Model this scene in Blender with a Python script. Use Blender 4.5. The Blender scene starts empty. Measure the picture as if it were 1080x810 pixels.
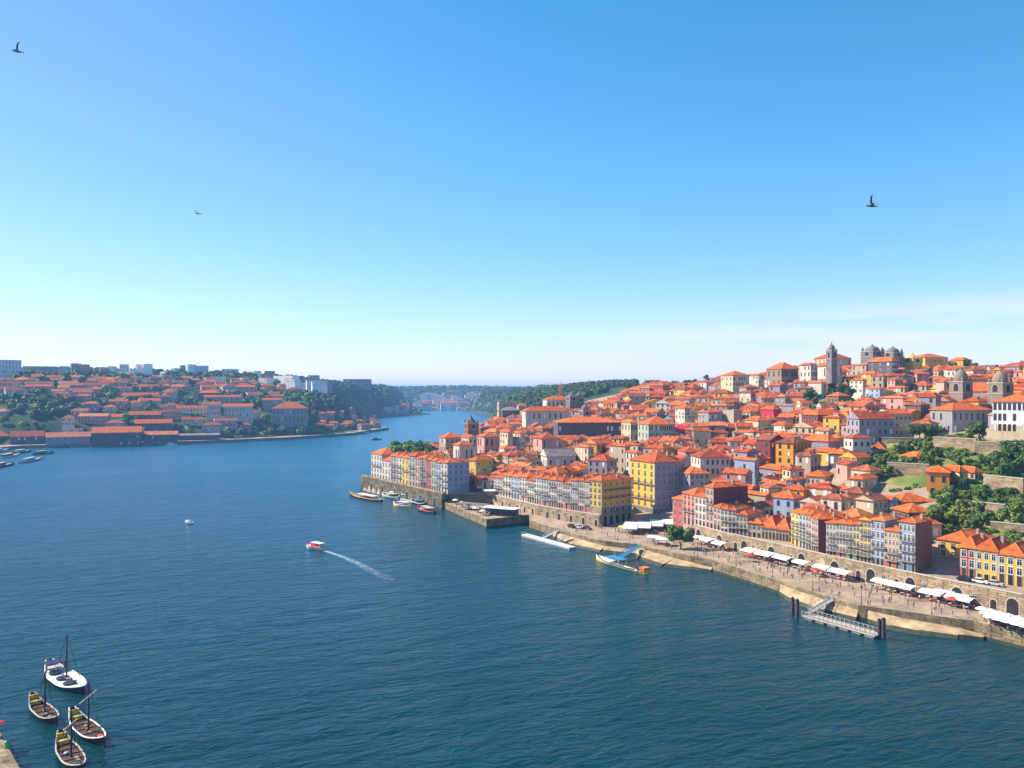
import bpy, math, random
import numpy as np
from mathutils import Vector, Matrix
from mathutils.bvhtree import BVHTree

random.seed(7)
rnd = random.Random(11)
R = math.radians
scene = bpy.context.scene
COL = scene.collection

# ------------------------------------------------------------------ camera
CAM_H = 62.0          # bridge deck above the river
F_PX = 870.0          # focal length in pixels of the 1080 px wide photograph
HOR = 413.0
cam_d = bpy.data.cameras.new('camera')
cam = bpy.data.objects.new('camera', cam_d)
COL.objects.link(cam)
cam.location = (0, 0, CAM_H)
cam.rotation_euler = (R(90), 0, 0)
cam_d.sensor_width = 36.0
cam_d.lens = 36.0 * F_PX / 1080.0
cam_d.shift_y = (HOR - 405.0) / 1080.0
cam_d.clip_start = 1.0
cam_d.clip_end = 60000.0
scene.camera = cam

# ------------------------------------------------------------------ sky and sun
SUN_EL = 40.0
SUN_VEC = Vector((-0.96, 0.28, 0)).normalized() * math.cos(R(SUN_EL)) + Vector((0, 0, math.sin(R(SUN_EL))))
world = bpy.data.worlds.new("World")
scene.world = world
world.use_nodes = True
nt = world.node_tree
nt.nodes.clear()
w_out = nt.nodes.new('ShaderNodeOutputWorld')
w_bg = nt.nodes.new('ShaderNodeBackground')
w_sky = nt.nodes.new('ShaderNodeTexSky')
w_sky.sky_type = 'NISHITA'
w_sky.sun_disc = False
w_sky.sun_elevation = R(SUN_EL)
w_sky.sun_rotation = math.atan2(SUN_VEC.x, SUN_VEC.y)
w_sky.altitude = 0
w_sky.air_density = 1.0
w_sky.dust_density = 0.15
w_sky.ozone_density = 2.0
w_hs = nt.nodes.new('ShaderNodeHueSaturation')
w_hs.inputs['Hue'].default_value = 0.5
w_hs.inputs['Saturation'].default_value = 1.02
w_hs.inputs['Value'].default_value = 1.04
nt.links.new(w_sky.outputs[0], w_hs.inputs['Color'])
# thin high cloud low in the sky, as a veil in the sky itself
w_geo = nt.nodes.new('ShaderNodeNewGeometry')
w_sep = nt.nodes.new('ShaderNodeSeparateXYZ')
w_map = nt.nodes.new('ShaderNodeMapping')
w_map.inputs['Scale'].default_value = (1.6, 1.6, 16.0)
w_map.inputs['Rotation'].default_value = (0, R(-4), 0)
w_noise = nt.nodes.new('ShaderNodeTexNoise')
w_noise.inputs['Scale'].default_value = 1.6
w_noise.inputs['Detail'].default_value = 3.0
w_noise.inputs['Roughness'].default_value = 0.6
w_ramp = nt.nodes.new('ShaderNodeValToRGB')
w_ramp.color_ramp.elements[0].position = 0.44
w_ramp.color_ramp.elements[0].color = (0, 0, 0, 1)
w_ramp.color_ramp.elements[1].position = 0.64
w_ramp.color_ramp.elements[1].color = (1, 1, 1, 1)
w_band = nt.nodes.new('ShaderNodeMapRange')      # only between 1.5 and 8 degrees up
w_band.inputs['From Min'].default_value = 0.108
w_band.inputs['From Max'].default_value = 0.07
w_side = nt.nodes.new('ShaderNodeMapRange')
w_side.inputs['From Min'].default_value = 0.02
w_side.inputs['From Max'].default_value = 0.42
w_side.inputs['To Max'].default_value = 0.8
w_m1 = nt.nodes.new('ShaderNodeMath'); w_m1.operation = 'MULTIPLY'
w_m2 = nt.nodes.new('ShaderNodeMath'); w_m2.operation = 'MULTIPLY'
w_mix = nt.nodes.new('ShaderNodeMixRGB')
w_mix.inputs['Color2'].default_value = (6.4, 6.0, 7.6, 1)
w_neg = nt.nodes.new('ShaderNodeVectorMath'); w_neg.operation = 'SCALE'; w_neg.inputs['Scale'].default_value = -1.0
nt.links.new(w_geo.outputs['Incoming'], w_neg.inputs[0])
nt.links.new(w_neg.outputs[0], w_sep.inputs[0])
nt.links.new(w_neg.outputs[0], w_map.inputs[0])
nt.links.new(w_map.outputs[0], w_noise.inputs['Vector'])
nt.links.new(w_noise.outputs['Fac'], w_ramp.inputs[0])
nt.links.new(w_sep.outputs['Z'], w_band.inputs['Value'])
nt.links.new(w_sep.outputs['X'], w_side.inputs['Value'])
nt.links.new(w_ramp.outputs[0], w_m1.inputs[0])
nt.links.new(w_band.outputs[0], w_m1.inputs[1])
nt.links.new(w_m1.outputs[0], w_m2.inputs[0])
nt.links.new(w_side.outputs[0], w_m2.inputs[1])
nt.links.new(w_m2.outputs[0], w_mix.inputs['Fac'])
w_tint = nt.nodes.new('ShaderNodeMixRGB'); w_tint.blend_type = 'MULTIPLY'; w_tint.inputs['Fac'].default_value = 1.0
w_tr = nt.nodes.new('ShaderNodeValToRGB')
w_tr.color_ramp.elements[0].position = 0.0; w_tr.color_ramp.elements[0].color = (1.0, 0.88, 1.34, 1)
w_tr.color_ramp.elements[1].position = 0.45; w_tr.color_ramp.elements[1].color = (0.30, 0.98, 1.16, 1)
e_ = w_tr.color_ramp.elements.new(0.16); e_.color = (0.62, 0.94, 1.24, 1)
nt.links.new(w_hs.outputs[0], w_tint.inputs['Color1']); nt.links.new(w_sep.outputs['Z'], w_tr.inputs[0]); 
w_lm = nt.nodes.new('ShaderNodeMapRange'); w_lm.interpolation_type = 'SMOOTHSTEP'
w_lm.inputs['From Min'].default_value = 0.15; w_lm.inputs['From Max'].default_value = -0.62; w_lm.inputs['To Max'].default_value = 0.75
w_lx = nt.nodes.new('ShaderNodeMixRGB'); w_lx.inputs['Color2'].default_value = (0.75, 0.81, 1.15, 1)
nt.links.new(w_sep.outputs['X'], w_lm.inputs['Value']); nt.links.new(w_lm.outputs[0], w_lx.inputs['Fac'])
nt.links.new(w_tr.outputs[0], w_lx.inputs['Color1']); nt.links.new(w_lx.outputs[0], w_tint.inputs['Color2'])
nt.links.new(w_tint.outputs[0], w_mix.inputs['Color1'])
nt.links.new(w_mix.outputs[0], w_bg.inputs['Color'])
w_bg.inputs['Strength'].default_value = 0.086
nt.links.new(w_bg.outputs[0], w_out.inputs['Surface'])

sun_d = bpy.data.lights.new('sun', 'SUN')
sun_d.energy = 5.0
sun_d.angle = R(0.53)
sun_d.color = (1.0, 0.89, 0.74)
sun = bpy.data.objects.new('sun', sun_d)
COL.objects.link(sun)
sun.location = (-300, 100, 400)
sun.rotation_euler = (-SUN_VEC).to_track_quat('-Z', 'Y').to_euler()

scene.view_settings.view_transform = 'Standard'
scene.view_settings.look = 'None'
scene.view_settings.exposure = 1.0
scene.view_settings.gamma = 1.0
scene.view_settings.use_curve_mapping = False
scene.cycles.use_denoising = True
scene.cycles.max_bounces = 5
scene.cycles.volume_bounces = 1
scene.cycles.transparent_max_bounces = 8

# ------------------------------------------------------------------ picture <-> place
def at(px, py, z=0.0):
    """place at height z seen at pixel (px, py)"""
    d = (CAM_H - z) * F_PX / (py - HOR)
    return Vector(((px - 540.0) / F_PX * d, d, z))
def atd(px, py, d):
    return Vector(((px - 540.0) / F_PX * d, d, CAM_H - (py - HOR) * d / F_PX))
def pix(x, y, z):
    return 540 + F_PX * x / y, HOR - (z - CAM_H) * F_PX / y

# ------------------------------------------------------------------ tags
def tag(o, label=None, cat=None, group=None, kind=None):
    if label: o['label'] = label
    if cat: o['category'] = cat
    if group: o['group'] = group
    if kind: o['kind'] = kind
    return o
def empty(name, loc, rz=0.0):
    o = bpy.data.objects.new(name, None)
    COL.objects.link(o)
    o.empty_display_size = 0.5
    o.location = loc
    o.rotation_euler = (0, 0, rz)
    return o
def place(name, me, loc=(0, 0, 0), rz=0.0, parent=None, scale=None):
    o = bpy.data.objects.new(name, me)
    COL.objects.link(o)
    o.parent = parent
    o.location = loc
    o.rotation_euler = (0, 0, rz)
    if scale: o.scale = scale
    return o
def copy_tree(o, parent=None):
    c = o.copy(); COL.objects.link(c); c.parent = parent
    for ch in list(o.children):
        copy_tree(ch, c)
    return c

# ------------------------------------------------------------------ materials
def mat(name, col, rough=0.8, vary=0.12, scale=0.6, bump=0.0, bscale=3.0, metal=0.0, col2=None, pervar=0.0, spec=0.3, streak=False, course=None):
    m = bpy.data.materials.new(name)
    m.use_nodes = True
    t = m.node_tree
    b = t.nodes['Principled BSDF']
    b.inputs['Roughness'].default_value = rough
    b.inputs['Metallic'].default_value = metal
    b.inputs['Specular IOR Level'].default_value = spec
    tc = t.nodes.new('ShaderNodeTexCoord')
    n = t.nodes.new('ShaderNodeTexNoise')
    n.inputs['Scale'].default_value = scale
    n.inputs['Detail'].default_value = 6
    n.inputs['Roughness'].default_value = 0.65
    src = tc.outputs['Object']
    if streak:
        mp = t.nodes.new('ShaderNodeMapping')
        mp.inputs['Scale'].default_value = (1.6, 1.6, 0.35)
        t.links.new(src, mp.inputs[0]); src = mp.outputs[0]
    t.links.new(src, n.inputs['Vector'])
    rp = t.nodes.new('ShaderNodeValToRGB')
    rp.color_ramp.elements[0].position = 0.3
    rp.color_ramp.elements[1].position = 0.7
    c1 = [max(0, c * (1 - vary * 1.6)) for c in col]
    c2 = [min(1, c * (1 + vary)) for c in col] if col2 is None else list(col2)
    rp.color_ramp.elements[0].color = (*c1, 1)
    rp.color_ramp.elements[1].color = (*c2, 1)
    t.links.new(n.outputs['Fac'], rp.inputs[0])
    out = rp.outputs[0]
    if course:      # squared blocks with their joints, laid in courses whichever way the wall runs
        s2 = t.nodes.new('ShaderNodeSeparateXYZ'); t.links.new(tc.outputs['Object'], s2.inputs[0])
        a2 = t.nodes.new('ShaderNodeMath'); t.links.new(s2.outputs['X'], a2.inputs[0]); t.links.new(s2.outputs['Y'], a2.inputs[1])
        c3 = t.nodes.new('ShaderNodeCombineXYZ'); t.links.new(a2.outputs[0], c3.inputs['X']); t.links.new(s2.outputs['Z'], c3.inputs['Y'])
        bt = t.nodes.new('ShaderNodeTexBrick'); t.links.new(c3.outputs[0], bt.inputs['Vector'])
        bt.inputs['Scale'].default_value = 1.0; bt.inputs['Brick Width'].default_value = course*2.2; bt.inputs['Row Height'].default_value = course; bt.inputs['Mortar Size'].default_value = 0.07
        bt.inputs['Color1'].default_value = (1, 1, 1, 1); bt.inputs['Color2'].default_value = (0.62, 0.6, 0.57, 1); bt.inputs['Mortar'].default_value = (0.35, 0.33, 0.3, 1)
        mm_ = t.nodes.new('ShaderNodeMixRGB'); mm_.blend_type = 'MULTIPLY'; mm_.inputs['Fac'].default_value = 0.85
        t.links.new(out, mm_.inputs['Color1']); t.links.new(bt.outputs['Color'], mm_.inputs['Color2']); out = mm_.outputs[0]
    if pervar:
        oi = t.nodes.new('ShaderNodeObjectInfo')
        hs = t.nodes.new('ShaderNodeHueSaturation')
        mr = t.nodes.new('ShaderNodeMapRange')
        mr.inputs['To Min'].default_value = 1 - pervar
        mr.inputs['To Max'].default_value = 1 + pervar * 0.7
        t.links.new(oi.outputs['Random'], mr.inputs['Value'])
        t.links.new(mr.outputs[0], hs.inputs['Value'])
        t.links.new(out, hs.inputs['Color'])
        out = hs.outputs[0]
    t.links.new(out, b.inputs['Base Color'])
    if bump:
        n2 = t.nodes.new('ShaderNodeTexNoise')
        n2.inputs['Scale'].default_value = bscale
        n2.inputs['Detail'].default_value = 4
        t.links.new(tc.outputs['Object'], n2.inputs['Vector'])
        bp = t.nodes.new('ShaderNodeBump')
        bp.inputs['Strength'].default_value = bump
        bp.inputs['Distance'].default_value = 0.2
        t.links.new(n2.outputs['Fac'], bp.inputs['Height'])
        t.links.new(bp.outputs[0], b.inputs['Normal'])
    return m

WALLC = {
 'white': (0.66, 0.60, 0.50), 'cream': (0.64, 0.52, 0.32), 'yellow': (0.78, 0.52, 0.07), 'ochre': (0.78, 0.36, 0.03),
 'grey': (0.36, 0.34, 0.34), 'pink': (0.60, 0.32, 0.26), 'red': (0.50, 0.07, 0.07), 'blue': (0.33, 0.42, 0.54),
 'tan': (0.47, 0.37, 0.26), 'brown': (0.24, 0.12, 0.07), 'green': (0.40, 0.47, 0.36), 'orange': (0.80, 0.30, 0.03),
 'stone': (0.30, 0.235, 0.17), 'lilac': (0.33, 0.30, 0.36), 'dark': (0.13, 0.11, 0.12), 'magenta': (0.62, 0.03, 0.08),
 'maroon': (0.20, 0.05, 0.05),
}
M = {}
for k, c in WALLC.items():
    c = tuple(v_*0.80 for v_ in c)
    M['w_' + k] = mat('plaster_' + k, c, 0.85, 0.13, 0.5, pervar=0.08, streak=True)
M['roof'] = mat('clay_tiles', (0.50, 0.070, 0.012), 0.85, 0.33, 0.55, 0.6, 2.2, col2=(0.72, 0.160, 0.024), pervar=0.25)
M['roof_old'] = mat('old_clay_tiles', (0.30, 0.045, 0.016), 0.9, 0.35, 0.45, 0.6, 2.2, col2=(0.54, 0.095, 0.022), pervar=0.25)
M['roof_pale'] = mat('pale_clay_tiles', (0.54, 0.14, 0.04), 0.9, 0.25, 0.45, 0.6, 2.2, col2=(0.66, 0.22, 0.07), pervar=0.2)
M['roof_brown'] = mat('brown_clay_tiles', (0.22, 0.065, 0.035), 0.9, 0.35, 0.5, 0.6, 2.2, col2=(0.42, 0.12, 0.05), pervar=0.3)
M['roof_grey'] = mat('grey_roofing', (0.22, 0.19, 0.18), 0.9, 0.3, 0.4, pervar=0.2)
M['roof_red'] = mat('red_metal_roofing', (0.70, 0.03, 0.05), 0.5, 0.08, 0.4)
ROOFW = {'roof': 'orange', 'roof_old': 'weathered red', 'roof_pale': 'pale terracotta', 'roof_grey': 'grey', 'roof_brown': 'brown', 'roof_red': 'bright red'}
M['ridge'] = mat('ridge_tiles', (0.62, 0.19, 0.06), 0.9, 0.2, 1.5)
M['stone'] = mat('granite', (0.42, 0.31, 0.19), 0.9, 0.3, 0.35, 0.5, 1.5, course=0.7)
M['granite_dark'] = mat('dark_granite', (0.20, 0.17, 0.16), 0.9, 0.3, 0.35, 0.5, 1.5)
M['trim'] = mat('stone_trim', (0.44, 0.39, 0.32), 0.85, 0.12, 1.0)
M['whitepaint'] = mat('white_paint', (0.70, 0.68, 0.64), 0.6, 0.05, 1.0)
M['glass'] = mat('window_glass', (0.03, 0.035, 0.045), 0.12, 0.2, 0.5, spec=0.6)
M['dark'] = mat('dark_void', (0.025, 0.022, 0.022), 0.9, 0.2, 0.5)
M['iron'] = mat('dark_iron', (0.05, 0.055, 0.06), 0.6, 0.2, 1.0)
M['paving'] = mat('granite_paving', (0.33, 0.245, 0.17), 0.9, 0.30, 0.16, 0.3, 2.0)
M['street'] = mat('street_setts', (0.32, 0.24, 0.17), 0.9, 0.2, 0.15)
M['quaywall'] = mat('quay_granite', (0.20, 0.16, 0.10), 0.9, 0.4, 0.35, 0.8, 0.8, col2=(0.40, 0.31, 0.18), course=0.8)
M['slime'] = mat('weedy_stone', (0.045, 0.05, 0.025), 0.7, 0.4, 0.5)
M['sand'] = mat('slipway_stone', (0.40, 0.29, 0.16), 0.9, 0.35, 0.25, 0.3, 2.0)
M['stained_shaded'] = mat('stained_shaded_river_wall', (0.085, 0.085, 0.045), 0.9, 0.4, 0.25, 0.8, 0.8, col2=(0.28, 0.23, 0.13), course=0.8)  # green stain, with the wall's shadowy darkness put into the colour
M['canvas'] = mat('white_canvas', (0.70, 0.66, 0.60), 0.8, 0.06, 0.3)
M['wood'] = mat('dark_wood', (0.055, 0.028, 0.018), 0.7, 0.3, 1.0)
M['woodpale'] = mat('pale_wood', (0.38, 0.29, 0.2), 0.8, 0.2, 1.0)
M['black'] = mat('black_paint', (0.02, 0.02, 0.025), 0.4, 0.2, 1.0)
M['yellowpaint'] = mat('yellow_paint', (0.85, 0.52, 0.02), 0.5, 0.1, 1.0)
M['redpaint'] = mat('red_paint', (0.65, 0.06, 0.04), 0.5, 0.1, 1.0)
M['orangepaint'] = mat('orange_paint', (0.75, 0.20, 0.04), 0.5, 0.1, 1.0)
M['bluepaint'] = mat('blue_paint', (0.04, 0.22, 0.42), 0.5, 0.1, 1.0)
M['greenpaint'] = mat('green_paint', (0.05, 0.45, 0.10), 0.5, 0.1, 1.0)
M['limepaint'] = mat('lime_canvas', (0.55, 0.75, 0.05), 0.6, 0.1, 1.0)
M['greypaint'] = mat('grey_paint', (0.4, 0.42, 0.44), 0.5, 0.1, 1.0)
M['rust'] = mat('rusty_pile', (0.07, 0.05, 0.06), 0.8, 0.3, 1.0)
M['skin'] = mat('skin', (0.52, 0.30, 0.20), 0.6, 0.05, 1.0)
M['hair'] = mat('hair', (0.05, 0.03, 0.02), 0.7, 0.2, 1.0)
M['bark'] = mat('bark', (0.11, 0.075, 0.05), 0.9, 0.3, 2.0)

def foliage_mat(name, c1, c2, scale=0.55):
    m = mat(name, c1, 0.75, 0.1, scale, col2=c2, pervar=0.2, spec=0.2)
    b = m.node_tree.nodes['Principled BSDF']
    return m
M['leaf'] = foliage_mat('green_leaves', (0.05, 0.115, 0.015), (0.13, 0.21, 0.03))
M['leaf_dark'] = foliage_mat('dark_leaves', (0.025, 0.07, 0.016), (0.07, 0.13, 0.025))
M['leaf_light'] = foliage_mat('light_leaves', (0.13, 0.19, 0.02), (0.25, 0.29, 0.05))

# terrain material: grass, scrub and bare earth
def ground_mat(name, a, b_, c, s=0.02):
    m = bpy.data.materials.new(name); m.use_nodes = True
    t = m.node_tree; bs = t.nodes['Principled BSDF']; bs.inputs['Roughness'].default_value = 0.95
    bs.inputs['Specular IOR Level'].default_value = 0.1
    tc = t.nodes.new('ShaderNodeTexCoord')
    n = t.nodes.new('ShaderNodeTexNoise'); n.inputs['Scale'].default_value = s; n.inputs['Detail'].default_value = 10; n.inputs['Roughness'].default_value = 0.7
    t.links.new(tc.outputs['Object'], n.inputs['Vector'])
    rp = t.nodes.new('ShaderNodeValToRGB')
    rp.color_ramp.elements[0].position = 0.40; rp.color_ramp.elements[0].color = (*a, 1)
    rp.color_ramp.elements[1].position = 0.62; rp.color_ramp.elements[1].color = (*c, 1)
    e = rp.color_ramp.elements.new(0.52); e.color = (*b_, 1)
    t.links.new(n.outputs['Fac'], rp.inputs[0]); t.links.new(rp.outputs[0], bs.inputs['Base Color'])
    return m
M['hill'] = ground_mat('hill_ground', (0.07, 0.12, 0.02), (0.16, 0.19, 0.05), (0.36, 0.27, 0.15), 0.03)
M['gaia'] = ground_mat('gaia_ground', (0.02, 0.05, 0.018), (0.035, 0.07, 0.022), (0.10, 0.09, 0.05), 0.02)
M['farland'] = ground_mat('far_ground', (0.03, 0.06, 0.03), (0.05, 0.08, 0.04), (0.11, 0.11, 0.08), 0.004)

# ------------------------------------------------------------------ mesh builder
class MB:
    def __init__(self):
        self.v = []; self.f = []; self.mi = []; self.mats = []
    def m(self, mt):
        if mt not in self.mats: self.mats.append(mt)
        return self.mats.index(mt)
    def face(self, pts, mt):
        n = len(self.v)
        self.v.extend([tuple(p) for p in pts])
        self.f.append(tuple(range(n, n + len(pts)))); self.mi.append(self.m(mt))
    def faces(self, pts, fs, mt):
        n = len(self.v); k = self.m(mt)
        self.v.extend([tuple(p) for p in pts])
        for f in fs:
            self.f.append(tuple(n + i for i in f)); self.mi.append(k)
    def box(self, x0, x1, y0, y1, z0, z1, mt, bottom=True):
        p = [(x0,y0,z0),(x1,y0,z0),(x1,y1,z0),(x0,y1,z0),(x0,y0,z1),(x1,y0,z1),(x1,y1,z1),(x0,y1,z1)]
        fs = [(0,1,5,4),(1,2,6,5),(2,3,7,6),(3,0,4,7),(4,5,6,7)]
        if bottom: fs.append((3,2,1,0))
        self.faces(p, fs, mt)
    def rbox(self, c, sx, sy, z0, z1, rz, mt):
        co, si = math.cos(rz), math.sin(rz)
        q = []
        for (a, b) in ((-1,-1),(1,-1),(1,1),(-1,1)):
            x = a * sx / 2; y = b * sy / 2
            q.append((c[0] + x * co - y * si, c[1] + x * si + y * co))
        self.prism(q, z0, z1, mt)
    def prism(self, poly, z0, z1, mt, side=None):
        n = len(poly)
        a = sum(poly[i][0] * poly[(i+1) % n][1] - poly[(i+1) % n][0] * poly[i][1] for i in range(n))
        if a < 0: poly = list(reversed(poly))
        self.face([(p[0], p[1], z1) for p in poly], mt)
        self.face([(p[0], p[1], z0) for p in reversed(poly)], mt)
        for i in range(n):
            p, q = poly[i], poly[(i+1) % n]
            self.face([(p[0],p[1],z0),(q[0],q[1],z0),(q[0],q[1],z1),(p[0],p[1],z1)], side or mt)
    def tube(self, p0, p1, r0, r1, mt, n=8, cap=True):
        p0 = Vector(p0); p1 = Vector(p1); d = (p1 - p0)
        if d.length < 1e-6: return
        d.normalize()
        u = d.orthogonal().normalized(); w = d.cross(u)
        pts = []
        for (p, r) in ((p0, r0), (p1, r1)):
            for i in range(n):
                a = 2 * math.pi * i / n
                pts.append(p + u * (r * math.cos(a)) + w * (r * math.sin(a)))
        fs = [(i, (i+1) % n, n + (i+1) % n, n + i) for i in range(n)]
        if cap: fs += [tuple(range(n, 2*n)), tuple(reversed(range(n)))]
        self.faces(pts, fs, mt)
    def lathe(self, c, prof, mt, n=16):
        pts = []
        for (r, z) in prof:
            for i in range(n):
                a = 2 * math.pi * i / n
                pts.append((c[0] + r * math.cos(a), c[1] + r * math.sin(a), c[2] + z))
        fs = []
        for k in range(len(prof) - 1):
            for i in range(n):
                fs.append((k*n+i, k*n+(i+1) % n, (k+1)*n+(i+1) % n, (k+1)*n+i))
        fs.append(tuple((len(prof)-1)*n + i for i in range(n)))
        self.faces(pts, fs, mt)
    def add(self, other, loc=(0,0,0), rz=0.0):
        co, si = math.cos(rz), math.sin(rz); n = len(self.v)
        mp = [self.m(x) for x in other.mats]
        for (x, y, z) in other.v:
            self.v.append((x*co - y*si + loc[0], x*si + y*co + loc[1], z + loc[2]))
        for f, k in zip(other.f, other.mi):
            self.f.append(tuple(n + i for i in f)); self.mi.append(mp[k])
    def mesh(self, name, smooth=False):
        me = bpy.data.meshes.new(name)
        me.from_pydata(self.v, [], self.f)
        for x in self.mats: me.materials.append(x)
        me.polygons.foreach_set('material_index', self.mi)
        if smooth: me.polygons.foreach_set('use_smooth', [True] * len(self.f))
        me.update()
        return me
    def build(self, name, parent=None, loc=(0,0,0), rz=0.0, smooth=False):
        return place(name, self.mesh(name, smooth), loc, rz, parent)
# ------------------------------------------------------------------ the lie of the land
def rbf(points, smooth=0.02, k=200.0):
    P = np.array([(p[0], p[1]) for p in points]) / k
    z = np.array([p[2] for p in points])
    def phi(r): return np.where(r > 1e-9, r * r * np.log(np.maximum(r, 1e-9)), 0.0)
    D = np.sqrt(((P[:, None, :] - P[None, :, :]) ** 2).sum(-1))
    n = len(P)
    A = np.zeros((n + 3, n + 3))
    A[:n, :n] = phi(D) + np.eye(n) * smooth
    A[:n, n] = 1; A[:n, n+1:] = P; A[n, :n] = 1; A[n+1:, :n] = P.T
    w = np.linalg.solve(A, np.concatenate([z, [0, 0, 0]]))
    def f(x, y):
        x = np.asarray(x, float); y = np.asarray(y, float)
        X = np.stack([x.ravel(), y.ravel()], 1) / k
        out = np.zeros(len(X))
        for s in range(0, len(X), 20000):
            d = np.sqrt(((X[s:s+20000, None, :] - P[None]) ** 2).sum(-1))
            out[s:s+20000] = phi(d) @ w[:n] + w[n] + X[s:s+20000] @ w[n+1:]
        return out.reshape(x.shape)
    return f
_pc = [(1075,585,245),(1060,545,270),(1060,510,310),(1060,484,332),(1060,467,350),(1060,440,400),(1060,415,480),(1060,400,560),(1060,392,650),
 (1010,560,262),(1010,525,300),(1010,490,330),(1010,463,370),(1010,425,440),(1010,400,540),(1010,390,640),
 (960,570,262),(950,530,300),(960,500,330),(960,480,350),(960,462,390),(960,440,440),(960,415,520),(960,397,600),(960,390,680),
 (900,560,283),(900,530,310),(900,500,350),(900,470,400),(900,445,450),(900,420,530),(900,403,600),(900,392,680),
 (840,545,315),(840,510,350),(840,480,400),(840,450,470),(840,422,580),(840,409,615),(840,398,700),
 (780,538,345),(780,507,385),(780,478,440),(780,453,510),(780,433,590),(780,416,680),(780,406,780),
 (720,522,395),(720,495,440),(720,470,500),(720,445,600),(720,425,700),(720,412,800),
 (660,527,400),(660,495,450),(660,468,540),(660,447,640),(660,430,740),(660,414,900),
 (600,517,410),(600,499,440),(600,470,560),(600,450,650),(600,435,750),(600,424,950),(600,410,1300),
 (550,507,450),(550,480,540),(550,460,650),(550,446,800),(550,434,1000),(550,418,1500),
 (500,508,480),(500,488,560),(505,472,680),(520,458,850),(530,446,1000),(535,430,1500),
 (430,497,545),(412,493,565),(440,485,600),(470,470,800),(560,413,2000),(640,411,1500),(660,412,1100),(760,409,1000),(900,399,900),(1060,396,900),
 (1060,395,1500),(800,409,1500),(560,413,2600),(760,412,2400)]
porto_rbf = rbf([tuple(atd(*p)) for p in _pc])
_gc = [(100,452,960),(100,440,1000),(100,427,1060),(100,412,1160),(50,400,1250),(100,397,1400),(0,432,1000),(0,412,1120),(0,400,1250),(0,395,1500),
 (200,448,1040),(200,438,1080),(200,424,1160),(200,410,1280),(200,400,1420),(300,447,1130),(300,430,1220),(300,415,1330),(300,405,1480),
 (360,440,1240),(370,425,1370),(370,409,1560),(420,425,2200),(410,411,2100),(380,410,1900),(430,420,2350),(300,403,2000),(100,396,2000),(-100,396,1500),(-100,440,1050),(-60,450,980),(200,401,2600),(400,408,2600)]
gaia_rbf = rbf([tuple(atd(*p)) for p in _gc])

# right bank: line of the first houses, x as a function of y
_fy = [150, 226, 239, 243, 266, 271, 295, 312, 337, 352, 358, 385, 428, 434, 520, 600, 800, 1000, 1500, 2100, 2650]
_fx = [175, 140, 129.5, 119, 101, 100.4, 98.9, 79.7, 70, 68, 38, 13.5, -10, -33, -90, -84, -60, -45, -34, -46, -150]
_by = [150, 337, 345, 400, 430, 520, 620, 3000]
_bz = [8.5, 8.5, 4.3, 4.3, 8.5, 8.5, 3.0, 3.0]
def smooth(t):
    t = np.clip(t, 0, 1); return t * t * (3 - 2 * t)
def porto_z(x, y):
    x = np.asarray(x, float); y = np.asarray(y, float)
    fx = np.interp(y, _fy, _fx); s = (x - fx) * 0.88
    b = np.interp(y, _by, _bz)
    z = b + (np.maximum(porto_rbf(x, y), b) - b) * smooth((s - 2) / 26.0)
    zl = b - 0.15 + (-5 - b) * smooth((-s - 0.5) / 5.0)
    return np.where(s > 0, z - 0.15, zl)
_gy = [100, 125, 150, 250, 400, 690, 860, 885, 905, 925, 946, 999, 1058, 1172, 1348, 1365, 1450, 1926, 2247, 2300, 2650]
_gx = [-58, -74, -97, -190, -300, -480, -610, -575, -520, -455, -426, -358, -294, -231, -206, -290, -340, -315, -222, -330, -300]
def gaia_z(x, y):
    x = np.asarray(x, float); y = np.asarray(y, float)
    gx = np.interp(y, _gy, _gx); s = (gx - x)
    z = 3.0 + (np.maximum(gaia_rbf(x, y), 3) - 3) * smooth((s - 15 - 45*smooth((-470 - x)/50.0)*(y < 960)) / 70.0)
    zl = 3.0 - 8 * smooth((-s) / 6.0)
    return np.where(s > 0, z, zl)
def gz(x, y): return float(porto_z(np.array([x]), np.array([y]))[0])
def ggz(x, y): return float(gaia_z(np.array([x]), np.array([y]))[0])

def grid_mesh(name, xs, ys, zf, material, label, more=(), pick=None):
    X, Y = np.meshgrid(xs, ys); Z = zf(X, Y)
    nx, ny = len(xs), len(ys)
    v = np.stack([X.ravel(), Y.ravel(), Z.ravel()], 1)
    i = np.arange((nx-1)*(ny-1)); r = i // (nx-1); c = i % (nx-1); a = r*nx + c
    f = np.stack([a, a+1, a+nx+1, a+nx], 1)
    # leave out cells that lie wholly under the river bed
    zz = Z.ravel(); keep = (zz[f].max(1) > -4.9)
    f = f[keep]
    me = bpy.data.meshes.new(name); me.from_pydata(v.tolist(), [], f.tolist())
    me.materials.append(material)
    for x_ in more: me.materials.append(x_)
    if pick: me.polygons.foreach_set('material_index', [pick(*v[q].mean(0)[:2]) for q in f])
    me.polygons.foreach_set('use_smooth', [True]*len(f)); me.update()
    o = place(name, me); tag(o, label, None, None, 'structure'); return o
def in_poly(x, y, poly):
    c = False; n = len(poly)
    for i in range(n):
        (x0, y0), (x1, y1) = poly[i], poly[(i+1) % n]
        if (y0 > y) != (y1 > y) and x < (x1-x0)*(y-y0)/(y1-y0)+x0: c = not c
    return c
def _a2(px, py, d): v = atd(px, py, d); return (v.x, v.y)
GREEN = [_a2(905,492,345), _a2(940,512,315), _a2(982,516,312), _a2(984,545,280), _a2(990,562,262), (175,228), (300,226), (300,345), _a2(1060,462,352), _a2(1010,462,380), _a2(930,462,390)]
WOOD2 = [_a2(850,430,480), _a2(925,430,480), _a2(925,412,560), _a2(850,412,560)]
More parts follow.
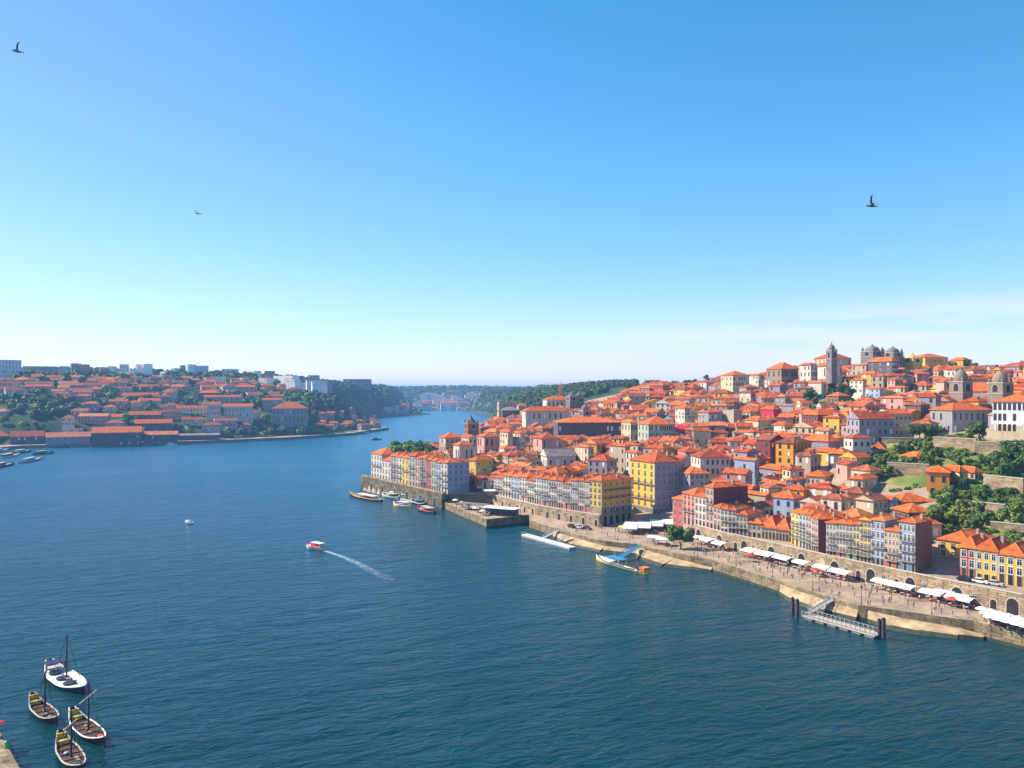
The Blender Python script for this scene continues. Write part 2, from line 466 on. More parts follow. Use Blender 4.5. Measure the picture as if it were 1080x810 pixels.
grid_mesh('city_hill', np.arange(-140, 1100, 4.0), np.concatenate([np.arange(150, 700, 4.0), np.arange(700, 2700, 20.0)]), porto_z, M['hill'], 'steep bank rising from the river under the old town', [M['street'], M['gaia']], lambda x, y: 0 if in_poly(x, y, GREEN) or in_poly(x, y, WOOD2) else (2 if y > 900 else 1))
grid_mesh('opposite_hill', np.concatenate([np.arange(-1900, -600, 25.0), np.arange(-600, -50, 6.0)]), np.concatenate([np.arange(100, 900, 8.0), np.arange(900, 2700, 14.0)]), gaia_z, M['gaia'], 'lower wooded bank across the river')
def far_z(x, y):
    n = 9*np.sin(x/310.0+1.3)*np.cos(y/500.0) + 5*np.sin(x/120.0+y/210.0)
    w = np.where(x < -500, 1.0, np.where(x > 100, 1.0, 0.0))
    rise = smooth((y - 2640 + 250*w) / (900.0 - 100*w))
    return -4.5 + (70 + n) * rise * np.where(np.abs(x) > 6000, 1, 1)
grid_mesh('far_hills', np.concatenate([np.arange(-9000, -1200, 200.0), np.arange(-1200, 1200, 40.0), np.arange(1200, 9000, 200.0)]), np.concatenate([np.arange(2500, 4000, 50.0), np.arange(4000, 16000, 500.0)]), far_z, M['farland'], 'low hills closing the river valley far off')

# ------------------------------------------------------------------ the river
m = bpy.data.materials.new('river_water'); m.use_nodes = True; M['water'] = m
t = m.node_tree; b = t.nodes['Principled BSDF']
b.inputs['Base Color'].default_value = (0.004, 0.045, 0.075, 1)
b.inputs['Roughness'].default_value = 0.22
b.inputs['IOR'].default_value = 1.33
b.inputs['Specular IOR Level'].default_value = 0.34
b.inputs['Specular Tint'].default_value = (0.45, 0.85, 1.0, 1)
tc = t.nodes.new('ShaderNodeTexCoord')
mp = t.nodes.new('ShaderNodeMapping'); mp.vector_type = 'TEXTURE'; mp.inputs['Rotation'].default_value = (0, 0, R(22)); mp.inputs['Scale'].default_value = (2.4, 1.0, 1.0)
t.links.new(tc.outputs['Object'], mp.inputs[0])
n1 = t.nodes.new('ShaderNodeTexNoise'); n1.inputs['Scale'].default_value = 0.42; n1.inputs['Detail'].default_value = 4; n1.inputs['Roughness'].default_value = 0.55; n1.inputs['Distortion'].default_value = 0.8
n2 = t.nodes.new('ShaderNodeTexNoise'); n2.inputs['Scale'].default_value = 0.11; n2.inputs['Detail'].default_value = 3
n3 = t.nodes.new('ShaderNodeTexNoise'); n3.inputs['Scale'].default_value = 0.012; n3.inputs['Detail'].default_value = 4
for n in (n1, n2): t.links.new(mp.outputs[0], n.inputs['Vector'])
t.links.new(tc.outputs['Object'], n3.inputs['Vector'])
ad = t.nodes.new('ShaderNodeMath'); ad.operation = 'MULTIPLY_ADD'; ad.inputs[1].default_value = 1.6
t.links.new(n2.outputs['Fac'], ad.inputs[0]); t.links.new(n1.outputs['Fac'], ad.inputs[2])
bp = t.nodes.new('ShaderNodeBump'); bp.inputs['Strength'].default_value = 1.0; bp.inputs['Distance'].default_value = 0.55
t.links.new(ad.outputs[0], bp.inputs['Height']); t.links.new(bp.outputs[0], b.inputs['Normal'])
# patches of calmer and rougher water
mr = t.nodes.new('ShaderNodeMapRange'); mr.inputs['From Min'].default_value = 0.35; mr.inputs['From Max'].default_value = 0.65; mr.inputs['To Min'].default_value = 0.5; mr.inputs['To Max'].default_value = 1.0
t.links.new(n3.outputs['Fac'], mr.inputs['Value']); t.links.new(mr.outputs[0], bp.inputs['Distance'])
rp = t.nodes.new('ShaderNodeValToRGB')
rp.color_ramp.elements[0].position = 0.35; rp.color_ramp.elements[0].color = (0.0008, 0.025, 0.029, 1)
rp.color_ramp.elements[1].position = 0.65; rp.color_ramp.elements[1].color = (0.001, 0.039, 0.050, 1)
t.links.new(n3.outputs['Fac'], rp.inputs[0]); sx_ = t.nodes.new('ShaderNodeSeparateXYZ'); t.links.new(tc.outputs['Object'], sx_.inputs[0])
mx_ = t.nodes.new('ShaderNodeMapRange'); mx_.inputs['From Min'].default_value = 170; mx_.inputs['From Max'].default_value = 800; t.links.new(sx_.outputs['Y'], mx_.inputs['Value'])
mi_ = t.nodes.new('ShaderNodeMixRGB'); mi_.inputs['Color2'].default_value = (0.001, 0.095, 0.165, 1)  # bluer with distance: reflected sky put into the base colour
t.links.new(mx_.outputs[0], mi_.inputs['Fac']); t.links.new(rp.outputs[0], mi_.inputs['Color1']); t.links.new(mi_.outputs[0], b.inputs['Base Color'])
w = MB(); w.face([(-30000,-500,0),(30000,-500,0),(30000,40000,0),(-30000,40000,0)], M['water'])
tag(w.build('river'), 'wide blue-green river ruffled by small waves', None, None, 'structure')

# ------------------------------------------------------------------ haze
def build_haze():
    h = MB(); hm = bpy.data.materials.new('haze_air'); hm.use_nodes = True
    t = hm.node_tree; t.nodes.clear()
    o = t.nodes.new('ShaderNodeOutputMaterial'); v = t.nodes.new('ShaderNodeVolumePrincipled')
    v.inputs['Color'].default_value = (0.30, 0.58, 1.0, 1)
    v.inputs['Density'].default_value = HAZE
    v.inputs['Anisotropy'].default_value = 0.0
    t.links.new(v.outputs[0], o.inputs['Volume'])
    h.box(-10000, 10000, -600, 17000, -6.5, 150, hm)
    tag(h.build('haze'), 'thin blue haze over the river valley', None, None, 'stuff')
HAZE = 0.00012
build_haze()
# ------------------------------------------------------------------ buildings
def hip_roof(w, d, h, rh, over, rm, wm, kind='hip', ridge_along=None):
    """roof of a w (x) by d (y) house centred on its own origin, eaves at height h"""
    mb = MB()
    a, b = w/2 + over, d/2 + over
    t = 0.22
    along_x = (w >= d) if ridge_along is None else ridge_along
    if kind == 'flat':
        mb.box(-a+over, a-over, -b+over, b-over, h, h+0.25, rm)
        for (x0,x1,y0,y1) in ((-a+over,a-over,-b+over,-b+over+0.3),(-a+over,a-over,b-over-0.3,b-over),(-a+over,-a+over+0.3,-b+over+0.31,b-over-0.31),(a-over-0.3,a-over,-b+over+0.31,b-over-0.31)):
            mb.box(x0,x1,y0,y1,h+0.26,h+0.9,wm)
        return mb
    if along_x:
        rx = (a - b if kind == 'hip' and a > b else (a*0.05 if kind == 'hip' else a)); r0, r1 = (-rx, 0), (rx, 0)
    else:
        ry = (b - a if kind == 'hip' and b > a else (b*0.05 if kind == 'hip' else b)); r0, r1 = (0, -ry), (0, ry)
    E = [(-a,-b,h),(a,-b,h),(a,b,h),(-a,b,h)]
    T = [(-a,-b,h+t),(a,-b,h+t),(a,b,h+t),(-a,b,h+t)]
    P0 = (r0[0], r0[1], h+t+rh); P1 = (r1[0], r1[1], h+t+rh)
    mb.face(E[::-1], wm)
    for i in range(4): mb.face([E[i], E[(i+1)%4], T[(i+1)%4], T[i]], rm)
    endm = rm if kind == 'hip' else wm
    if along_x:
        mb.face([T[0], T[1], P1, P0], rm); mb.face([T[2], T[3], P0, P1], rm)
        mb.face([T[1], T[2], P1], endm); mb.face([T[3], T[0], P0], endm)
    else:
        mb.face([T[1], T[2], P1, P0], rm); mb.face([T[3], T[0], P0, P1], rm)
        mb.face([T[0], T[1], P0], endm); mb.face([T[2], T[3], P1], endm)
    # ridge and hip caps
    def cap(p, q):
        p = Vector(p); q = Vector(q)
        if (q - p).length > 0.5: mb.tube(p, q, 0.13, 0.13, M['ridge'], 4, True)
    if w * d < 900:
        cap(P0, P1)
        if kind == 'hip':
            if along_x: cap(T[0], P0); cap(T[3], P0); cap(T[1], P1); cap(T[2], P1)
            else: cap(T[0], P0); cap(T[1], P0); cap(T[2], P1); cap(T[3], P1)
    return mb

def wall_mesh(w, d, h, drop, wm, storeys, bays, sbays, sides='frlb', lit=True, base=None, winstyle=None, ground=True, rr=rnd):
    """plain wall block with its small far-off windows standing in their stone surrounds"""
    mb = MB()
    mb.box(-w/2, w/2, -d/2, d/2, -drop, h, wm, False)
    if base:
        bh = base[1]
        mb.box(-w/2-0.06, w/2+0.06, -d/2-0.06, d/2+0.06, -drop, bh, base[0], False)
    if storeys:
        sh = h / storeys; wv = (rr.choice([0.42, 0.5, 0.56, 0.62]), rr.choice([0.34, 0.42, 0.5])); winstyle = winstyle or rr.choice([M['trim'], M['trim'], M['whitepaint'], M['w_brown'], wm])
        def side(n, length, ox, oy, ux, uy, nx, ny):
            for i in range(n):
                c = -length/2 + length*(i+0.5)/n
                for k in range(storeys):
                    if rr.random() < 0.13: continue
                    wh = sh*wv[0]; ww = min(1.15, length/n*wv[1])
                    zb = k*sh + sh*0.24
                    def rect(e, hw, z0, z1, mt):
                        x0, y0 = ox + ux*(c-hw), oy + uy*(c-hw); x1, y1 = ox + ux*(c+hw), oy + uy*(c+hw)
                        A = [(x0+nx*e, y0+ny*e), (x1+nx*e, y1+ny*e)]; B = [(x0, y0), (x1, y1)]
                        p = [(A[0][0],A[0][1],z0),(A[1][0],A[1][1],z0),(A[1][0],A[1][1],z1),(A[0][0],A[0][1],z1),(B[0][0],B[0][1],z0),(B[1][0],B[1][1],z0),(B[1][0],B[1][1],z1),(B[0][0],B[0][1],z1)]
                        mb.faces(p, [(0,1,2,3),(1,5,6,2),(4,0,3,7),(3,2,6,7),(0,4,5,1)], mt)
                    rect(0.07, ww/2+0.16, zb-0.14, zb+wh+0.16, winstyle or M['trim'])
                    rect(0.10, ww/2, zb, zb+wh, M['glass'] if rr.random() < 0.85 else M['whitepaint'])
        if 'f' in sides: side(bays, w, 0, -d/2, 1, 0, 0, -1)
        if 'b' in sides: side(bays, w, 0, d/2, -1, 0, 0, 1)
        if 'l' in sides: side(sbays, d, -w/2, 0, 0, -1, -1, 0)
        if 'r' in sides: side(sbays, d, w/2, 0, 0, 1, 1, 0)
    return mb

def chimney_mb(s=1.0):
    mb = MB(); mb.box(-0.35*s,0.35*s,-0.5*s,0.5*s,-1.2,1.1*s,M['w_tan']); mb.box(-0.45*s,0.45*s,-0.6*s,0.6*s,1.1*s,1.25*s,M['trim']); mb.box(-0.15,0.15,-0.3,0.3,1.25*s,1.5*s,M['ridge'])
    return mb
CHIM = chimney_mb().mesh('chimney')
def dormer_mb(wm, rm):
    mb = MB(); mb.box(-0.8,0.8,-1.0,1.6,-0.8,1.1,wm); mb.box(-0.5,0.5,-1.05,-1.0,0.05,0.95,M['glass'],True)
    mb.faces([(-1.05,-1.25,1.1),(1.05,-1.25,1.1),(1.05,1.7,1.1),(-1.05,1.7,1.1),(0,-1.25,1.75),(0,1.7,1.75)],[(0,1,4),(1,2,5,4),(2,3,5),(3,0,4,5),(3,2,1,0)],rm)
    return mb
DORM = {k: dormer_mb(M[k2], M['roof']).mesh('dormer') for k, k2 in (('white','w_white'),('grey','roof_grey'),('red','w_red'))}

class Spec: pass
def spec(x, y, z, w, d, h, rz, wall='white', roof='roof', rk='hip', rh=None, storeys=3, bays=3, sbays=3, sides='fl', drop=6.0, over=0.4, along=None, chim=None, dorm=None, base=None, win=None):
    s = Spec(); s.__dict__.update(locals()); del s.__dict__['s']
    if s.rh is None: s.rh = min(w, d)/2*0.55
    return s
def spec_wall(s):
    return wall_mesh(s.w, s.d, s.h, s.drop, M['w_'+s.wall] if isinstance(s.wall, str) else s.wall, s.storeys, s.bays, s.sbays, s.sides, base=s.base, winstyle=s.win)
def spec_roof(s):
    return hip_roof(s.w, s.d, s.h, s.rh, s.over, M[s.roof], M['w_'+s.wall] if isinstance(s.wall, str) else s.wall, s.rk, s.along)
def spec_thing(s, name, label, cat, group=None):
    root = empty(name, (s.x, s.y, s.z), s.rz)
    tag(root, label, cat, group)
    spec_wall(s).build('wall', root)
    rf = spec_roof(s).build('roof', root)
    if s.chim:
        for (cx, cy) in s.chim: place('chimney', CHIM, (cx, cy, s.h+s.rh*0.75), 0, rf)
    if s.dorm:
        for (cx, cy, k) in s.dorm: place('dormer', DORM[k], (cx, cy, s.h+s.rh*0.45), 0 , rf)
    return root
def spec_merge(s, mb):
    a = spec_wall(s); a.add(spec_roof(s))
    if s.chim:
        c = chimney_mb()
        for (cx, cy) in s.chim: a.add(c, (cx, cy, s.h+s.rh*0.75))
    mb.add(a, (s.x, s.y, s.z), s.rz)
def corners(s, over=0.0):
    co, si = math.cos(s.rz), math.sin(s.rz); o = []
    for (a, b) in ((-1,-1),(1,-1),(1,1),(-1,1)):
        x = a*(s.w/2+over); y = b*(s.d/2+over)
        o.append((s.x + x*co - y*si, s.y + x*si + y*co))
    return o

footprints = []      # (x, y, radius, spec)
keep_low = []        # (px0, px1, py limit, depth): what stands in front of a landmark stays below this line
def reserve(s, pad=1.0): footprints.append((s.x, s.y, math.hypot(s.w, s.d)/2, s, pad))
def inside(s, x, y, pad):
    dx, dy = x - s.x, y - s.y; co, si = math.cos(-s.rz), math.sin(-s.rz)
    u = dx*co - dy*si; v = dx*si + dy*co
    return abs(u) < s.w/2 + pad and abs(v) < s.d/2 + pad
def taken(s):
    r = math.hypot(s.w, s.d)/2
    pts = corners(s) + [(s.x, s.y)]
    c = corners(s); pts += [((c[i][0]+c[(i+1)%4][0])/2, (c[i][1]+c[(i+1)%4][1])/2) for i in range(4)]
    for (x, y, rad, o, pad) in footprints:
        if (x-s.x)**2 + (y-s.y)**2 > (r+rad+pad)**2: continue
        if any(inside(o, p[0], p[1], pad) for p in pts): return True
        if any(inside(s, p[0], p[1], pad) for p in corners(o)+[(o.x,o.y)]): return True
    return False

# ---------- windows and balconies of the riverfront (each its own part) -------------
def window_mesh(ww, wh, frame, shutter=None, arch=False):
    mb = MB(); f = 0.13
    mb.box(-ww/2-f, ww/2+f, -0.07, 0.02, -f, 0, frame); mb.box(-ww/2-f, ww/2+f, -0.09, 0.02, wh, wh+f*1.3, frame)
    mb.box(-ww/2-f, -ww/2, -0.07, 0.02, 0.001, wh-0.001, frame); mb.box(ww/2, ww/2+f, -0.07, 0.02, 0.001, wh-0.001, frame)
    mb.box(-ww/2, ww/2, -0.02, 0.01, 0, wh, M['glass'])
    mb.box(-0.03, 0.03, -0.045, -0.02, 0.0, wh, M['whitepaint']); mb.box(-ww/2, -0.031, -0.045, -0.02, wh*0.68, wh*0.68+0.06, M['whitepaint']); mb.box(0.031, ww/2, -0.045, -0.02, wh*0.68, wh*0.68+0.06, M['whitepaint'])
    if shutter:
        mb.box(-ww/2-f-0.5, -ww/2-f, -0.06, 0.0, 0.05, wh-0.05, shutter); mb.box(ww/2+f, ww/2+f+0.5, -0.06, 0.0, 0.05, wh-0.05, shutter)
    return mb.mesh('window')
_wc = {}
def win(ww, wh, frame, shutter=None):
    k = (round(ww, 1), round(wh, 1), frame, shutter)
    if k not in _wc: _wc[k] = window_mesh(k[0], k[1], M[frame], M[shutter] if shutter else None)
    return _wc[k]
_bc = {}
def balcony(w):
    k = round(w*2)/2
    if k not in _bc:
        mb = MB(); mb.box(-k/2, k/2, -0.75, 0, -0.14, 0, M['trim'])
        mb.box(-k/2, k/2, -0.75, -0.70, 0.92, 1.0, M['iron']); mb.box(-k/2, k/2, -0.74, -0.71, 0.06, 0.12, M['iron'])
        n = max(3, int(k/0.32))
        for i in range(n+1):
            x = -k/2 + 0.02 + (k-0.04)*i/n
            mb.box(x-0.022, x+0.022, -0.745, -0.705, 0.12, 0.92, M['iron'])
        for sx in (-1, 1): mb.box(sx*k/2-0.02, sx*k/2+0.02, -0.69, -0.01, 0.92, 1.0, M['iron'])
        _bc[k] = mb.mesh('balcony')
    return _bc[k]
_dc = {}
def door_mesh(col, ww=1.3, hh=2.5):
    if (col, ww) not in _dc:
        mb = MB(); mb.box(-ww/2-0.15, ww/2+0.15, -0.06, 0.01, 0, hh+0.18, M['trim']); mb.box(-ww/2, ww/2, -0.09, -0.06, 0, hh, M[col])
        _dc[(col, ww)] = mb.mesh('door')
    return _dc[(col, ww)]

def front_house(p, q, z0, ztop, depth, wall, label, bays=2, storeys=4, roof='roof', rk='hip', frame='trim', shutter=None, balc=(), doorcol='wood', side_wall=None, name='townhouse', group='townhouses along the riverfront', rh=None, cat='townhouse', ground_h=None, right_win=0, left_win=0, shop=None, chim=True, base=None, dorm=0):
    """house whose front runs from p (upstream end, nearer the camera is q) ; front faces the river"""
    p = Vector((p[0], p[1])); q = Vector((q[0], q[1]))
    u = (q - p); w = u.length; u.normalize()
    n = Vector((-u.y, u.x))            # into the block
    c = (p + q)/2 + n*(depth/2)
    rz = math.atan2(u.y, u.x)
    h = ztop - z0
    W = M['w_'+wall]
    s = spec(c.x, c.y, z0, w-0.05, depth, h, rz, wall, roof, rk, rh, 0, bays, 3, '', 6.0, 0.45)
    root = empty(name, (c.x, c.y, z0), rz); tag(root, label, cat, group)
    mb = MB(); mb.box(-s.w/2, s.w/2, -depth/2, depth/2, -5, h, W, False)
    if side_wall:
        mb.box(s.w/2, s.w/2+0.12, -depth/2+0.02, depth/2-0.02, -5, h-0.03, M[side_wall], True)
    gh = ground_h or min(3.6, h/storeys)
    if base: mb.box(-s.w/2-0.05, s.w/2+0.05, -depth/2-0.05, -depth/2, -5, gh-0.15, M[base])
    for sx in (-1, 1): mb.box(sx*(s.w/2-0.14)-0.14, sx*(s.w/2-0.14)+0.14, -depth/2-0.07, -depth/2+0.01, gh, h-0.25, M['trim'])
    mb.box(-s.w/2, s.w/2, -depth/2-0.16, -depth/2+0.01, h-0.24, h-0.002, M['trim'])
    mb.build('wall', root)
    rf = spec_roof(s).build('roof', root)
    if chim and w > 3.5: place('chimney', CHIM, (s.w*0.28, depth*0.12, h + s.rh*0.7), 0, rf)
    for i in range(dorm): place('dormer', DORM['white'], (-s.w/2 + s.w*(i+0.5)/dorm, -depth/2+depth*0.22, h+s.rh*0.42), 0, rf)
    sh = (h - gh) / max(1, storeys-1)
    ww = min(1.25, w/bays*0.55)
    for k in range(storeys):
        zb = (0.15 if k == 0 else gh + (k-1)*sh + 0.35); wh = (gh*0.74 if k == 0 else sh*0.68)
        if k == 0:
            for i in range(bays):
                x = -s.w/2 + s.w*(i+0.5)/bays
                place('door', door_mesh(doorcol if i % 2 == 0 else 'black', round(ww, 1), round(gh*0.78, 1)), (x, -depth/2-0.055, 0), 0, root)
            continue
        last = (k == storeys-1)
        for i in range(bays):
            x = -s.w/2 + s.w*(i+0.5)/bays
            place('window', win(ww, wh if not last else wh*0.92, frame, shutter), (x, -depth/2, zb), 0, root)
        if k in balc: place('balcony', balcony(s.w*0.9), (0, -depth/2-0.02, zb-0.05), 0, root)
        for cnt, sx, ang in ((right_win, 1, 90), (left_win, -1, -90)):
            for i in range(cnt):
                y = -depth/2 + depth*(i+0.5)/cnt
                place('window', win(1.0, wh*0.9, frame), (sx*(s.w/2+(0.12 if side_wall and sx > 0 else 0)), y, zb), R(ang), root)
    reserve(s, 0.8)
    return root

def fpoint(px, poly):
    """where the sight line of column px crosses a ground polyline"""
    k = (px - 540.0)/F_PX
    for i in range(len(poly)-1):
        a, b = poly[i], poly[i+1]
        fa = a[0] - k*a[1]; fb = b[0] - k*b[1]
        if fa == fb: continue
        t = fa/(fa-fb)
        if -1e-6 <= t <= 1+1e-6:
            return Vector((a[0]+(b[0]-a[0])*t, a[1]+(b[1]-a[1])*t))
    best = None
    for (a, b) in ((poly[0], poly[1]), (poly[-2], poly[-1])):      # a little beyond either end
        fa = a[0] - k*a[1]; fb = b[0] - k*b[1]
        if fa == fb: continue
        t = fa/(fa-fb); e = abs(t-0.5)
        if best is None or e < best[0]: best = (e, Vector((a[0]+(b[0]-a[0])*t, a[1]+(b[1]-a[1])*t)))
    return best[1]
def ztop_at(p, py): return CAM_H - (py - HOR)*p[1]/F_PX
# ------------------------------------------------------------------ quays
def off(poly, dist):
    """polyline moved sideways to its left by dist"""
    out = []
    for i, p in enumerate(poly):
        a = Vector(poly[max(0, i-1)][:2]); b = Vector(poly[min(len(poly)-1, i+1)][:2])
        d = (b-a).normalized(); out.append((p[0] - d.y*dist, p[1] + d.x*dist))
    return out
F_LINE = [(-92, 521), (-88.6, 517), (-33.7, 431), (-10, 428), (13.5, 385), (38.4, 355)]      # old wall side of the square
F_LINE2 = [(69.8, 337), (79.7, 312), (98.9, 294.6), (100.4, 271.2), (101, 266), (119, 243)]
F_LINE3 = [(128.5, 240), (140.2, 226), (152, 212)]
Q = [(126, 180), (123, 198), (116.8, 208.6), (109.8, 213), (94, 224), (90, 233), (84.8, 245), (79.6, 259), (76, 268), (69, 284), (58.5, 296), (47.5, 313), (36, 320), (27.5, 332.6), (16.7, 353), (8, 372), (8, 388), (-11.6, 374), (-48, 463), (-39, 461), (-33, 434)]
M_LINE = [(150, 185), (132, 213), (119, 233.6), (101.7, 264), (91.5, 285), (79, 307.7), (72.5, 325)]
slab = Q + [(-10, 430), (15, 388), (42, 362), (60, 400), (88, 372), (84, 345), (76, 330)] + list(reversed(M_LINE))
mb = MB()
def poly_prism(mb, poly, z0, z1, top, side):
    """prism over any outline, its top triangulated"""
    n = len(poly)
    a = sum(poly[i][0]*poly[(i+1) % n][1] - poly[(i+1) % n][0]*poly[i][1] for i in range(n))
    if a < 0: poly = list(reversed(poly))
    from mathutils.geometry import tessellate_polygon
    tris = tessellate_polygon([[Vector((p[0], p[1], 0)) for p in poly]])
    fs = []
    for t3 in tris:
        A, B, C = (poly[i] for i in t3)
        cr = (B[0]-A[0])*(C[1]-A[1]) - (B[1]-A[1])*(C[0]-A[0])
        fs.append(tuple(t3) if cr > 0 else tuple(reversed(t3)))
    mb.faces([(p[0], p[1], z1) for p in poly], fs, top)
    for i in range(n):
        p, q = poly[i], poly[(i+1) % n]
        mb.face([(p[0],p[1],z0),(q[0],q[1],z0),(q[0],q[1],z1),(p[0],p[1],z1)], side)
poly_prism(mb, slab, -4, 3.9, M['paving'], M['quaywall'])
# coping along the edge
for i in range(len(Q)-1):
    a, b = Vector(Q[i]), Vector(Q[i+1]); L = (b-a).length
    if L < 1.0: continue
    c = (a+b)/2; u = (b-a).normalized(); n = Vector((-u.y, u.x))
    mb.rbox((c.x + n.x*0.25*-1, c.y - n.y*0.25), L, 0.6, 3.91, 4.12, math.atan2(u.y, u.x), M['stone'])
    mb.rbox((c.x, c.y), L, 0.5, -2, 0.75, math.atan2(u.y, u.x), M['slime'])
tag(mb.build('promenade'), 'sunlit stone promenade along the river under the old wall', None, None, 'structure')
# upper street between the old wall and the houses
mb = MB()
up = M_LINE + [(69.8, 337), (79.7, 312), (98.9, 294.6), (100.4, 271.2), (101, 266), (119, 243), (128.5, 240), (140.2, 226), (152, 212), (165, 195)]
def strip(a, b, z0, z1, top, side, mb):
    poly_prism(mb, list(a) + list(reversed(b)), z0, z1, top, side)
inner = [(66.5,334),(72,322),(81,309),(92,292),(102,268),(119.5,241),(132,222),(152,190)]
strip([(72.5,325),(79,307.7),(91.5,285),(101.7,264),(119,233.6),(132,213),(150,185)], [(70.5,338),(82,313),(100.5,296),(102.5,270),(122,244),(130,241),(143,227),(170,192)], 3.0, 8.4, M['street'], M['stone'], mb)
tag(mb.build('street'), 'narrow upper street behind the arched wall', None, None, 'structure')

# the arched wall under the street
rw = empty('arched_wall', (*M_LINE[3], 3.9)); tag(rw, 'long granite wall with arched doorways behind the white awnings', 'wall')
mb = MB(); arches = []
Mx = list(reversed(M_LINE))
for i in range(len(Mx)-1):
    a, b = Vector(Mx[i]), Vector(Mx[i+1]); L = (b-a).length; u = (b-a).normalized(); ang = math.atan2(u.y, u.x); n = Vector((u.y, -u.x))
    c = (a+b)/2
    mb.rbox((c.x - rw.location.x, c.y - rw.location.y), L+0.3, 0.7, -1, 5.6, ang, M['stone'])
    mb.rbox((c.x - rw.location.x, c.y - rw.location.y), L+0.4, 1.0, 5.6, 5.8, ang, M['trim'])
    k = max(1, int(L/4.3))
    for j in range(k):
        p = a + u*(L*(j+0.5)/k)
        arches.append((p.x + n.x*0.36 - rw.location.x, p.y + n.y*0.36 - rw.location.y, ang))
mb.build('masonry', rw)
def arch_mesh(w, h, name='doorway'):
    mb = MB(); r = w/2; pts = [(-r, 0), (r, 0)] + [(r*math.cos(t_*math.pi/8), h - r + r*math.sin(t_*math.pi/8)) for t_ in range(9)]
    R2 = r + 0.28; po = [(-R2, 0), (R2, 0)] + [(R2*math.cos(t_*math.pi/8), h - r + R2*math.sin(t_*math.pi/8)) for t_ in range(9)]
    for (pp, y0, mt) in ((po, -0.06, M['trim']), (pts, -0.09, M['dark'])):
        mb.face([(x, y0, z) for (x, z) in pp], mt)
        m_ = len(pp)
        for i in range(m_):
            p, q = pp[i], pp[(i+1) % m_]
            mb.face([(q[0], y0, q[1]), (p[0], y0, p[1]), (p[0], 0.05, p[1]), (q[0], 0.05, q[1])], mt)
    return mb.mesh(name)
A_big = arch_mesh(3.0, 4.2); A_mid = arch_mesh(1.6, 2.9); A_win = window_mesh(1.1, 1.3, M['trim'])
for i, (x, y, a) in enumerate(arches):
    if i % 3 == 0: place('doorway', A_big, (x, y, 0.02), a, rw)
    elif i % 3 == 1: place('window', A_win, (x, y, 2.1), a, rw)
    else: place('doorway', A_mid, (x, y, 0.02), a, rw)
# slipways of pale stone at the foot of the quay
def slipway(pts, label):
    mb = MB(); nrm = []
    base = pts[len(pts)//2]
    for i in range(len(pts)-1):
        (x0, y0, h0, w0), (x1, y1, h1, w1) = pts[i], pts[i+1]
        u = Vector((x1-x0, y1-y0)).normalized(); n = Vector((u.y, -u.x))
        if n.x > 0: n = -n
        A = (x0, y0, h0); B = (x1, y1, h1); C = (x1+n.x*w1, y1+n.y*w1, -0.6); D = (x0+n.x*w0, y0+n.y*w0, -0.6)
        E = (x0+n.x*w0*0.62, y0+n.y*w0*0.62, 0.95); G = (x1+n.x*w1*0.66, y1+n.y*w1*0.66, 0.8)
        mb.face([A, B, G, E], M['sand']); mb.face([E, G, C, D], M['slime'])
    tag(mb.build('slipway'), label, None, None, 'structure')
slipway([(82,252,3.2,0.5),(85,244.5,2.9,4),(90,233,2.6,5),(94,224,2.6,1.0)], 'pale stone slipway beside the jetty gangway')
slipway([(96,222.4,3.0,1.0),(101,219,2.5,6),(107,215,2.1,7),(114,210,1.8,5),(118,206,1.2,1)], 'long pale slipway sloping along the quay foot')
slipway([(47.5,313,3.0,1.5),(52,306,2.6,7),(58.5,296,2.2,8.5),(64,290,1.8,4),(69,284,1.5,1)], 'pale stone slipway below the round tree')
slipway([(18,350,2.5,1.5),(27.5,332.6,2.4,6),(36,320,2.2,3),(47,313,2,1)], 'rough stone slipway above the pontoon')
# outward steps from the upper quay
# wall in the water below the point
wq = empty('river_wall', (-60, 478, 0)); tag(wq, 'tall stained river wall carrying the houses on the point', 'wall')
mb = MB()
for (a, b) in (((-95, 524), (-88.9, 515.5)), ((-88.9, 515.5), (-36, 432.5)), ((-36, 432.5), (-9.5, 426.5))):
    a = Vector(a); b = Vector(b); u = (b-a).normalized(); c = (a+b)/2
    mb.rbox((c.x+60, c.y-478), (b-a).length+0.6, 2.2, -3, 8.4, math.atan2(u.y, u.x), M['stained_shaded'])
    mb.rbox((c.x+60, c.y-478), (b-a).length+0.7, 2.5, -3, 1.2, math.atan2(u.y, u.x), M['slime'])
    mb.rbox((c.x+60, c.y-478), (b-a).length+0.5, 0.4, 8.4, 9.3, math.atan2(u.y, u.x), M['stone'])
mb.build('masonry', wq)
a = Vector((-88.9, 515.5)); b = Vector((-36, 432.5)); u = (b-a).normalized(); n = Vector((u.y, -u.x))
for i in range(11):
    p = a + (b-a)*((i+0.6)/11.5) + n*1.15
    place('doorway', A_mid if i % 2 else A_big, (p.x+60, p.y-478, 1.5), math.atan2(u.y, u.x), wq)

# arcaded base wall under the western row
wa = empty('arcade_wall', (2, 407, 3.9)); tag(wa, 'tan stone wall with doors and small windows under the long pale house row', 'wall')
mb = MB(); FL = F_LINE[3:]
for i in range(len(FL)-1):
    a, b = Vector(FL[i]), Vector(FL[i+1]); u = (b-a).normalized(); n = Vector((u.y, -u.x)); c = (a+b)/2 + n*0.6
    mb.rbox((c.x-2, c.y-407), (b-a).length, 1.2, -2, 4.9, math.atan2(u.y, u.x), M['stone'])
    mb.rbox((c.x-2, c.y-407), (b-a).length, 1.5, 4.9, 5.15, math.atan2(u.y, u.x), M['trim'])
    L = (b-a).length; k = int(L/3.6)
    for j in range(k):
        p = a + u*(L*(j+0.5)/k) + n*1.21
        if j % 2: place('doorway', A_mid, (p.x-2, p.y-407, 0.0), math.atan2(u.y, u.x), wa)
        else: place('window', A_win, (p.x-2, p.y-407, 2.3), math.atan2(u.y, u.x), wa)
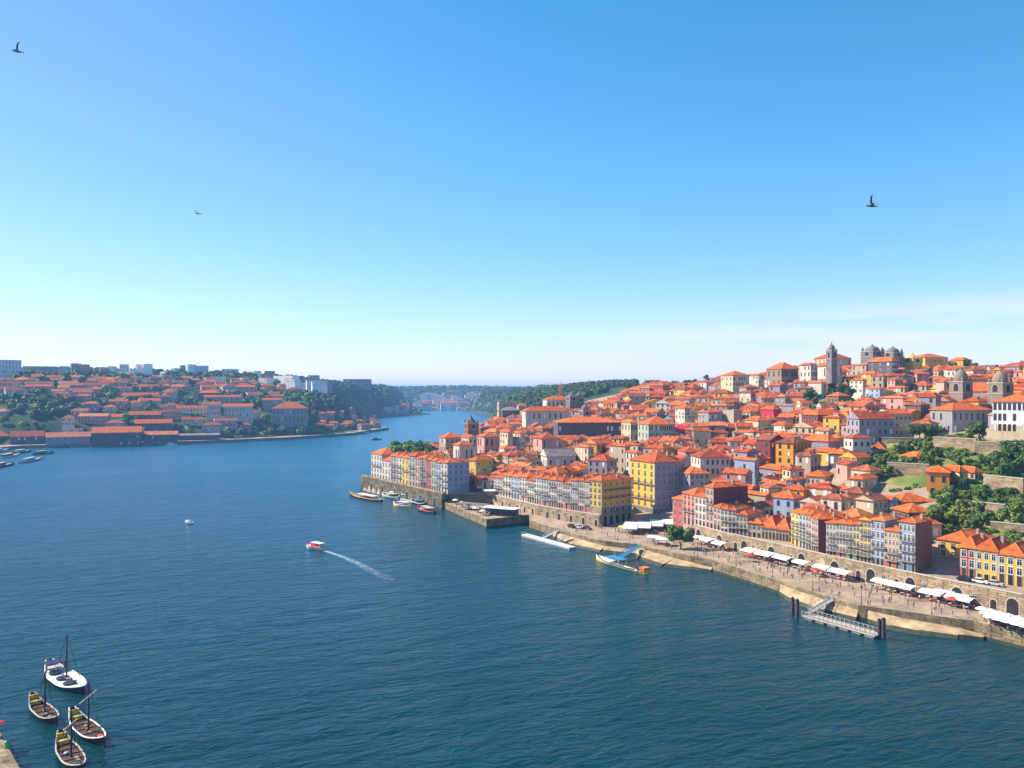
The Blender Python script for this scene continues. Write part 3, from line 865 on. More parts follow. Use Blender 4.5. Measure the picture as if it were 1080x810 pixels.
mb.build('masonry', wa)

# ------------------------------------------------------------------ the riverfront rows
def row(line, items, z0, depth, first_extra=None, **kw):
    for it in items:
        px0, px1, ey, wall, label = it[:5]
        o = dict(kw); o.update(it[5] if len(it) > 5 else {})
        p = fpoint(px0, line); q = fpoint(px1, line)
        zt = ztop_at((p+q)/2, ey); zz = o.pop('z0', z0); dd = o.pop('depth', depth)
        front_house(p, q, zz, zt, dd, wall, label, **o)

# on the point (upstream last)
row(F_LINE[1:3], [
 (391.5, 403, 479, 'white', 'broad white house ending the row on the point, facing open water', dict(bays=4, storeys=4, left_win=3, balc=(2,))),
 (403, 412, 486, 'white', 'low white house second from the tip of the point', dict(bays=3, storeys=3)),
 (412, 418, 481, 'grey', 'narrow grey house with dark balconies on the point, next to the low white house', dict(bays=2, storeys=5, balc=(1,2,3))),
 (418, 424, 482, 'white', 'narrow white five-storey balconied house on the point', dict(bays=2, storeys=5, balc=(1,2,3))),
 (424, 431, 483, 'yellow', 'small yellow house squeezed in the row on the point', dict(bays=2, storeys=4, balc=(2,))),
 (431, 438, 481, 'grey', 'grey house with weathered roof between yellow and pink ones on the point', dict(bays=2, storeys=5, balc=(2,3), roof='roof_old')),
 (438, 443, 484, 'pink', 'pink narrow house on the point', dict(bays=2, storeys=4)),
 (443, 449, 483, 'dark', 'dark tiled narrow house on the point', dict(bays=2, storeys=5, balc=(1,2,3), frame='whitepaint')),
 (449, 455, 485, 'red', 'dull red narrow house on the point', dict(bays=2, storeys=4, balc=(2,))),
 (455, 460, 486, 'green', 'grey-green narrow house on the point beside the tall pale corner block', dict(bays=2, storeys=4)),
 (460, 465, 488, 'blue', 'bluish tiled narrow house adjoining the tall pale corner block on the point', dict(bays=2, storeys=4, balc=(1,2))),
 (465, 472, 488, 'white', 'tall pale corner block with grey flank at the near end of the point', dict(bays=2, storeys=5, balc=(1,2,3), side_wall='w_blue', right_win=4, depth=13)),
], 8.4, 12, name='riverside_house', group='houses in the row on the point', frame='trim')

# long pale row above the tan wall
PR = [('grey', 504), ('white', 502), ('blue', 503), ('white', 503), ('cream', 507), ('white', 504), ('green', 505), ('white', 506), ('pink', 507), ('white', 510), ('grey', 507), ('cream', 507), ('green', 508), ('white', 508)]
xs = [521, 530, 539, 548, 556, 563.5, 571, 579, 586.5, 594, 601.5, 609, 615.5, 621]
ordn = ['first', 'second', 'third', 'fourth', 'fifth', 'sixth', 'seventh', 'eighth', 'ninth', 'tenth', 'eleventh', 'twelfth', 'thirteenth']
its = []
for i in range(13):
    c, e = PR[i]
    its.append((xs[i], xs[i+1], e, c, '%s house above the tan wall, %s from the downstream end of its row' % ({'grey':'grey','white':'white','blue':'blue tiled','cream':'cream','green':'grey-green','pink':'pink'}[c], ordn[i]),
      dict(bays=3, storeys=5 if e < 506 else 4, balc=(1, 2) if i % 3 == 0 else ((1, 3) if i % 3 == 1 else (2,)), roof='roof_old' if i % 4 == 0 else 'roof', frame='trim' if i % 2 else 'whitepaint', shutter=None, doorcol='redpaint' if i % 3 == 0 else 'wood')))
row(F_LINE[3:], its, 9.05, 11, group='pale houses above the tan wall')
# orange corner block
row(F_LINE[3:], [(621, 634.6, 507, 'yellow', 'orange and yellow corner block over dark arches beside the square', dict(bays=3, storeys=5, side_wall='w_ochre', right_win=5, depth=19, z0=3.9, base='stone', ground_h=8.5, name='corner_block', cat='corner block', group=None, dorm=1))], 3.9, 15)
cb = [o for o in COL.objects if o.name.startswith('corner_block')][0]
cs = footprints[-1][3]
mb = MB(); mb.box(cs.w/2+0.13, cs.w/2+0.2, -9.45, 9.45, -4, 8.2, M['granite_dark']); mb.box(cs.w/2+0.12, cs.w/2+0.32, -9.45, 9.45, 8.2, 8.5, M['trim']); mb.build('stone_base', cb)
am_ = arch_mesh(2.3, 4.6, 'archway'); aw_ = arch_mesh(1.3, 2.2, 'archway')
for i in range(5):
    y = -9.45 + 18.9*(i+0.5)/5
    place('archway', am_, (cs.w/2+0.21, y, 0.05), R(90), cb); place('archway', aw_, (cs.w/2+0.21, y, 5.5), R(90), cb)
for zz in (8.6, 12.0):
    place('balcony', balcony(17.0), (cs.w/2+0.14, 0, zz+3.1), R(90), cb)
# tower block with yellow front and grey flank
p, q = Vector((54.8, 384)), Vector((63.6, 367.5))
front_house(p, q, 3.9, 30.2, 17, 'yellow', 'tall block with yellow front and slate-grey flank behind the square', bays=4, storeys=7, side_wall='w_lilac', right_win=5, base='granite_dark', ground_h=6.0, name='tower_block', cat='tower block', group=None, balc=(2,4))
tb_ = [o for o in COL.objects if o.name.startswith('tower_block')][0]; ts_ = footprints[-1][3]
mb = MB(); mb.box(ts_.w/2+0.13, ts_.w/2+0.2, -8.45, 8.45, -4, 5.9, M['granite_dark']); mb.box(ts_.w/2+0.12, ts_.w/2+0.3, -8.45, 8.45, 5.9, 6.15, M['trim']); mb.box(ts_.w/2+0.12, ts_.w/2+0.3, -8.45, 8.45, 13.2, 13.45, M['trim']); mb.build('stone_base', tb_)
for i in range(4): place('archway', am_, (ts_.w/2+0.21, -8.45+16.9*(i+0.5)/4, 0.05), R(90), tb_)
# little red house
front_house(Vector((67.5, 346)), Vector((70.2, 339.5)), 3.9, 17.2, 7, 'red', 'small bright red house at the end of the white tents', bays=2, storeys=4, name='red_house', cat='house', group=None)

row(F_LINE2, [
 (720.5, 733, 521, 'pink', 'pinkish house with red windows beside the small bright red house', dict(bays=3, storeys=5, frame='redpaint', balc=(2,))),
 (733, 744.5, 524, 'white', 'pale house between the red-windowed house and the purple-flanked house', dict(bays=3, storeys=4, dorm=1)),
 (744.5, 752.5, 514, 'pink', 'tall house with a big blank dark purple flank rising over its neighbours', dict(bays=2, storeys=5, side_wall='w_maroon', depth=16, balc=(2,3), rh=1.6)),
 (752.5, 760, 535, 'pink', 'narrow pink-shuttered house below the purple flank', dict(bays=2, storeys=4)),
 (760, 768, 537, 'white', 'white house with tall windows, downstream half of a pair', dict(bays=2, storeys=4, balc=(2,))),
 (768, 776, 538, 'white', 'white house with tall windows, upstream half of a pair', dict(bays=2, storeys=4, balc=(1,2))),
 (776, 788, 543, 'cream', 'grey-cream house with yellow ground floor', dict(bays=3, storeys=3, balc=(1,))),
 (788, 803, 552, 'tan', 'low tan house with a white awning over its door', dict(bays=3, storeys=2)),
 (803, 818, 557, 'yellow', 'low yellow house under a broad orange roof, the downstream one', dict(bays=4, storeys=2, rh=4.0)),
 (818, 832, 559, 'yellow', 'low yellow house under a broad orange roof, the upstream one', dict(bays=4, storeys=2, rh=4.0)),
], 8.4, 13)
F2b = [(96.5, 296), (103.0, 270.5)]
F2b = [(97.5, 290), (99, 284), (99.8, 278), (100.6, 271)]
def frow(px0, px1, ey, wall, label, **kw):
    row([(90, 303), (98.9, 292), (101, 271), (101.3, 266.5), (119, 243.2), (121, 241)], [(px0, px1, ey, wall, label, kw)], 8.4, 12)
frow(834.5, 843, 541, 'yellow', 'slim yellow-green house next to the low yellow pair', bays=2, storeys=5, balc=(1,2,3), frame='whitepaint')
frow(843, 850, 542, 'blue', 'slim bluish house with dark balconies before the brick-flanked house', bays=2, storeys=5, balc=(1,2,3))
frow(850, 856, 543, 'grey', 'slim grey-green balconied house before the brick-flanked house', bays=2, storeys=5, balc=(1,2))
frow(856, 863, 547, 'pink', 'pink-white house with a dark red flank', bays=3, storeys=5, side_wall='w_maroon', balc=(1,2), depth=10)
D_L = [(101.6, 267), (119, 243.2), (121, 241)]
row(D_L, [
 (871.5, 882, 552, 'grey', 'pale grey house with white windows beside the dark red flank', dict(bays=3, storeys=5, balc=(1,2,3), frame='whitepaint')),
 (882, 892, 552, 'white', 'off-white house with grey balconies, second past the dark red flank', dict(bays=3, storeys=5, balc=(1,3), doorcol='redpaint')),
 (892, 899.5, 553, 'cream', 'cream house with green ground floor in the upstream row', dict(bays=2, storeys=5, balc=(1,2,3), doorcol='greenpaint')),
 (899.5, 907, 553, 'yellow', 'pale yellow narrow house in the upstream row', dict(bays=2, storeys=5, balc=(1,2), doorcol='greenpaint')),
 (907, 919, 549, 'yellow', 'bright yellow house with dark balconies in the middle of the upstream row', dict(bays=3, storeys=6, balc=(1,2,4), rk='gable')),
 (919, 933, 549, 'blue', 'pale blue-grey house with white tall windows', dict(bays=3, storeys=5, balc=(2,), frame='whitepaint', roof='roof_pale')),
 (933, 948.5, 560, 'ochre', 'orange-yellow house with red ground floor', dict(bays=4, storeys=5, balc=(1,2), frame='whitepaint', doorcol='redpaint', roof='roof')),
 (948.5, 965.5, 551, 'blue', 'tall blue-tiled end house with a brown and purple flank', dict(bays=4, storeys=5, balc=(1,2,3), frame='whitepaint', doorcol='bluepaint', side_wall='w_brown', depth=9.5, rh=1.2)),
], 8.4, 12)
# yellow houses at the upstream end
front_house(Vector((131.2, 254)), Vector((136.5, 246.5)), 8.4, 16.6, 16, 'yellow', 'yellow house half in the shadow of the blue end house', bays=3, storeys=3, rh=2.6, name='yellow_house', cat='house', group=None)
A_L = [(128.8, 239.6), (140.2, 226), (160, 202)]
row(A_L, [
 (1012.5, 1029, 578, 'red', 'crimson three-storey house next to the long yellow houses', dict(bays=2, storeys=3, frame='whitepaint', rh=3.0)),
 (1029, 1052, 581, 'yellow', 'long yellow house adjoining the crimson house', dict(bays=3, storeys=3, frame='whitepaint', rh=3.0)),
 (1052, 1080, 586, 'yellow', 'long yellow house one door from the crimson house', dict(bays=3, storeys=3, frame='whitepaint', rh=3.0)),
 (1080, 1130, 592, 'yellow', 'long yellow house two doors from the crimson house, cut by the frame', dict(bays=4, storeys=3, frame='whitepaint', rh=3.0)),
], 8.4, 12, name='yellow_house', cat='house', group='low bright houses upstream')
M['blockwhite'] = mat('white_block_render', (0.78, 0.77, 0.74), 0.8, 0.05, 0.3)
# ------------------------------------------------------------------ landmarks on the hill
LAND = []     # (px, py, phrase) used to say where the other houses stand
def lm(px0, px1, ey, by, d=None, depth=12.0, rot=None, wall='white', roof='roof', rk='hip', label='', name='house', cat='house', storeys=3, bays=4, sbays=3, sides='flr', rh=None, keep=True, ref=None, over=0.5, along=None, base=None, win=None, group=None, chim=None, zbase=None, drop=8.0, build=True, pad=1.5):
    k = ((px0+px1)/2 - 540.0)/F_PX
    if d is None:
        d = 235.0
        while d < 2500:
            z = CAM_H - (by-HOR)*d/F_PX
            if gz(k*d, d) >= z: break
            d += 1.0
    a = math.atan2(k, 1.0)
    rz = -a if rot is None else R(rot)
    u = Vector((math.cos(rz), math.sin(rz))); v = Vector((-u.y, u.x))
    span = (px1-px0)/F_PX*d
    su = abs(u.x - k*u.y); sv = abs(v.x - k*v.y)
    w = max(3.0, (span - depth*sv)/max(su, 0.2))
    z0 = CAM_H - (by-HOR)*d/F_PX; h = (by-ey)*d/F_PX
    # nearest corner at depth d
    c = Vector((k*d, d)) + Vector((0, 1))*(abs(u.y)*w/2 + abs(v.y)*depth/2)
    c.x = k*c.y
    s = spec(c.x, c.y, z0, w, depth, h, rz, wall, roof, rk, rh, storeys, bays, sbays, sides, drop, over, along, chim, None, base, win)
    reserve(s, pad)
    if keep: keep_low.append((px0-1, px1+1, by - (0.0 if name in ('palace', 'arcaded_house') and px0 > 970 else (0.42 if d > 440 else 0.75))*(by-ey), d))
    if ref: LAND.append(((px0+px1)/2, (ey+by)/2, ref))
    if not build: return s
    r = spec_thing(s, name, label, cat, group)
    r['_x'] = 1; del r['_x']
    return r, s

def tower(px, top, by, d, w, mats='stone', name='bell_tower', label='', dome='dome', cat='tower', ref=None, keep=True):
    k = (px-540.0)/F_PX; z0 = CAM_H - (by-HOR)*d/F_PX; zt = CAM_H - (top-HOR)*d/F_PX; H = zt - z0
    root = empty(name, (k*d, d, z0), R(25)); tag(root, label, cat)
    capH = min(H*0.35, w*(0.8 if w > 8 else 1.1)); hb = H - capH
    m1 = M[mats]
    mb = MB(); mb.box(-w/2, w/2, -w/2, w/2, -8, hb, m1, False)
    mb.box(-w/2-0.3, w/2+0.3, -w/2-0.3, w/2+0.3, hb-0.5, hb, M['trim']); mb.box(-w/2-0.2, w/2+0.2, -w/2-0.2, w/2+0.2, hb*0.6-0.3, hb*0.6, M['trim'])
    mb.build('shaft', root)
    am = arch_mesh(w*0.36, hb*0.26, 'belfry_opening')
    for i, (x, y, a) in enumerate(((0,-1,0),(1,0,90),(0,1,180),(-1,0,270))):
        place('belfry_opening', am, (x*w/2, y*w/2, hb*0.66), R(a), root)
    mb = MB()
    if dome == 'dome':
        mb.lathe((0,0,hb), [(w*0.46,0),(w*0.46,capH*0.18),(w*0.42,capH*0.36),(w*0.33,capH*0.54),(w*0.2,capH*0.68),(w*0.09,capH*0.76),(w*0.08,capH*0.88),(0.05,capH)], m1, 16)
    else:
        mb.lathe((0,0,hb), [(w*0.5,0),(w*0.3,capH*0.3),(w*0.12,capH*0.6),(0.05,capH)], m1, 8)
    mb.tube((0,0,hb+capH-0.2), (0,0,hb+capH+1.4), 0.08, 0.05, M['iron'], 5)
    mb.build('cap', root)
    for sx in (-1,1):
        for sy in (-1,1):
            mb = MB(); mb.lathe((sx*w*0.42, sy*w*0.42, hb), [(w*0.07,0),(w*0.08,w*0.12),(0.04,w*0.3)], m1, 6); mb.build('pinnacle', root)
    s = spec(k*d, d, z0, w, w, H, 0); reserve(s, 1.0)
    if keep: keep_low.append((px-2-w*F_PX/d/2, px+2+w*F_PX/d/2, by, d-1))
    if ref: LAND.append((px, (top+by)/2, ref))
    return root

G = 26
# ---- right of the hill
lm(1046, 1100, 424, 458, 350, 16, -46, M['blockwhite'], label='big white building with rows of windows standing above the retaining wall', name='palace', cat='palace', storeys=3, bays=8, rh=3.2, base=(M['w_cream'], 3.5), ref='the big white building above the wall')
lm(980, 1046, 433, 460, 385, 14, 14, 'grey', label='wide house with grey arcaded front and orange roof beside the big white building', name='arcaded_house', cat='house', storeys=2, bays=7, rh=3.4, ref='the grey arcaded house')
tower(1013.5, 386, 432, 432, 7.8, 'w_stone', label='stone church tower, farther from the big white building of a pair', ref='the twin church towers')
tower(1055, 388, 432, 405, 7.8, 'w_stone', label='stone church tower nearer the big white building of a pair')
lm(1019, 1050, 413, 434, 430, 20, 20, 'stone', 'roof', label='stone church nave with orange roof between its twin towers', name='church', cat='church', storeys=1, bays=3, rh=4.6, base=(M['w_stone'], 3))
lm(1005, 1022, 412, 433, 445, 12, 20, 'tan', label='tan stone annexe downstream of the twin church towers', name='annexe', cat='building', storeys=2, bays=3)
lm(1064, 1085, 411, 424, 440, 12, 10, 'orange', label='orange-walled house beyond the big white building', storeys=2, bays=3)
lm(1066, 1084, 392, 405, 520, 12, 20, 'pink', label='pinkish house with wide eaves high beside the frame edge', storeys=2, bays=4)
lm(1035, 1053, 386, 399, 600, 12, 20, 'brown', label='square brown block on the skyline behind the twin towers', name='block', cat='building', storeys=2, bays=5, rk='flat', roof='roof_grey')
lm(958, 1000, 377, 390, 620, 16, 18, 'yellow', label='long building with yellow rounded end on the skyline', name='long_building', cat='building', storeys=2, bays=10, rh=3.0, ref='the long yellow-ended building on the skyline')
tower(962, 371.5, 390, 604, 9.5, 'w_yellow', 'rotunda', 'yellow round-topped bay at the end of the long skyline building', 'cone')
lm(1000, 1025, 380, 391, 640, 14, 18, 'ochre', label='dark orange long house upstream of the yellow-ended building', name='long_building', cat='building', storeys=2, bays=8, rh=2.6)
lm(915, 948, 381, 403, 560, 22, 20, 'dark', label='large dark palace with rows of white-framed windows below the domes', name='palace', cat='palace', storeys=4, bays=7, rh=3.0, win=M['whitepaint'], ref='the dark domed palace')
tower(920, 363, 384, 600, 11, 'granite_dark', 'domed_tower', 'dark domed tower on the skyline, downstream one of two')
tower(941.5, 365, 384, 604, 10, 'granite_dark', 'domed_tower', 'dark domed tower on the skyline, upstream one of two')
lm(900, 915, 385, 396, 590, 14, 20, 'tan', label='orange-roofed house with an arched gable beside the dark domed palace', storeys=2, bays=3, rk='gable')
tower(877, 361, 392, 560, 5.0, 'granite_dark', label='slender dark bell tower beside a white church front', dome='dome', ref='the slender bell tower')
lm(862, 888, 386, 400, 575, 14, 22, 'white', label='white church body at the foot of the slender bell tower', name='church', cat='church', storeys=1, bays=4, rk='gable', along=False)
lm(843, 862, 385, 405, 590, 12, 20, 'white', label='tall white house between the dark arcaded convent and the slender bell tower', storeys=3, bays=5, base=(M['w_cream'], 2))
lm(808, 842, 389, 409, 620, 20, 15, 'granite' if False else 'stone', label='stone convent with rows of arches on the skyline', name='convent', cat='convent', storeys=2, bays=10, rh=5.0, win=M['dark'], ref='the stone convent')
lm(858, 898, 378, 388, 660, 16, 15, 'cream', label='cream house with a long orange roof behind the convent', storeys=1, bays=6)
lm(760, 790, 396, 408, 640, 16, 20, 'cream', label='cream house with a wide hipped roof on the ridge downstream of the convent', storeys=2, bays=6, rh=3.6, ref='the wide-roofed cream house on the ridge')
lm(790, 806, 396, 410, 650, 12, 20, 'white', label='white house with tan panels just downstream of the convent', storeys=3, bays=3)
lm(896, 914, 401, 414, 520, 12, 18, 'white', label='white house below the dark domed palace', storeys=3, bays=5, ref='the white house under the domed palace')
lm(912, 934, 410, 424, 500, 12, 20, 'blue', label='bluish-white house above the salmon pink building', storeys=3, bays=5)
lm(930, 956, 420, 440, 452, 15, 22, 'pink', 'roof_pale', label='salmon pink building with a pale dormered roof in mid slope', name='pink_building', cat='building', storeys=3, bays=5, ref='the salmon pink building')
lm(938, 958, 409, 420, 500, 12, 20, 'tan', label='tan flat-fronted house between the pink building and the domed palace', storeys=2, bays=4)
lm(958, 990, 407, 420, 520, 14, 20, 'grey', label='grey school-like building behind the pink building', storeys=2, bays=6, roof='roof')
lm(975, 1002, 391, 403, 590, 12, 20, 'cream', label='cream house under the long skyline building', storeys=2, bays=5)
lm(897, 925, 410, 418, 540, 10, 20, 'white', label='low white house at the wood edge below the palace', storeys=1, bays=5, keep=False)
lm(872, 896, 418, 427, 500, 10, 20, 'brown', label='low brown house by the wood below the bell tower', storeys=1, bays=3)
lm(845, 890, 438, 452, 440, 12, 24, 'maroon', 'roof', label='long dark-flanked house under a broad orange roof mid slope', storeys=2, bays=6, keep=False)
# middle of the hill
lm(802, 824, 432, 444, 520, 12, 24, 'magenta', label='crimson-walled shed standing out among the roofs', name='hall', cat='hall', storeys=0, bays=1, rh=2.0, ref='the crimson-walled shed')
lm(823, 840, 428, 441, 535, 12, 24, 'lilac', 'roof_grey', label='grey slab-sided building behind the crimson-walled shed', storeys=0, bays=1, name='building', cat='building')
lm(839, 857, 452, 460, 455, 12, 24, 'magenta', label='low crimson wall and roof lower than the crimson-walled shed', name='hall', cat='hall', storeys=0, bays=1, keep=False, rh=2)
lm(813, 838, 449, 462, 470, 12, 20, 'white', label='white house with small windows below the crimson-walled shed', storeys=3, bays=6)
lm(784, 813, 444, 458, 480, 14, 20, 'cream', label='cream blank-walled building below and downstream of the crimson-walled shed', name='building', cat='building', storeys=0, bays=1, ref='the cream blank-walled building')
lm(762, 783, 434, 452, 520, 12, 20, 'tan', 'roof_grey', label='tall sand-coloured blank party wall mid slope', name='building', cat='building', storeys=0, bays=1, rk='flat', ref='the sand-coloured blank wall')
lm(736, 762, 435, 452, 525, 12, 20, 'grey', label='grey building with a row of white dormers beside the sand-coloured blank wall', storeys=2, bays=5, win=M['whitepaint'])
lm(712, 734, 431, 442, 560, 12, 20, 'white', label='white terrace house over the yellow crane base', storeys=3, bays=7)
lm(700, 730, 453, 463, 500, 16, 14, 'red', 'roof_red', label='hall with a shallow bright red tent-like roof', name='hall', cat='hall', storeys=1, bays=6, rh=2.8, rk='hip', ref='the hall with the bright red roof')
lm(672, 712, 448, 464, 495, 18, 12, 'green', 'roof', label='long grey-green market hall with an orange roof', name='market_hall', cat='hall', storeys=2, bays=12, ref='the grey-green market hall')
lm(655, 674, 446, 466, 520, 16, 14, 'cream', 'roof_pale', label='pale yellow building at the end of the long dark palace', name='building', cat='building', storeys=2, bays=4, ref='the pale yellow building')
lm(582, 656, 446, 468, 555, 26, 4, 'granite_dark' if False else 'dark', 'roof', label='very long dark stone palace with an orange roof above the pale row', name='palace', cat='palace', storeys=2, bays=16, rh=3.5, win=M['stone'], ref='the very long dark palace')
tower(617, 425, 447, 590, 6.5, 'granite_dark', label='small bell tower rising over the very long dark palace', ref='the small bell tower')
tower(603, 411, 430, 720, 7.5, 'granite_dark', label='square dark tower at the end of the orange-roofed church', dome='cone')
tower(610, 413, 431, 725, 7.5, 'granite_dark', label='square dark tower with domed cap beside the crane-side church', dome='dome')
lm(572, 604, 422, 432, 730, 18, 10, 'white', label='church with a long orange roof beside the two dark towers', name='church', cat='church', storeys=1, bays=6, rh=3.6, ref='the crane-side church')
lm(550, 600, 434, 444, 640, 14, 12, 'white', label='long white wall house with flat orange roof downhill of the crane-side church', storeys=1, bays=8)
lm(524, 545, 425, 436, 880, 18, 8, 'tan', 'roof_pale', label='tan ruinous block standing near the water beyond the town', name='ruin', cat='building', storeys=2, bays=5, rk='flat', ref='the tan ruinous block')
lm(528, 548, 433, 441, 860, 14, 8, 'dark', 'roof_grey', label='dark grey houses block just under the tan ruinous block', name='building', cat='building', storeys=2, bays=5)
lm(545, 556, 428, 437, 900, 14, 8, 'white', label='white house with orange roof beside the tan ruinous block', storeys=2, bays=3)
tower(497, 437, 462, 640, 9, 'w_brown', 'bell_tower', 'brown gabled church tower standing against the river', 'cone', ref='the brown tower against the river')
lm(498, 512, 452, 464, 650, 22, 20, 'brown', label='brown church body behind the tower against the river', name='church', cat='church', storeys=1, bays=2, rk='gable', along=False)
# on the point
lm(486, 503, 462, 486, 530, 12, 28, 'white', label='white gabled house high on the point', storeys=2, bays=2, rk='gable', along=False, ref='the white gabled house on the point')
lm(478, 500, 470, 488, 510, 9, 28, 'white', label='white chapel-like house with round-topped windows on the point', storeys=1, bays=3, keep=False)
lm(503, 527, 461, 485, 545, 13, 24, 'pink', label='lilac-pink long house with plain walls behind the point', storeys=2, bays=3, ref='the lilac-pink long house')
lm(463, 488, 462, 478, 560, 12, 26, 'tan', label='tan house with a broad roof behind the houses on the point', storeys=2, bays=4)
lm(494, 520, 486, 512, 458, 12, -50, 'yellow', label='bright yellow house standing alone behind the small square', storeys=4, bays=4, sbays=3, ref='the bright yellow house behind the small square')
lm(527, 541, 456, 476, 520, 12, 26, 'cream', label='tall cream house with a white gable in mid town', storeys=3, bays=3, rk='gable', along=False)
lm(541, 552, 457, 480, 520, 12, 26, 'white', label='tall white round-gabled house beside the rosy one', storeys=3, bays=2)
lm(562, 590, 463, 485, 478, 14, 20, 'pink', 'roof_old', label='rosy house with a row of red roof windows in front of the long dark palace', storeys=2, bays=4)
lm(570, 607, 482, 498, 455, 14, 12, 'white', 'roof_grey', label='low white-gabled warehouse with a brown-grey roof', name='warehouse', cat='warehouse', storeys=1, bays=4, rk='gable')
lm(606, 626, 472, 497, 452, 13, 30, 'cream', label='cream house with a dark flank between warehouse and corner block', storeys=3, bays=4)
lm(643, 664, 471, 500, 420, 14, 28, 'tan', label='tall tan house behind the orange corner block', storeys=3, bays=2, ref='the tall tan house behind the corner block')
lm(663, 674, 478, 505, 408, 10, 25, 'white', label='tall narrow white house behind the grey-flanked tower block', storeys=3, bays=2)
lm(702, 722, 489, 507, 395, 10, -40, 'white', label='white dormered house behind the grey-flanked tower block', storeys=2, bays=3, rk='gable')
lm(728, 770, 483, 502, 392, 14, 6, 'white', 'roof_old', label='long white arcaded house with a dark stepped roof mid town', storeys=2, bays=6, ref='the long white arcaded house')
lm(712, 748, 500, 514, 365, 14, 15, 'grey', label='grey-fronted house with wide orange roof above the pinkish riverfront house', storeys=2, bays=4)
lm(775, 800, 486, 512, 372, 12, 32, 'blue', label='blue-grey gabled house mid town downstream of the maroon-flanked house', storeys=2, bays=2, rk='gable', along=False)
lm(800, 835, 496, 517, 372, 14, 24, 'lilac', label='grey-walled house above the yellow two-storey house', storeys=1, bays=3)
lm(817, 836, 500, 514, 368, 9, -50, 'yellow', label='small yellow two-storey house at mid slope', storeys=2, bays=3, keep=False)
lm(810, 834, 512, 533, 340, 16, 30, 'maroon', label='maroon-flanked house with a steep orange roof above the low yellow houses', storeys=0, bays=2, rk='gable', along=False, ref='the maroon-flanked house')
lm(783, 810, 523, 540, 330, 13, 32, 'tan', label='tan gabled house close behind the riverfront below the maroon-flanked house', storeys=1, bays=2, rk='gable', along=False)
lm(830, 850, 507, 527, 336, 11, -50, 'blue', 'roof', label='pale blue-green house with two rows of blue windows above the riverfront', storeys=2, bays=3, ref='the pale blue-green house')
lm(850, 880, 503, 524, 345, 12, -40, 'cream', label='cream house with curved gable front below the green slope', storeys=2, bays=4, ref='the curved-gable cream house')
lm(896, 926, 506, 536, 318, 13, -48, 'cream', label='tall cream tower-like house below the green slope with a dark flank', storeys=3, bays=2, sbays=2, ref='the tall cream tower-like house')
lm(880, 898, 516, 528, 330, 11, -30, 'white', label='small white balconied house between two cream houses below the green slope', storeys=2, bays=3)
lm(846, 886, 466, 492, 390, 16, 26, 'lilac', label='large grey-flanked house with pale side wall above the curved-gable house', storeys=0, bays=2, rh=3)
lm(920, 982, 519, 528, 318, 12, 8, 'maroon', label='long house with a dark red wall under a straight orange roof', storeys=1, bays=3, rh=2.4, ref='the long dark red-walled house')
lm(930, 985, 530, 540, 296, 11, 8, 'yellow', label='low yellow house with small windows under a long orange roof', storeys=1, bays=6, rh=2.4)
lm(940, 984, 541, 552, 274, 10, 6, 'dark', label='low dark house with a long orange roof right behind the blue end house', storeys=1, bays=4, rh=2.2)
lm(977, 1003, 499, 525, 306, 12, -30, 'orange', label='bright orange house with a tall lit wall on the green slope', storeys=2, bays=2, rh=2, ref='the bright orange house')
lm(998, 1016, 498, 514, 312, 9, 10, 'yellow', label='middle hipped pavilion joined to the bright orange house', storeys=2, bays=2, rh=2, keep=False)
lm(1014, 1032, 499, 513, 314, 9, 10, 'tan', label='end hipped pavilion of the bright orange house, beside the trees', storeys=2, bays=2, rh=2, keep=False)
lm(947, 985, 484, 488, 345, 12, 8, 'dark', label='low house with a red-orange roof sunk in the green slope', storeys=1, bays=4, rh=2.4, ref='the low red-roofed house on the green slope')
lm(918, 936, 474, 480, 372, 12, -30, 'cream', label='small hip-roofed house at the green slope edge', storeys=1, bays=2, rh=2.8, keep=False)

# retaining walls and terraces of the green slope
def slope_wall(px0, px1, ty, by, d0, d1, label, material='stone'):
    a = atd(px0, by, d0); b = atd(px1, by, d1); u = (b-a); L = Vector((u.x, u.y)).length; h = (by-ty)*(d0+d1)/2/F_PX
    root = empty('retaining_wall', ((a.x+b.x)/2, (a.y+b.y)/2, (a.z+b.z)/2), math.atan2(u.y, u.x)); tag(root, label, 'wall', 'stone walls on the green slope')
    mb = MB(); mb.box(-L/2, L/2, -0.5, 0.5, -6, h, M[material])
    k = int(L/5)
    mb.build('masonry', root)
    mb = MB(); mb.box(-L/2-0.1, L/2+0.1, -0.62, 0.62, h+0.002, h+0.25, M['trim']); mb.build('coping', root)
    s = spec(root.location.x, root.location.y, 0, L, 1.0, h, root.rotation_euler.z); reserve(s, 0.5)
slope_wall(1028, 1100, 467, 483, 344, 326, 'high tan retaining wall directly under the big white building')
slope_wall(936, 980, 489, 497, 336, 326, 'weathered stone terrace wall below the low red-roofed house')
slope_wall(985, 1030, 462, 474, 362, 346, 'stone wall under the grey arcaded house')
slope_wall(1038, 1080, 503, 513, 303, 290, 'tan terrace wall with a doorway, upper of two at the frame edge')
slope_wall(1045, 1100, 553, 572, 264, 254, 'tan terrace wall just above the long yellow houses')
slope_wall(930, 975, 462, 470, 388, 380, 'garden wall below the clipped trees')
slope_wall(1010, 1060, 530, 536, 286, 274, 'low garden wall in the middle of the green slope')
slope_wall(805, 843, 409, 422, 612, 606, 'tall buttressed wall under the stone convent')
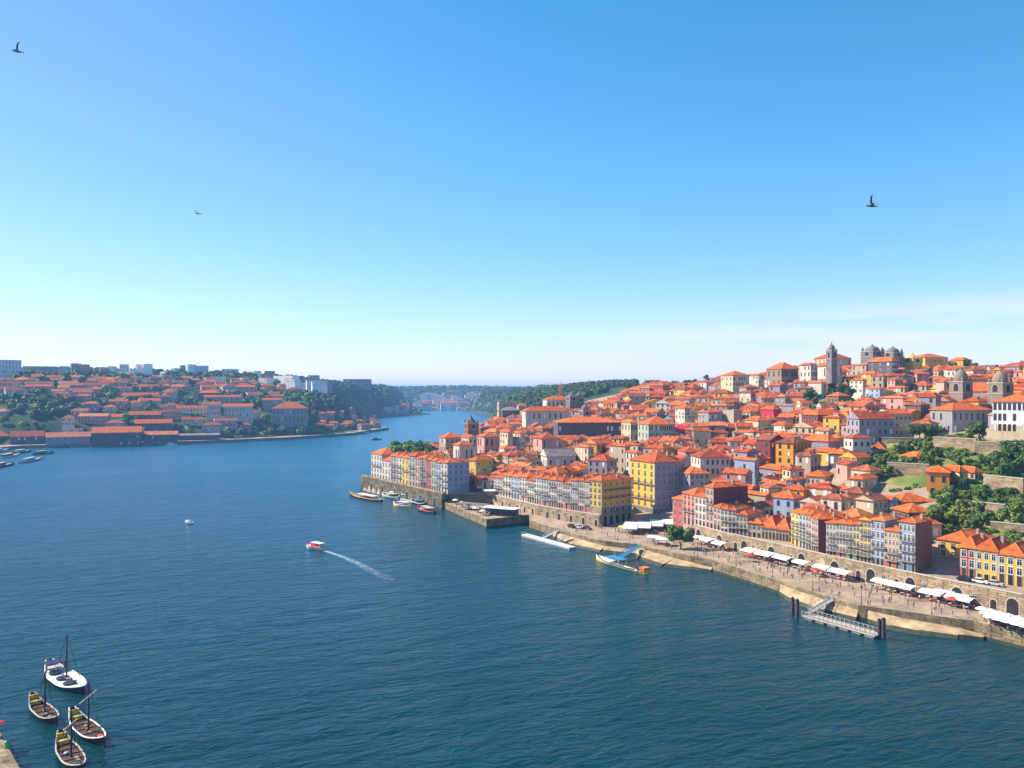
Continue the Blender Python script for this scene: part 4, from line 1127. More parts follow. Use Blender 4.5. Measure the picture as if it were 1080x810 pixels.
# ------------------------------------------------------------------ the mass of roofs on the hill
SKY_X = [480, 500, 525, 560, 600, 640, 660, 690, 720, 745, 760, 800, 830, 870, 900, 950, 1000, 1050, 1080]
SKY_Y = [462, 447, 438, 430, 426, 421, 410, 401, 404, 401, 396, 394, 386, 386, 384, 382, 384, 387, 381]
def limit(px, y):
    l = np.interp(px, SKY_X, SKY_Y)
    for (a, b, lim, d) in keep_low:
        if a <= px <= b and y < d: l = max(l, lim)
    return l
rr = random.Random(5)
reserve(spec(58, 353, 0, 44, 26, 1, 0), 0)
seeds = []
for i in range(40):
    for j in range(22):
        y = 225 + i*32 + rr.uniform(-11, 11); x = -80 + j*34 + rr.uniform(-12, 12)
        seeds.append((x, y, R(28 + rr.uniform(-26, 26)) + (0 if rr.random() < 0.75 else R(45))))
S_arr = np.array([(s[0], s[1]) for s in seeds])
WCH = ['white']*7 + ['cream']*6 + ['tan']*7 + ['grey']*4 + ['yellow']*4 + ['pink']*3 + ['blue']*2 + ['ochre']*4 + ['red', 'brown', 'maroon', 'dark', 'lilac', 'green']
cands = []
for si, (sx, sy, ang) in enumerate(seeds):
    if sy > 1250: continue
    co, si_ = math.cos(ang), math.sin(ang)
    big = 1.0 if sy < 600 else 1.25
    vpos = -30.0; rowi = 0
    while vpos < 30:
        dep = rr.uniform(8.5, 11.5)*big
        u_ = -34.0 + rr.uniform(0, 5)
        while u_ < 34:
            wd = rr.uniform(5.0, 10.0)*big if rr.random() < 0.86 else rr.uniform(11, 18)
            cu = u_ + wd/2; cv = vpos + dep/2
            x = sx + cu*co - cv*si_; y = sy + cu*si_ + cv*co
            u_ += wd + (0.1 if rr.random() < 0.75 else 2.5)
            if y < 232 or x > 0.655*y + 50: continue
            j = int(((S_arr[:, 0]-x)**2 + (S_arr[:, 1]-y)**2).argmin())
            if j != si: continue
            fx = float(np.interp(y, _fy, _fx))
            if x < fx + 14 + (12 if 340 < y < 356 else 0): continue
            if y > 560 and x < fx + 22: continue
            px_, _ = pix(x, y, 0)
            if in_poly(x, y, GREEN) or in_poly(x, y, WOOD2) or (x > 0.505*y and y < 305) or (y < 262 and x > 118): continue
            if y > 950 and rr.random() < 0.6: continue
            z = gz(x, y)
            h = rr.choice([5.5, 6.5, 7.5, 8.5, 9.5, 10.5, 12]) + rr.uniform(-0.8, 0.8)
            if y < 420: h += 1.0
            flip = (rowi % 2 == 1)
            a_ = ang + (math.pi if flip else 0)
            # sit on the lowest nearby ground
            rh = min(wd, dep)/2*rr.uniform(0.42, 0.62)
            s = spec(x, y, z-0.5, wd, dep-0.15, h, ang, rr.choice(WCH), rr.choice(['roof']*5+['roof_old']*5+['roof_pale']*2+['roof_brown']*3+['roof_grey']*(1 if rr.random() < 0.4 else 0)), 'hip' if rr.random() < 0.6 else 'gable', rh,
                     max(1, int(h/3.1)), max(1, int(wd/2.6)), max(1, int(dep/3.6)), 'fl' if y > 500 else 'flr', 7.0, rr.uniform(0.3, 0.55), None if rr.random() < 0.7 else False)
            if rr.random() < 0.7: s.chim = [(wd*rr.uniform(-0.3, 0.3), rr.uniform(-0.1, 0.2)*dep)] + ([(wd*rr.uniform(-0.3, 0.3), rr.uniform(-0.2, 0.1)*dep)] if rr.random() < 0.3 else [])
            if y < 480 and rr.random() < 0.3: s.dorm = [(rr.uniform(-0.2, 0.2)*wd, -dep*0.22, rr.choice(['white', 'grey', 'red']))]
            if y > 500: s.dorm = None
            if taken(s): continue
            ok = False
            for q in range(4):
                pxa, pya = pix(x, y, s.z + s.h + s.rh)
                hw = wd*0.5*F_PX/y
                lim = max(limit(pxa, y), limit(pxa-hw*0.7, y), limit(pxa+hw*0.7, y))
                if pya >= lim: ok = True; break
                s.h -= max(1.0, (lim-pya)*y/F_PX*0.6); s.storeys = max(1, int(s.h/3.1))
                if s.h < 3.0: break
            if not ok: continue
            cands.append(s)
        vpos += dep + (0.15 if rowi % 2 == 0 else rr.uniform(2.5, 4.5)); rowi += 1

# overlap between blocks: thin out by a coarse grid
cell = {}
kept = []
for s in cands:
    key = (int(s.x//20), int(s.y//20)); bad = False
    for dx in (-1, 0, 1):
        for dy in (-1, 0, 1):
            for o in cell.get((key[0]+dx, key[1]+dy), []):
                if (o.x-s.x)**2 + (o.y-s.y)**2 > 500: continue
                if abs(o.rz - s.rz) < 1e-6: continue
                if any(inside(o, p[0], p[1], -0.8) for p in corners(s, -0.4) + [(s.x, s.y)]) or any(inside(s, p[0], p[1], -0.8) for p in corners(o, -0.4) + [(o.x, o.y)]):
                    bad = True; break
            if bad: break
        if bad: break
    if bad: continue
    cell.setdefault(key, []).append(s); kept.append(s)

# second sowing: small houses squeezed into whatever ground is left
def clash(s, o, e):
    if (o.x-s.x)**2 + (o.y-s.y)**2 > (math.hypot(o.w, o.d)/2 + math.hypot(s.w, s.d)/2)**2: return False
    return any(inside(o, p[0], p[1], e) for p in corners(s) + [(s.x, s.y)]) or any(inside(s, p[0], p[1], e) for p in corners(o) + [(o.x, o.y)])
extra_n = 0
for it in range(9000):
    y = rr.uniform(245, 620); x = rr.uniform(-60, 0.655*y + 40)
    if x < float(np.interp(y, _fy, _fx)) + 13: continue
    if in_poly(x, y, GREEN) or in_poly(x, y, WOOD2) or (x > 0.505*y and y < 305) or (y < 262 and x > 118): continue
    j = int(((S_arr[:, 0]-x)**2 + (S_arr[:, 1]-y)**2).argmin())
    wd = rr.uniform(5.5, 9.5); dep = rr.uniform(6.5, 9)
    h = rr.choice([4.5, 5.5, 6.5, 7.5, 9]); 
    s = spec(x, y, gz(x, y)-0.5, wd, dep, h, seeds[j][2], rr.choice(WCH), rr.choice(['roof']*4+['roof_old']*4+['roof_pale', 'roof_brown', 'roof_brown', 'roof_brown']), 'hip' if rr.random() < 0.55 else 'gable', min(wd, dep)/2*rr.uniform(0.42, 0.6), max(1, int(h/3.1)), max(1, int(wd/2.6)), 2, 'flr' if y < 480 else 'fl', 7.0, 0.4)
    key = (int(x//20), int(y//20)); bad = False
    for dx in (-1, 0, 1):
        for dy in (-1, 0, 1):
            if any(clash(s, o, -0.15) for o in cell.get((key[0]+dx, key[1]+dy), [])): bad = True
    if bad: continue
    if any((fx_-x)**2 + (fy_-y)**2 < (rad+7)**2 and clash(s, o, 0.2) for (fx_, fy_, rad, o, pad) in footprints): continue
    px_, pya = pix(x, y, s.z+s.h+s.rh); lim = limit(px_, y)
    while pya < lim and s.h > 2.8: s.h -= 0.8; _, pya = pix(x, y, s.z+s.h+s.rh); s.storeys = max(1, int(s.h/3.1))
    if pya < lim - 2: continue
    if rr.random() < 0.5: s.chim = [(wd*rr.uniform(-0.3, 0.3), 0)]
    cell.setdefault(key, []).append(s); kept.append(s); extra_n += 1
print('squeezed in', extra_n)
def visible_counts(specs, px0, px1, py0, py1, step=1.0, extra=None):
    """how much of each house the photograph's viewpoint sees, by sight lines"""
    V = []; Fc = []; own = []
    for i, s in enumerate(specs):
        c = corners(s, 0.3); n = len(V)
        zt = s.z + s.h
        V += [(p[0], p[1], s.z - 5) for p in c] + [(p[0], p[1], zt) for p in c] + [(s.x, s.y, zt + s.rh)]
        for f in ((0,1,5,4),(1,2,6,5),(2,3,7,6),(3,0,4,7),(4,5,8),(5,6,8),(6,7,8),(7,4,8)):
            Fc.append(tuple(n+k for k in f)); own.append(i)
    tree = BVHTree.FromPolygons(V, Fc)
    cnt = [0]*len(specs); o = Vector((0, 0, CAM_H))
    y = py0
    while y < py1:
        x = px0
        while x < px1:
            h = tree.ray_cast(o, Vector(((x-540)/F_PX, 1.0, -(y-HOR)/F_PX)))
            if h[2] is not None: cnt[own[h[2]]] += 1
            x += step
        y += step
    return cnt
fixed = [f[3] for f in footprints]
allsp = kept + fixed
cnt = visible_counts(allsp, 385, 1080, 370, 620)
vis = sorted([(cnt[i], i) for i in range(len(kept))], reverse=True)
N_THINGS = 236
things_i = [i for c, i in vis[:N_THINGS] if c > 3]
rest_i = [i for c, i in vis if i not in set(things_i)]
print('houses: candidates', len(kept), 'visible', sum(1 for c, i in vis if c > 0), 'smallest thing', vis[min(N_THINGS, len(vis))-1][0])

# ---- descriptions that single each house out
ROOFN = {'roof': 'orange', 'roof_old': 'weathered', 'roof_pale': 'pale', 'roof_grey': 'grey', 'roof_brown': 'brown'}
def size_word(s):
    return 'wide' if s.w > 12 else ('narrow' if s.w < 7 else '')
def storey_word(n): return {1: 'one', 2: 'two', 3: 'three', 4: 'four', 5: 'five', 6: 'six', 7: 'seven'}.get(n, 'tall') + '-storey'
WN = {'white':'white','cream':'cream','yellow':'yellow','ochre':'ochre','grey':'grey','pink':'pink','red':'red','blue':'bluish','tan':'tan','brown':'brown','green':'grey-green','orange':'orange','stone':'stone','lilac':'lilac','dark':'dark','maroon':'dark red','magenta':'crimson'}
ORD = ['', 'second ', 'third ', 'fourth ', 'fifth ', 'sixth ', 'seventh ', 'eighth ', 'ninth ', 'tenth ', 'eleventh ', 'twelfth ']
def describe(specs, refs, noun='house'):
    keyed = {}
    for s in specs:
        px, py = pix(s.x, s.y, s.z + s.h)
        best = min(refs, key=lambda r: (r[0]-px)**2 + ((r[1]-py)*2.0)**2)
        dx, dy = px - best[0], (py - best[1])*1.6
        if abs(dy) > abs(dx): rel = 'downhill of' if dy > 0 else 'uphill of'
        else: rel = 'upstream of' if dx > 0 else 'downstream of'
        base = ' '.join(w for w in (size_word(s), WN.get(s.wall, 'pale') if isinstance(s.wall, str) else 'pale', noun, 'with', ROOFN[s.roof], s.rk if s.rk != 'hip' else 'hipped', 'roof') if w)
        keyed.setdefault((base, rel, best[2]), []).append((math.hypot(dx, dy), s))
    for (base, rel, ref), l in keyed.items():
        l.sort(key=lambda t_: t_[0])
        for i, (dd, s) in enumerate(l):
            s.label = base + ', ' + (ORD[min(i, 11)] + 'nearest ' if len(l) > 1 else '') + rel + ' ' + ref
            if len(s.label.split()) > 16: s.label = s.label.replace(' roof,', ' roof').replace('the very long', 'the').replace(' with ', ', ', 1)
            w_ = s.label.split()
            for cut in ('hipped', 'gable', 'roof', 'wide', 'narrow', 'hillside', 'long', 'downstream', 'upper'):
                if len(w_) > 16 and cut in w_ and not (cut == 'roof' and ('hipped' in w_)): w_.remove(cut)
            s.label = ' '.join(w_)
BL = [(735, 520, 'the pinkish riverfront house'), (580, 500, 'the long pale row'), (430, 478, 'the row on the point'), (690, 484, 'the tall grey-flanked tower block'), (880, 548, 'the brick-flanked riverfront house'), (770, 545, 'the white riverfront pair'), (955, 552, 'the tall blue end house'), (645, 500, 'the orange corner block'), (734, 445, 'the yellow crane'), (590, 412, 'the orange crane'), (795, 466, 'the hillside tree clump')]
describe([kept[i] for i in things_i], LAND + BL)
for i in things_i:
    s = kept[i]
    root = spec_thing(s, 'house', s.label, 'house', 'houses stacked up the old town hillside')
big = MB()
for i in rest_i: spec_merge(kept[i], big)
if len(big.v): tag(big.build('hillside_houses'), 'crowd of small tiled houses filling the gaps and the far slope of the old town', 'houses', None, 'stuff')
# ------------------------------------------------------------------ the bank across the river
GL = []
gfoot = []
GAIA_REFS = []
def gl(px0, px1, ey, by, d=None, depth=14, rot=None, wall='grey', roof='roof', rk='gable', label='', name='warehouse', cat='warehouse', storeys=2, bays=6, rh=None, ref=None, group=None, sides='fr', win=None, over=0.4):
    k = ((px0+px1)/2-540)/F_PX
    if d is None:
        d = 700.0
        while d < 3200:
            x = k*d
            if float(gaia_z(np.array([x]), np.array([d]))[0]) >= CAM_H - (by-HOR)*d/F_PX: break
            d += 3
    a = math.atan2(k, 1.0); rz = -a if rot is None else R(rot)
    u = Vector((math.cos(rz), math.sin(rz))); v = Vector((-u.y, u.x)); span = (px1-px0)/F_PX*d
    su = abs(u.x - k*u.y); sv = abs(v.x - k*v.y); w = max(4.0, (span - depth*sv)/max(su, 0.2))
    z0 = CAM_H - (by-HOR)*d/F_PX; h = (by-ey)*d/F_PX
    cy = d + abs(u.y)*w/2 + abs(v.y)*depth/2
    s = spec(k*cy, cy, z0, w, depth, h, rz, wall, roof, rk, rh, storeys, bays, 3, sides, 10.0, over, None, None, None, None, win)
    r = spec_thing(s, name, label, cat, group)
    gfoot.append(s); GAIA_REFS.append(((px0+px1)/2, (ey+by)/2, ref)) if ref else None
    return r
g = 'lodges lining the far quay'
def W(*a, **k): return gl(*a, **k)
W(-30, 10, 461, 470.5, 905, 22, None, 'dark', 'roof', label='long dark-walled lodge cut by the frame on the far quay', group=g, rh=6)
W(11, 47, 461, 470.5, 905, 22, None, 'dark', 'roof_old', label='second dark lodge from the frame edge on the far quay', group=g, rh=6)
W(48, 96, 461.5, 470.5, 908, 20, None, 'grey', 'roof_pale', label='long lodge with a rosy roof and pale kiosk above on the far quay', group=g, rh=5)
W(97, 150, 457, 471.5, 915, 24, None, 'dark', 'roof', label='largest lodge on the far quay with a glowing orange roof', group=g, rh=6.5, ref='the largest quay lodge')
W(152, 188, 459, 470, 950, 18, None, 'dark', 'roof_pale', label='lodge just downstream of the largest quay lodge', group=g, rh=4)
W(189, 232, 459.5, 469, 985, 16, None, 'dark', 'roof_grey', label='low grey-roofed lodge in the middle of the far quay', group=g, rh=2)
W(5, 25, 445.5, 451, 960, 14, None, 'dark', 'roof', 'hip', label='lodge with a bright pyramid roof behind the quay lodges', rh=5)
W(27, 72, 449, 456, 950, 14, None, 'dark', 'roof_old', label='long low-roofed lodge behind the rosy-roofed quay lodge', rh=3.5)
W(73, 88, 453, 458, 935, 10, None, 'white', 'roof_grey', label='small white kiosk behind the quay lodges', rk='flat', name='kiosk', cat='building')
W(142, 182, 447, 454, 985, 18, None, 'dark', 'roof', label='lodge stepping up right behind the largest quay lodge', rh=5)
W(136, 170, 438, 445, 1020, 18, None, 'dark', 'roof', label='lodge two rows up behind the largest quay lodge', rh=5)
W(114, 142, 440, 449, 1010, 14, None, 'tan', 'roof', label='tan lodge beside the grassy terrace across the river', rh=4)
W(96, 128, 433, 441, 1060, 16, None, 'dark', 'roof_old', label='dull red lodge above the grassy terrace across the river', rh=4)
W(104, 154, 423, 434, 1100, 20, None, 'dark', 'roof_old', label='broad lodge below the pale-ended one across the river', rh=5)
W(128, 168, 417.5, 427, 1140, 18, None, 'dark', 'roof', label='upper lodge with a white gable end across the river', rh=4.5, ref='the upper white-gabled lodge')
W(26, 54, 427, 434, 1050, 14, None, 'white', 'roof_pale', 'hip', label='white villa with a red roof in the trees across the river', name='villa', cat='villa', rh=4, ref='the white villa', storeys=2)
W(186, 218, 431, 438.5, 1080, 14, None, 'white', 'roof', label='long white hall with orange roof midway up the far bank', rh=4, storeys=2, bays=9, name='hall', cat='hall', ref='the long white hall')
W(218, 233, 427, 438.5, 1075, 14, None, 'white', 'roof', 'gable', label='white twin-gabled house at the end of the long white hall', rh=4, name='house', cat='house')
W(236, 267, 429, 440, 1090, 14, None, 'white', 'roof', label='white hall downstream of the twin-gabled house', rh=4, bays=8, name='hall', cat='hall')
W(209, 232, 414.5, 420, 1180, 16, None, 'dark', 'roof', 'hip', label='hipped roof lodge above the twin-gabled house', rh=4)
W(215, 254, 419, 427, 1150, 14, None, 'grey', 'roof', label='long lodge just over the white halls across the river', rh=3)
W(247, 271, 408, 414, 1250, 12, None, 'grey', 'roof', 'hip', label='house with orange roof among trees near the far ridge', name='house', cat='house', rh=3)
W(287, 325, 431, 446, 1120, 34, None, 'grey', 'roof', 'hip', label='great pyramid-roofed lodge on the downstream slope across the river', rh=9, bays=9, ref='the great pyramid-roofed lodge')
W(277, 297, 422, 430, 1180, 16, None, 'grey', 'roof_old', label='low lodge behind the great pyramid-roofed lodge', rh=3)
W(270, 286, 451, 455, 1100, 8, None, 'white', 'roof', label='small red-roofed house on the far quay terrace', name='house', cat='house', rh=2)
M['blockblue'] = mat('pale_block_render', (0.52, 0.56, 0.62), 0.8, 0.05, 0.3)
# upper town blocks on the ridge
def A(px0, px1, ty, by, d, wall, label, st=8, bays=5, depth=16, rf='roof_grey', **k):
    return gl(px0, px1, ty-1.3, by, d, depth, -35 if wall in ('white', 'cream', 'tan', 'pink') else None, {'white': M['blockwhite'], 'blue': M['blockblue']}.get(wall, wall), rf, 'flat', label, 'apartment_block', 'apartment block', st, bays, 0.5, sides='fl', win=M['whitepaint'] if wall != 'white' else None, **k)
A(-20, 23, 381, 404, 1200, 'blue', 'big bluish slab block on the ridge cut by the frame', 5, 12, ref='the big slab block by the frame')
A(24, 62, 388, 402, 1260, 'grey', 'long grey block with pink-tiled top beside the slab block by the frame', 4, 10, rf='roof_old')
A(62, 73, 388, 400, 1300, 'blue', 'square bluish block before the tan tower pair on the ridge', 4, 3)
A(76, 84, 385, 402, 1350, 'tan', 'tan ridge tower, farther from the white towers of its pair', 7, 3, ref='the tan tower pair')
A(85, 93, 386, 402, 1355, 'pink', 'pinkish ridge tower beside the tan one', 7, 3)
A(107, 112, 389, 400, 1500, 'tan', 'thin tan ridge tower between pair and pale towers', 7, 2)
A(114, 122, 388, 400, 1550, 'white', 'pale stubby ridge tower next to the thin tan one', 6, 3)
A(126, 136, 386, 401, 1500, 'blue', 'pale blue ridge tower', 9, 3)
A(137, 145, 391, 403, 1450, 'white', 'low wide white block between the pale blue and the white ridge towers', 5, 4)
A(145, 151, 386, 402, 1480, 'white', 'white ridge tower, first half of a joined pair', 9, 2, ref='the joined white towers')
A(152, 160, 385.5, 402, 1482, 'white', 'white ridge tower, second and wider half of a joined pair', 9, 3)
A(184, 189, 390, 402, 1550, 'white', 'thin white ridge tower upstream of the white tower group', 7, 2)
A(190, 196, 387, 401, 1560, 'grey', 'thin grey ridge tower in the white tower group', 8, 2)
A(197, 207, 386, 401, 1500, 'white', 'bright white ridge tower, tallest of its group', 9, 3, ref='the tallest white ridge tower')
A(207, 220, 387.5, 402, 1510, 'blue', 'wide bluish ridge tower beside the tallest white one', 8, 4)
A(234, 252, 391, 402, 1550, 'blue', 'low bluish block on the ridge after the trees', 4, 6)
A(255, 276, 393, 403, 1600, 'white', 'long low pale block on the ridge', 3, 8)
A(279, 290, 393, 404, 1600, 'grey', 'grey block with flat projecting top on the ridge', 4, 4)
A(288, 316, 398, 406, 1450, 'white', 'long white low house with large roof on the downstream ridge', 2, 10, rf='roof_pale', ref='the long white ridge house')
A(325, 337, 397.5, 407, 1620, 'grey', 'square grey block alone on the wooded ridge', 4, 5, ref='the lone square ridge block')
A(317, 323, 400, 407, 1640, 'cream', 'small sunlit cream block beside the lone square ridge block', 3, 3)
A(362, 392, 401.5, 407, 2000, 'grey', 'very low long pale building over the far wooded ridge', 2, 10)
ab = random.Random(66); ridge = []
for i in range(400):
    if len(ridge) >= 34: break
    px = ab.uniform(22, 345); d = ab.uniform(1380, 1750); x = (px-540)/F_PX*d; by = 402.5 + max(0, px-200)*0.035
    wd, hh = ab.uniform(14, 42), (ab.uniform(8, 18) if px < 200 else ab.uniform(5, 9.5))
    z0 = CAM_H - (by-HOR)*d/F_PX; c_ = ab.choice(['white', 'white', 'blue', 'cream', 'grey'])
    s_ = spec(x, d, z0, wd, 14, hh, R(ab.choice([-35, -30, 20])), {'white': M['blockwhite'], 'blue': M['blockblue']}.get(c_, c_), ab.choice(['roof_grey', 'roof_grey', 'roof_pale']), 'flat', None, max(2, int(hh/3)), max(3, int(wd/3.5)), 3, 'fl', 12, 0.4)
    if any((o.x-x)**2 + (o.y-d)**2 < ((o.w+wd)/2+3)**2 or abs(540+F_PX*o.x/o.y-px) < 3 and o.y < d for o in gfoot if o.y > 1150): continue
    s_.cname = {'white': 'white', 'blue': 'pale blue', 'cream': 'cream', 'grey': 'grey'}[c_]; gfoot.append(s_); ridge.append(s_)
ridge.sort(key=lambda o: o.x/o.y); cc_ = {}
for s_ in ridge:
    px, py = pix(s_.x, s_.y, s_.z+s_.h); b_ = min([r_ for r_ in GAIA_REFS], key=lambda r_: abs(r_[0]-px)); side_ = 'downstream of' if px > b_[0] else 'upstream of'
    k_ = (s_.cname, 'long' if s_.w > 28 else 'short', side_, b_[2]); cc_[k_] = cc_.get(k_, 0) + 1
    spec_thing(s_, 'ridge_block', '%s %s flat-roofed ridge block, %s%s %s' % (k_[1], k_[0], ORD[cc_[k_]-1] + ('one ' if cc_[k_] > 1 else ''), side_, b_[2]), 'apartment block', 'apartment blocks on the far ridge')
# quay walls along the far bank
gq = MB()
yy = [250, 400, 690, 800, 899, 946, 999, 1058, 1172, 1348]
pts = [(float(np.interp(y, _gy, _gx)), y) for y in yy]
poly_prism(gq, [(x+5, y-2) for x, y in pts] + [(x-16, y+8) for x, y in reversed(pts)], -4, 3.6, M['street'], M['granite_dark'])
tag(gq.build('far_quay'), 'stone quay with a road along the opposite bank', None, None, 'structure')

# scattered houses across the river
rg = random.Random(21)
gs = []
dens = [ # px0, px1, py0, py1, count, depth range
 (0, 60, 402, 420, 34), (60, 110, 402, 425, 34), (55, 235, 403, 419, 72), (95, 180, 420, 452, 30), (0, 95, 440, 460, 22), (225, 300, 404, 425, 20), (180, 300, 440, 458, 16), (0, 60, 436, 452, 10), (230, 330, 403, 418, 16)]
def g_ok(s):
    for o in gfoot:
        if (o.x-s.x)**2 + (o.y-s.y)**2 < (math.hypot(o.w, o.d)/2 + math.hypot(s.w, s.d)/2 + 1)**2*0.72: return False
    return True
def g_hit(px, py):
    k = (px-540)/F_PX; ds = np.arange(760, 2900, 4.0)
    z = gaia_z(k*ds, ds); t_ = CAM_H - (py-HOR)*ds/F_PX
    i = np.argmax(z >= t_)
    return (k*ds[i], float(ds[i]), float(z[i])) if z[i] >= t_[i] else None
for (a, b, c, e, n) in dens:
    for i in range(n*3):
        if n <= 0: break
        h_ = g_hit(rg.uniform(a, b), rg.uniform(c, e))
        if not h_: continue
        x, y, z = h_
        wd = rg.uniform(12, 34) if y < 1200 else rg.uniform(10, 24); dp = rg.uniform(9, 14)
        s = spec(x, y, z-0.5, wd, dp, rg.uniform(4.5, 9), R(28 + rg.uniform(-22, 14)), rg.choice(['white','white','white','cream','grey','tan','pink']), rg.choice(['roof','roof_old','roof_old','roof_pale','roof_brown','roof_brown']), rg.choice(['hip','gable']), None, 2, max(2, int(wd/3)), 3, 'fl', 8, 0.4)
        if not g_ok(s): continue
        gfoot.append(s); gs.append(s); n -= 1
# cluster of small red roofs at the first headland, and one at the second
for i in range(70):
    px = rg.uniform(334, 396); py = rg.uniform(434, 456) + (px-334)*0.02
    if py < 434 + max(0, (px-365))*0.35: continue
    h_ = g_hit(px, py)
    if not h_: continue
    x, y, z = h_
    s = spec(x, y, z-0.5, rg.uniform(10, 18), rg.uniform(8, 11), rg.uniform(5, 10), R(28 + rg.uniform(-20, 20)), rg.choice(['white','cream','tan','grey','pink']), rg.choice(['roof','roof','roof_old']), rg.choice(['hip','gable']), None, 2, 4, 3, 'fl', 8, 0.4)
    if not g_ok(s): continue
    gfoot.append(s); gs.append(s)
for i in range(40):
    h_ = g_hit(rg.uniform(408, 430), rg.uniform(429, 437))
    if not h_: continue
    x, y, z = h_
    s = spec(x, y, z-0.5, rg.uniform(14, 24), rg.uniform(10, 14), rg.uniform(6, 10), R(rg.uniform(0, 50)), rg.choice(['white','pink','grey']), rg.choice(['roof','roof_old']), 'hip', None, 2, 4, 3, 'fl', 8, 0.4)
    if not g_ok(s): continue
    gfoot.append(s); gs.append(s)
GAIA_REFS += [(365, 445, 'the red-roofed headland cluster'), (420, 433, 'the second headland'), (95, 440, 'the grassy terrace'), (60, 452, 'the rosy-roofed quay lodge')]
describe(gs, GAIA_REFS, 'house')
for s in gs:
    spec_thing(s, 'hill_house', s.label + ' across the river' if len(s.label.split()) < 14 else s.label, 'house', 'small houses across the river')

# houses far off at the river's end
far = MB(); rf_ = random.Random(3)
for i in range(110):
    x = rf_.uniform(-330, 40) ; y = rf_.uniform(2700, 3150); z = float(far_z(np.array([x]), np.array([y]))[0])
    s = spec(x, y, z-0.5, rf_.uniform(14, 42), 14, rf_.uniform(9, 28), R(rf_.uniform(-20, 20)), rf_.choice([M['blockwhite'], M['blockwhite'], M['blockblue'], 'cream']), rf_.choice(['roof','roof_grey','roof_grey']), 'hip', None, 3, 6, 2, 'f', 10, 0.4)
    spec_merge(s, far)
tag(far.build('far_town'), 'pale scatter of buildings where the river ends', 'town', None, 'stuff')

# the high arch bridge far downstream
br = empty('arch_bridge', (-150, 2620, 0)); tag(br, 'distant concrete arch bridge crossing the end of the river', 'bridge')
mb = MB(); mb.box(-330, 100, -13, 13, 66, 70, M['trim']); mb.build('deck', br)
mb = MB(); n_ = 28; prev = None
for i in range(n_+1):
    t_ = i/n_; X = -165 + 270*t_ - 60; Z = 10 + 54*(1-(2*t_-1)**2)
    if prev:
        for sy in (-9, 9): mb.faces([(prev[0], sy-3, prev[1]-2), (X, sy-3, Z-2), (X, sy+3, Z-2), (prev[0], sy+3, prev[1]-2), (prev[0], sy-3, prev[1]+2), (X, sy-3, Z+2), (X, sy+3, Z+2), (prev[0], sy+3, prev[1]+2)], [(0,1,5,4),(1,2,6,5),(2,3,7,6),(3,0,4,7),(4,5,6,7),(3,2,1,0)], M['trim'])
    prev = (X, Z)
mb.build('arch', br)
for X in (-300, -270, 39, 54, 69):
    mb = MB(); mb.box(X-4, X+4, -9, 9, -4, 65.98, M['blockwhite']); mb.build('pillar', br)
# ------------------------------------------------------------------ trees
def crown_mesh(name, mt, seed, rx=3.2, rz=2.8, leaves=1300, leaf=0.42, lobes=15, tall=1.0, light=None):
    r = random.Random(seed); mb = MB(); L = []
    for i in range(lobes):
        a = r.uniform(0, 6.283); q = r.uniform(0.15, 0.75); L.append((rx*q*math.cos(a), rx*q*math.sin(a), rz*r.uniform(-0.55, 0.75)*tall, r.uniform(0.22, 0.48)*rx))
    L.append((0, 0, 0, rx*0.45))
    mats_ = [mt, mt, light or mt]
    for i in range(leaves):
        c = r.choice(L); mt_ = mats_[0] if r.random() < 0.75 else mats_[2]
        v = Vector((r.gauss(0, 1), r.gauss(0, 1), r.gauss(0, 1))).normalized() * (c[3]*r.uniform(0.6, 1.05))
        p = Vector((c[0], c[1], c[2])) + v
        n = (v.normalized() + Vector((r.uniform(-.6,.6), r.uniform(-.6,.6), r.uniform(-.2,.9)))).normalized()
        u = n.orthogonal().normalized(); w = n.cross(u); a = r.uniform(0, 6.283)
        u2 = u*math.cos(a) + w*math.sin(a); w2 = n.cross(u2); s = leaf*r.uniform(0.6, 1.3)
        mb.face([p - u2*s - w2*s*0.5, p + u2*s*0.2 - w2*s*0.7, p + u2*s + w2*s*0.4, p - u2*s*0.3 + w2*s*0.8], mt_)
    return mb.mesh(name)
def trunk_mesh(h, r0, seed):
    r = random.Random(seed); mb = MB(); mb.tube((0,0,-1.5), (0,0,h*0.6), r0, r0*0.65, M['bark'], 7); mb.tube((0,0,h*0.6), (0.1,0.1,h), r0*0.65, r0*0.35, M['bark'], 7)
    for i in range(4):
        a = r.uniform(0, 6.28) ; mb.tube((0,0,h*r.uniform(0.45,0.75)), (1.6*math.cos(a), 1.6*math.sin(a), h*r.uniform(0.95,1.25)), r0*0.4, r0*0.15, M['bark'], 5)
    return mb.mesh('trunk')
CR = [crown_mesh('crown', M['leaf'], 1, light=M['leaf_light']), crown_mesh('crown', M['leaf_dark'], 2, light=M['leaf']), crown_mesh('crown', M['leaf'], 3, 3.4, 2.4, lobes=11, light=M['leaf_dark']), crown_mesh('crown', M['leaf_light'], 4, light=M['leaf']), crown_mesh('crown', M['leaf_dark'], 5, 2.6, 4.2, lobes=12, light=M['leaf'])]
TR = [trunk_mesh(3.0, 0.28, 4), trunk_mesh(3.6, 0.33, 9)]
BUSH = [crown_mesh('foliage', M['leaf'], 31, 1.6, 0.9, 260, 0.4, 6, light=M['leaf_light']), crown_mesh('foliage', M['leaf_light'], 32, 1.8, 0.8, 260, 0.4, 6, light=M['leaf']), crown_mesh('foliage', M['leaf_dark'], 33, 1.6, 1.0, 260, 0.4, 6, light=M['leaf'])]
rt = random.Random(77)
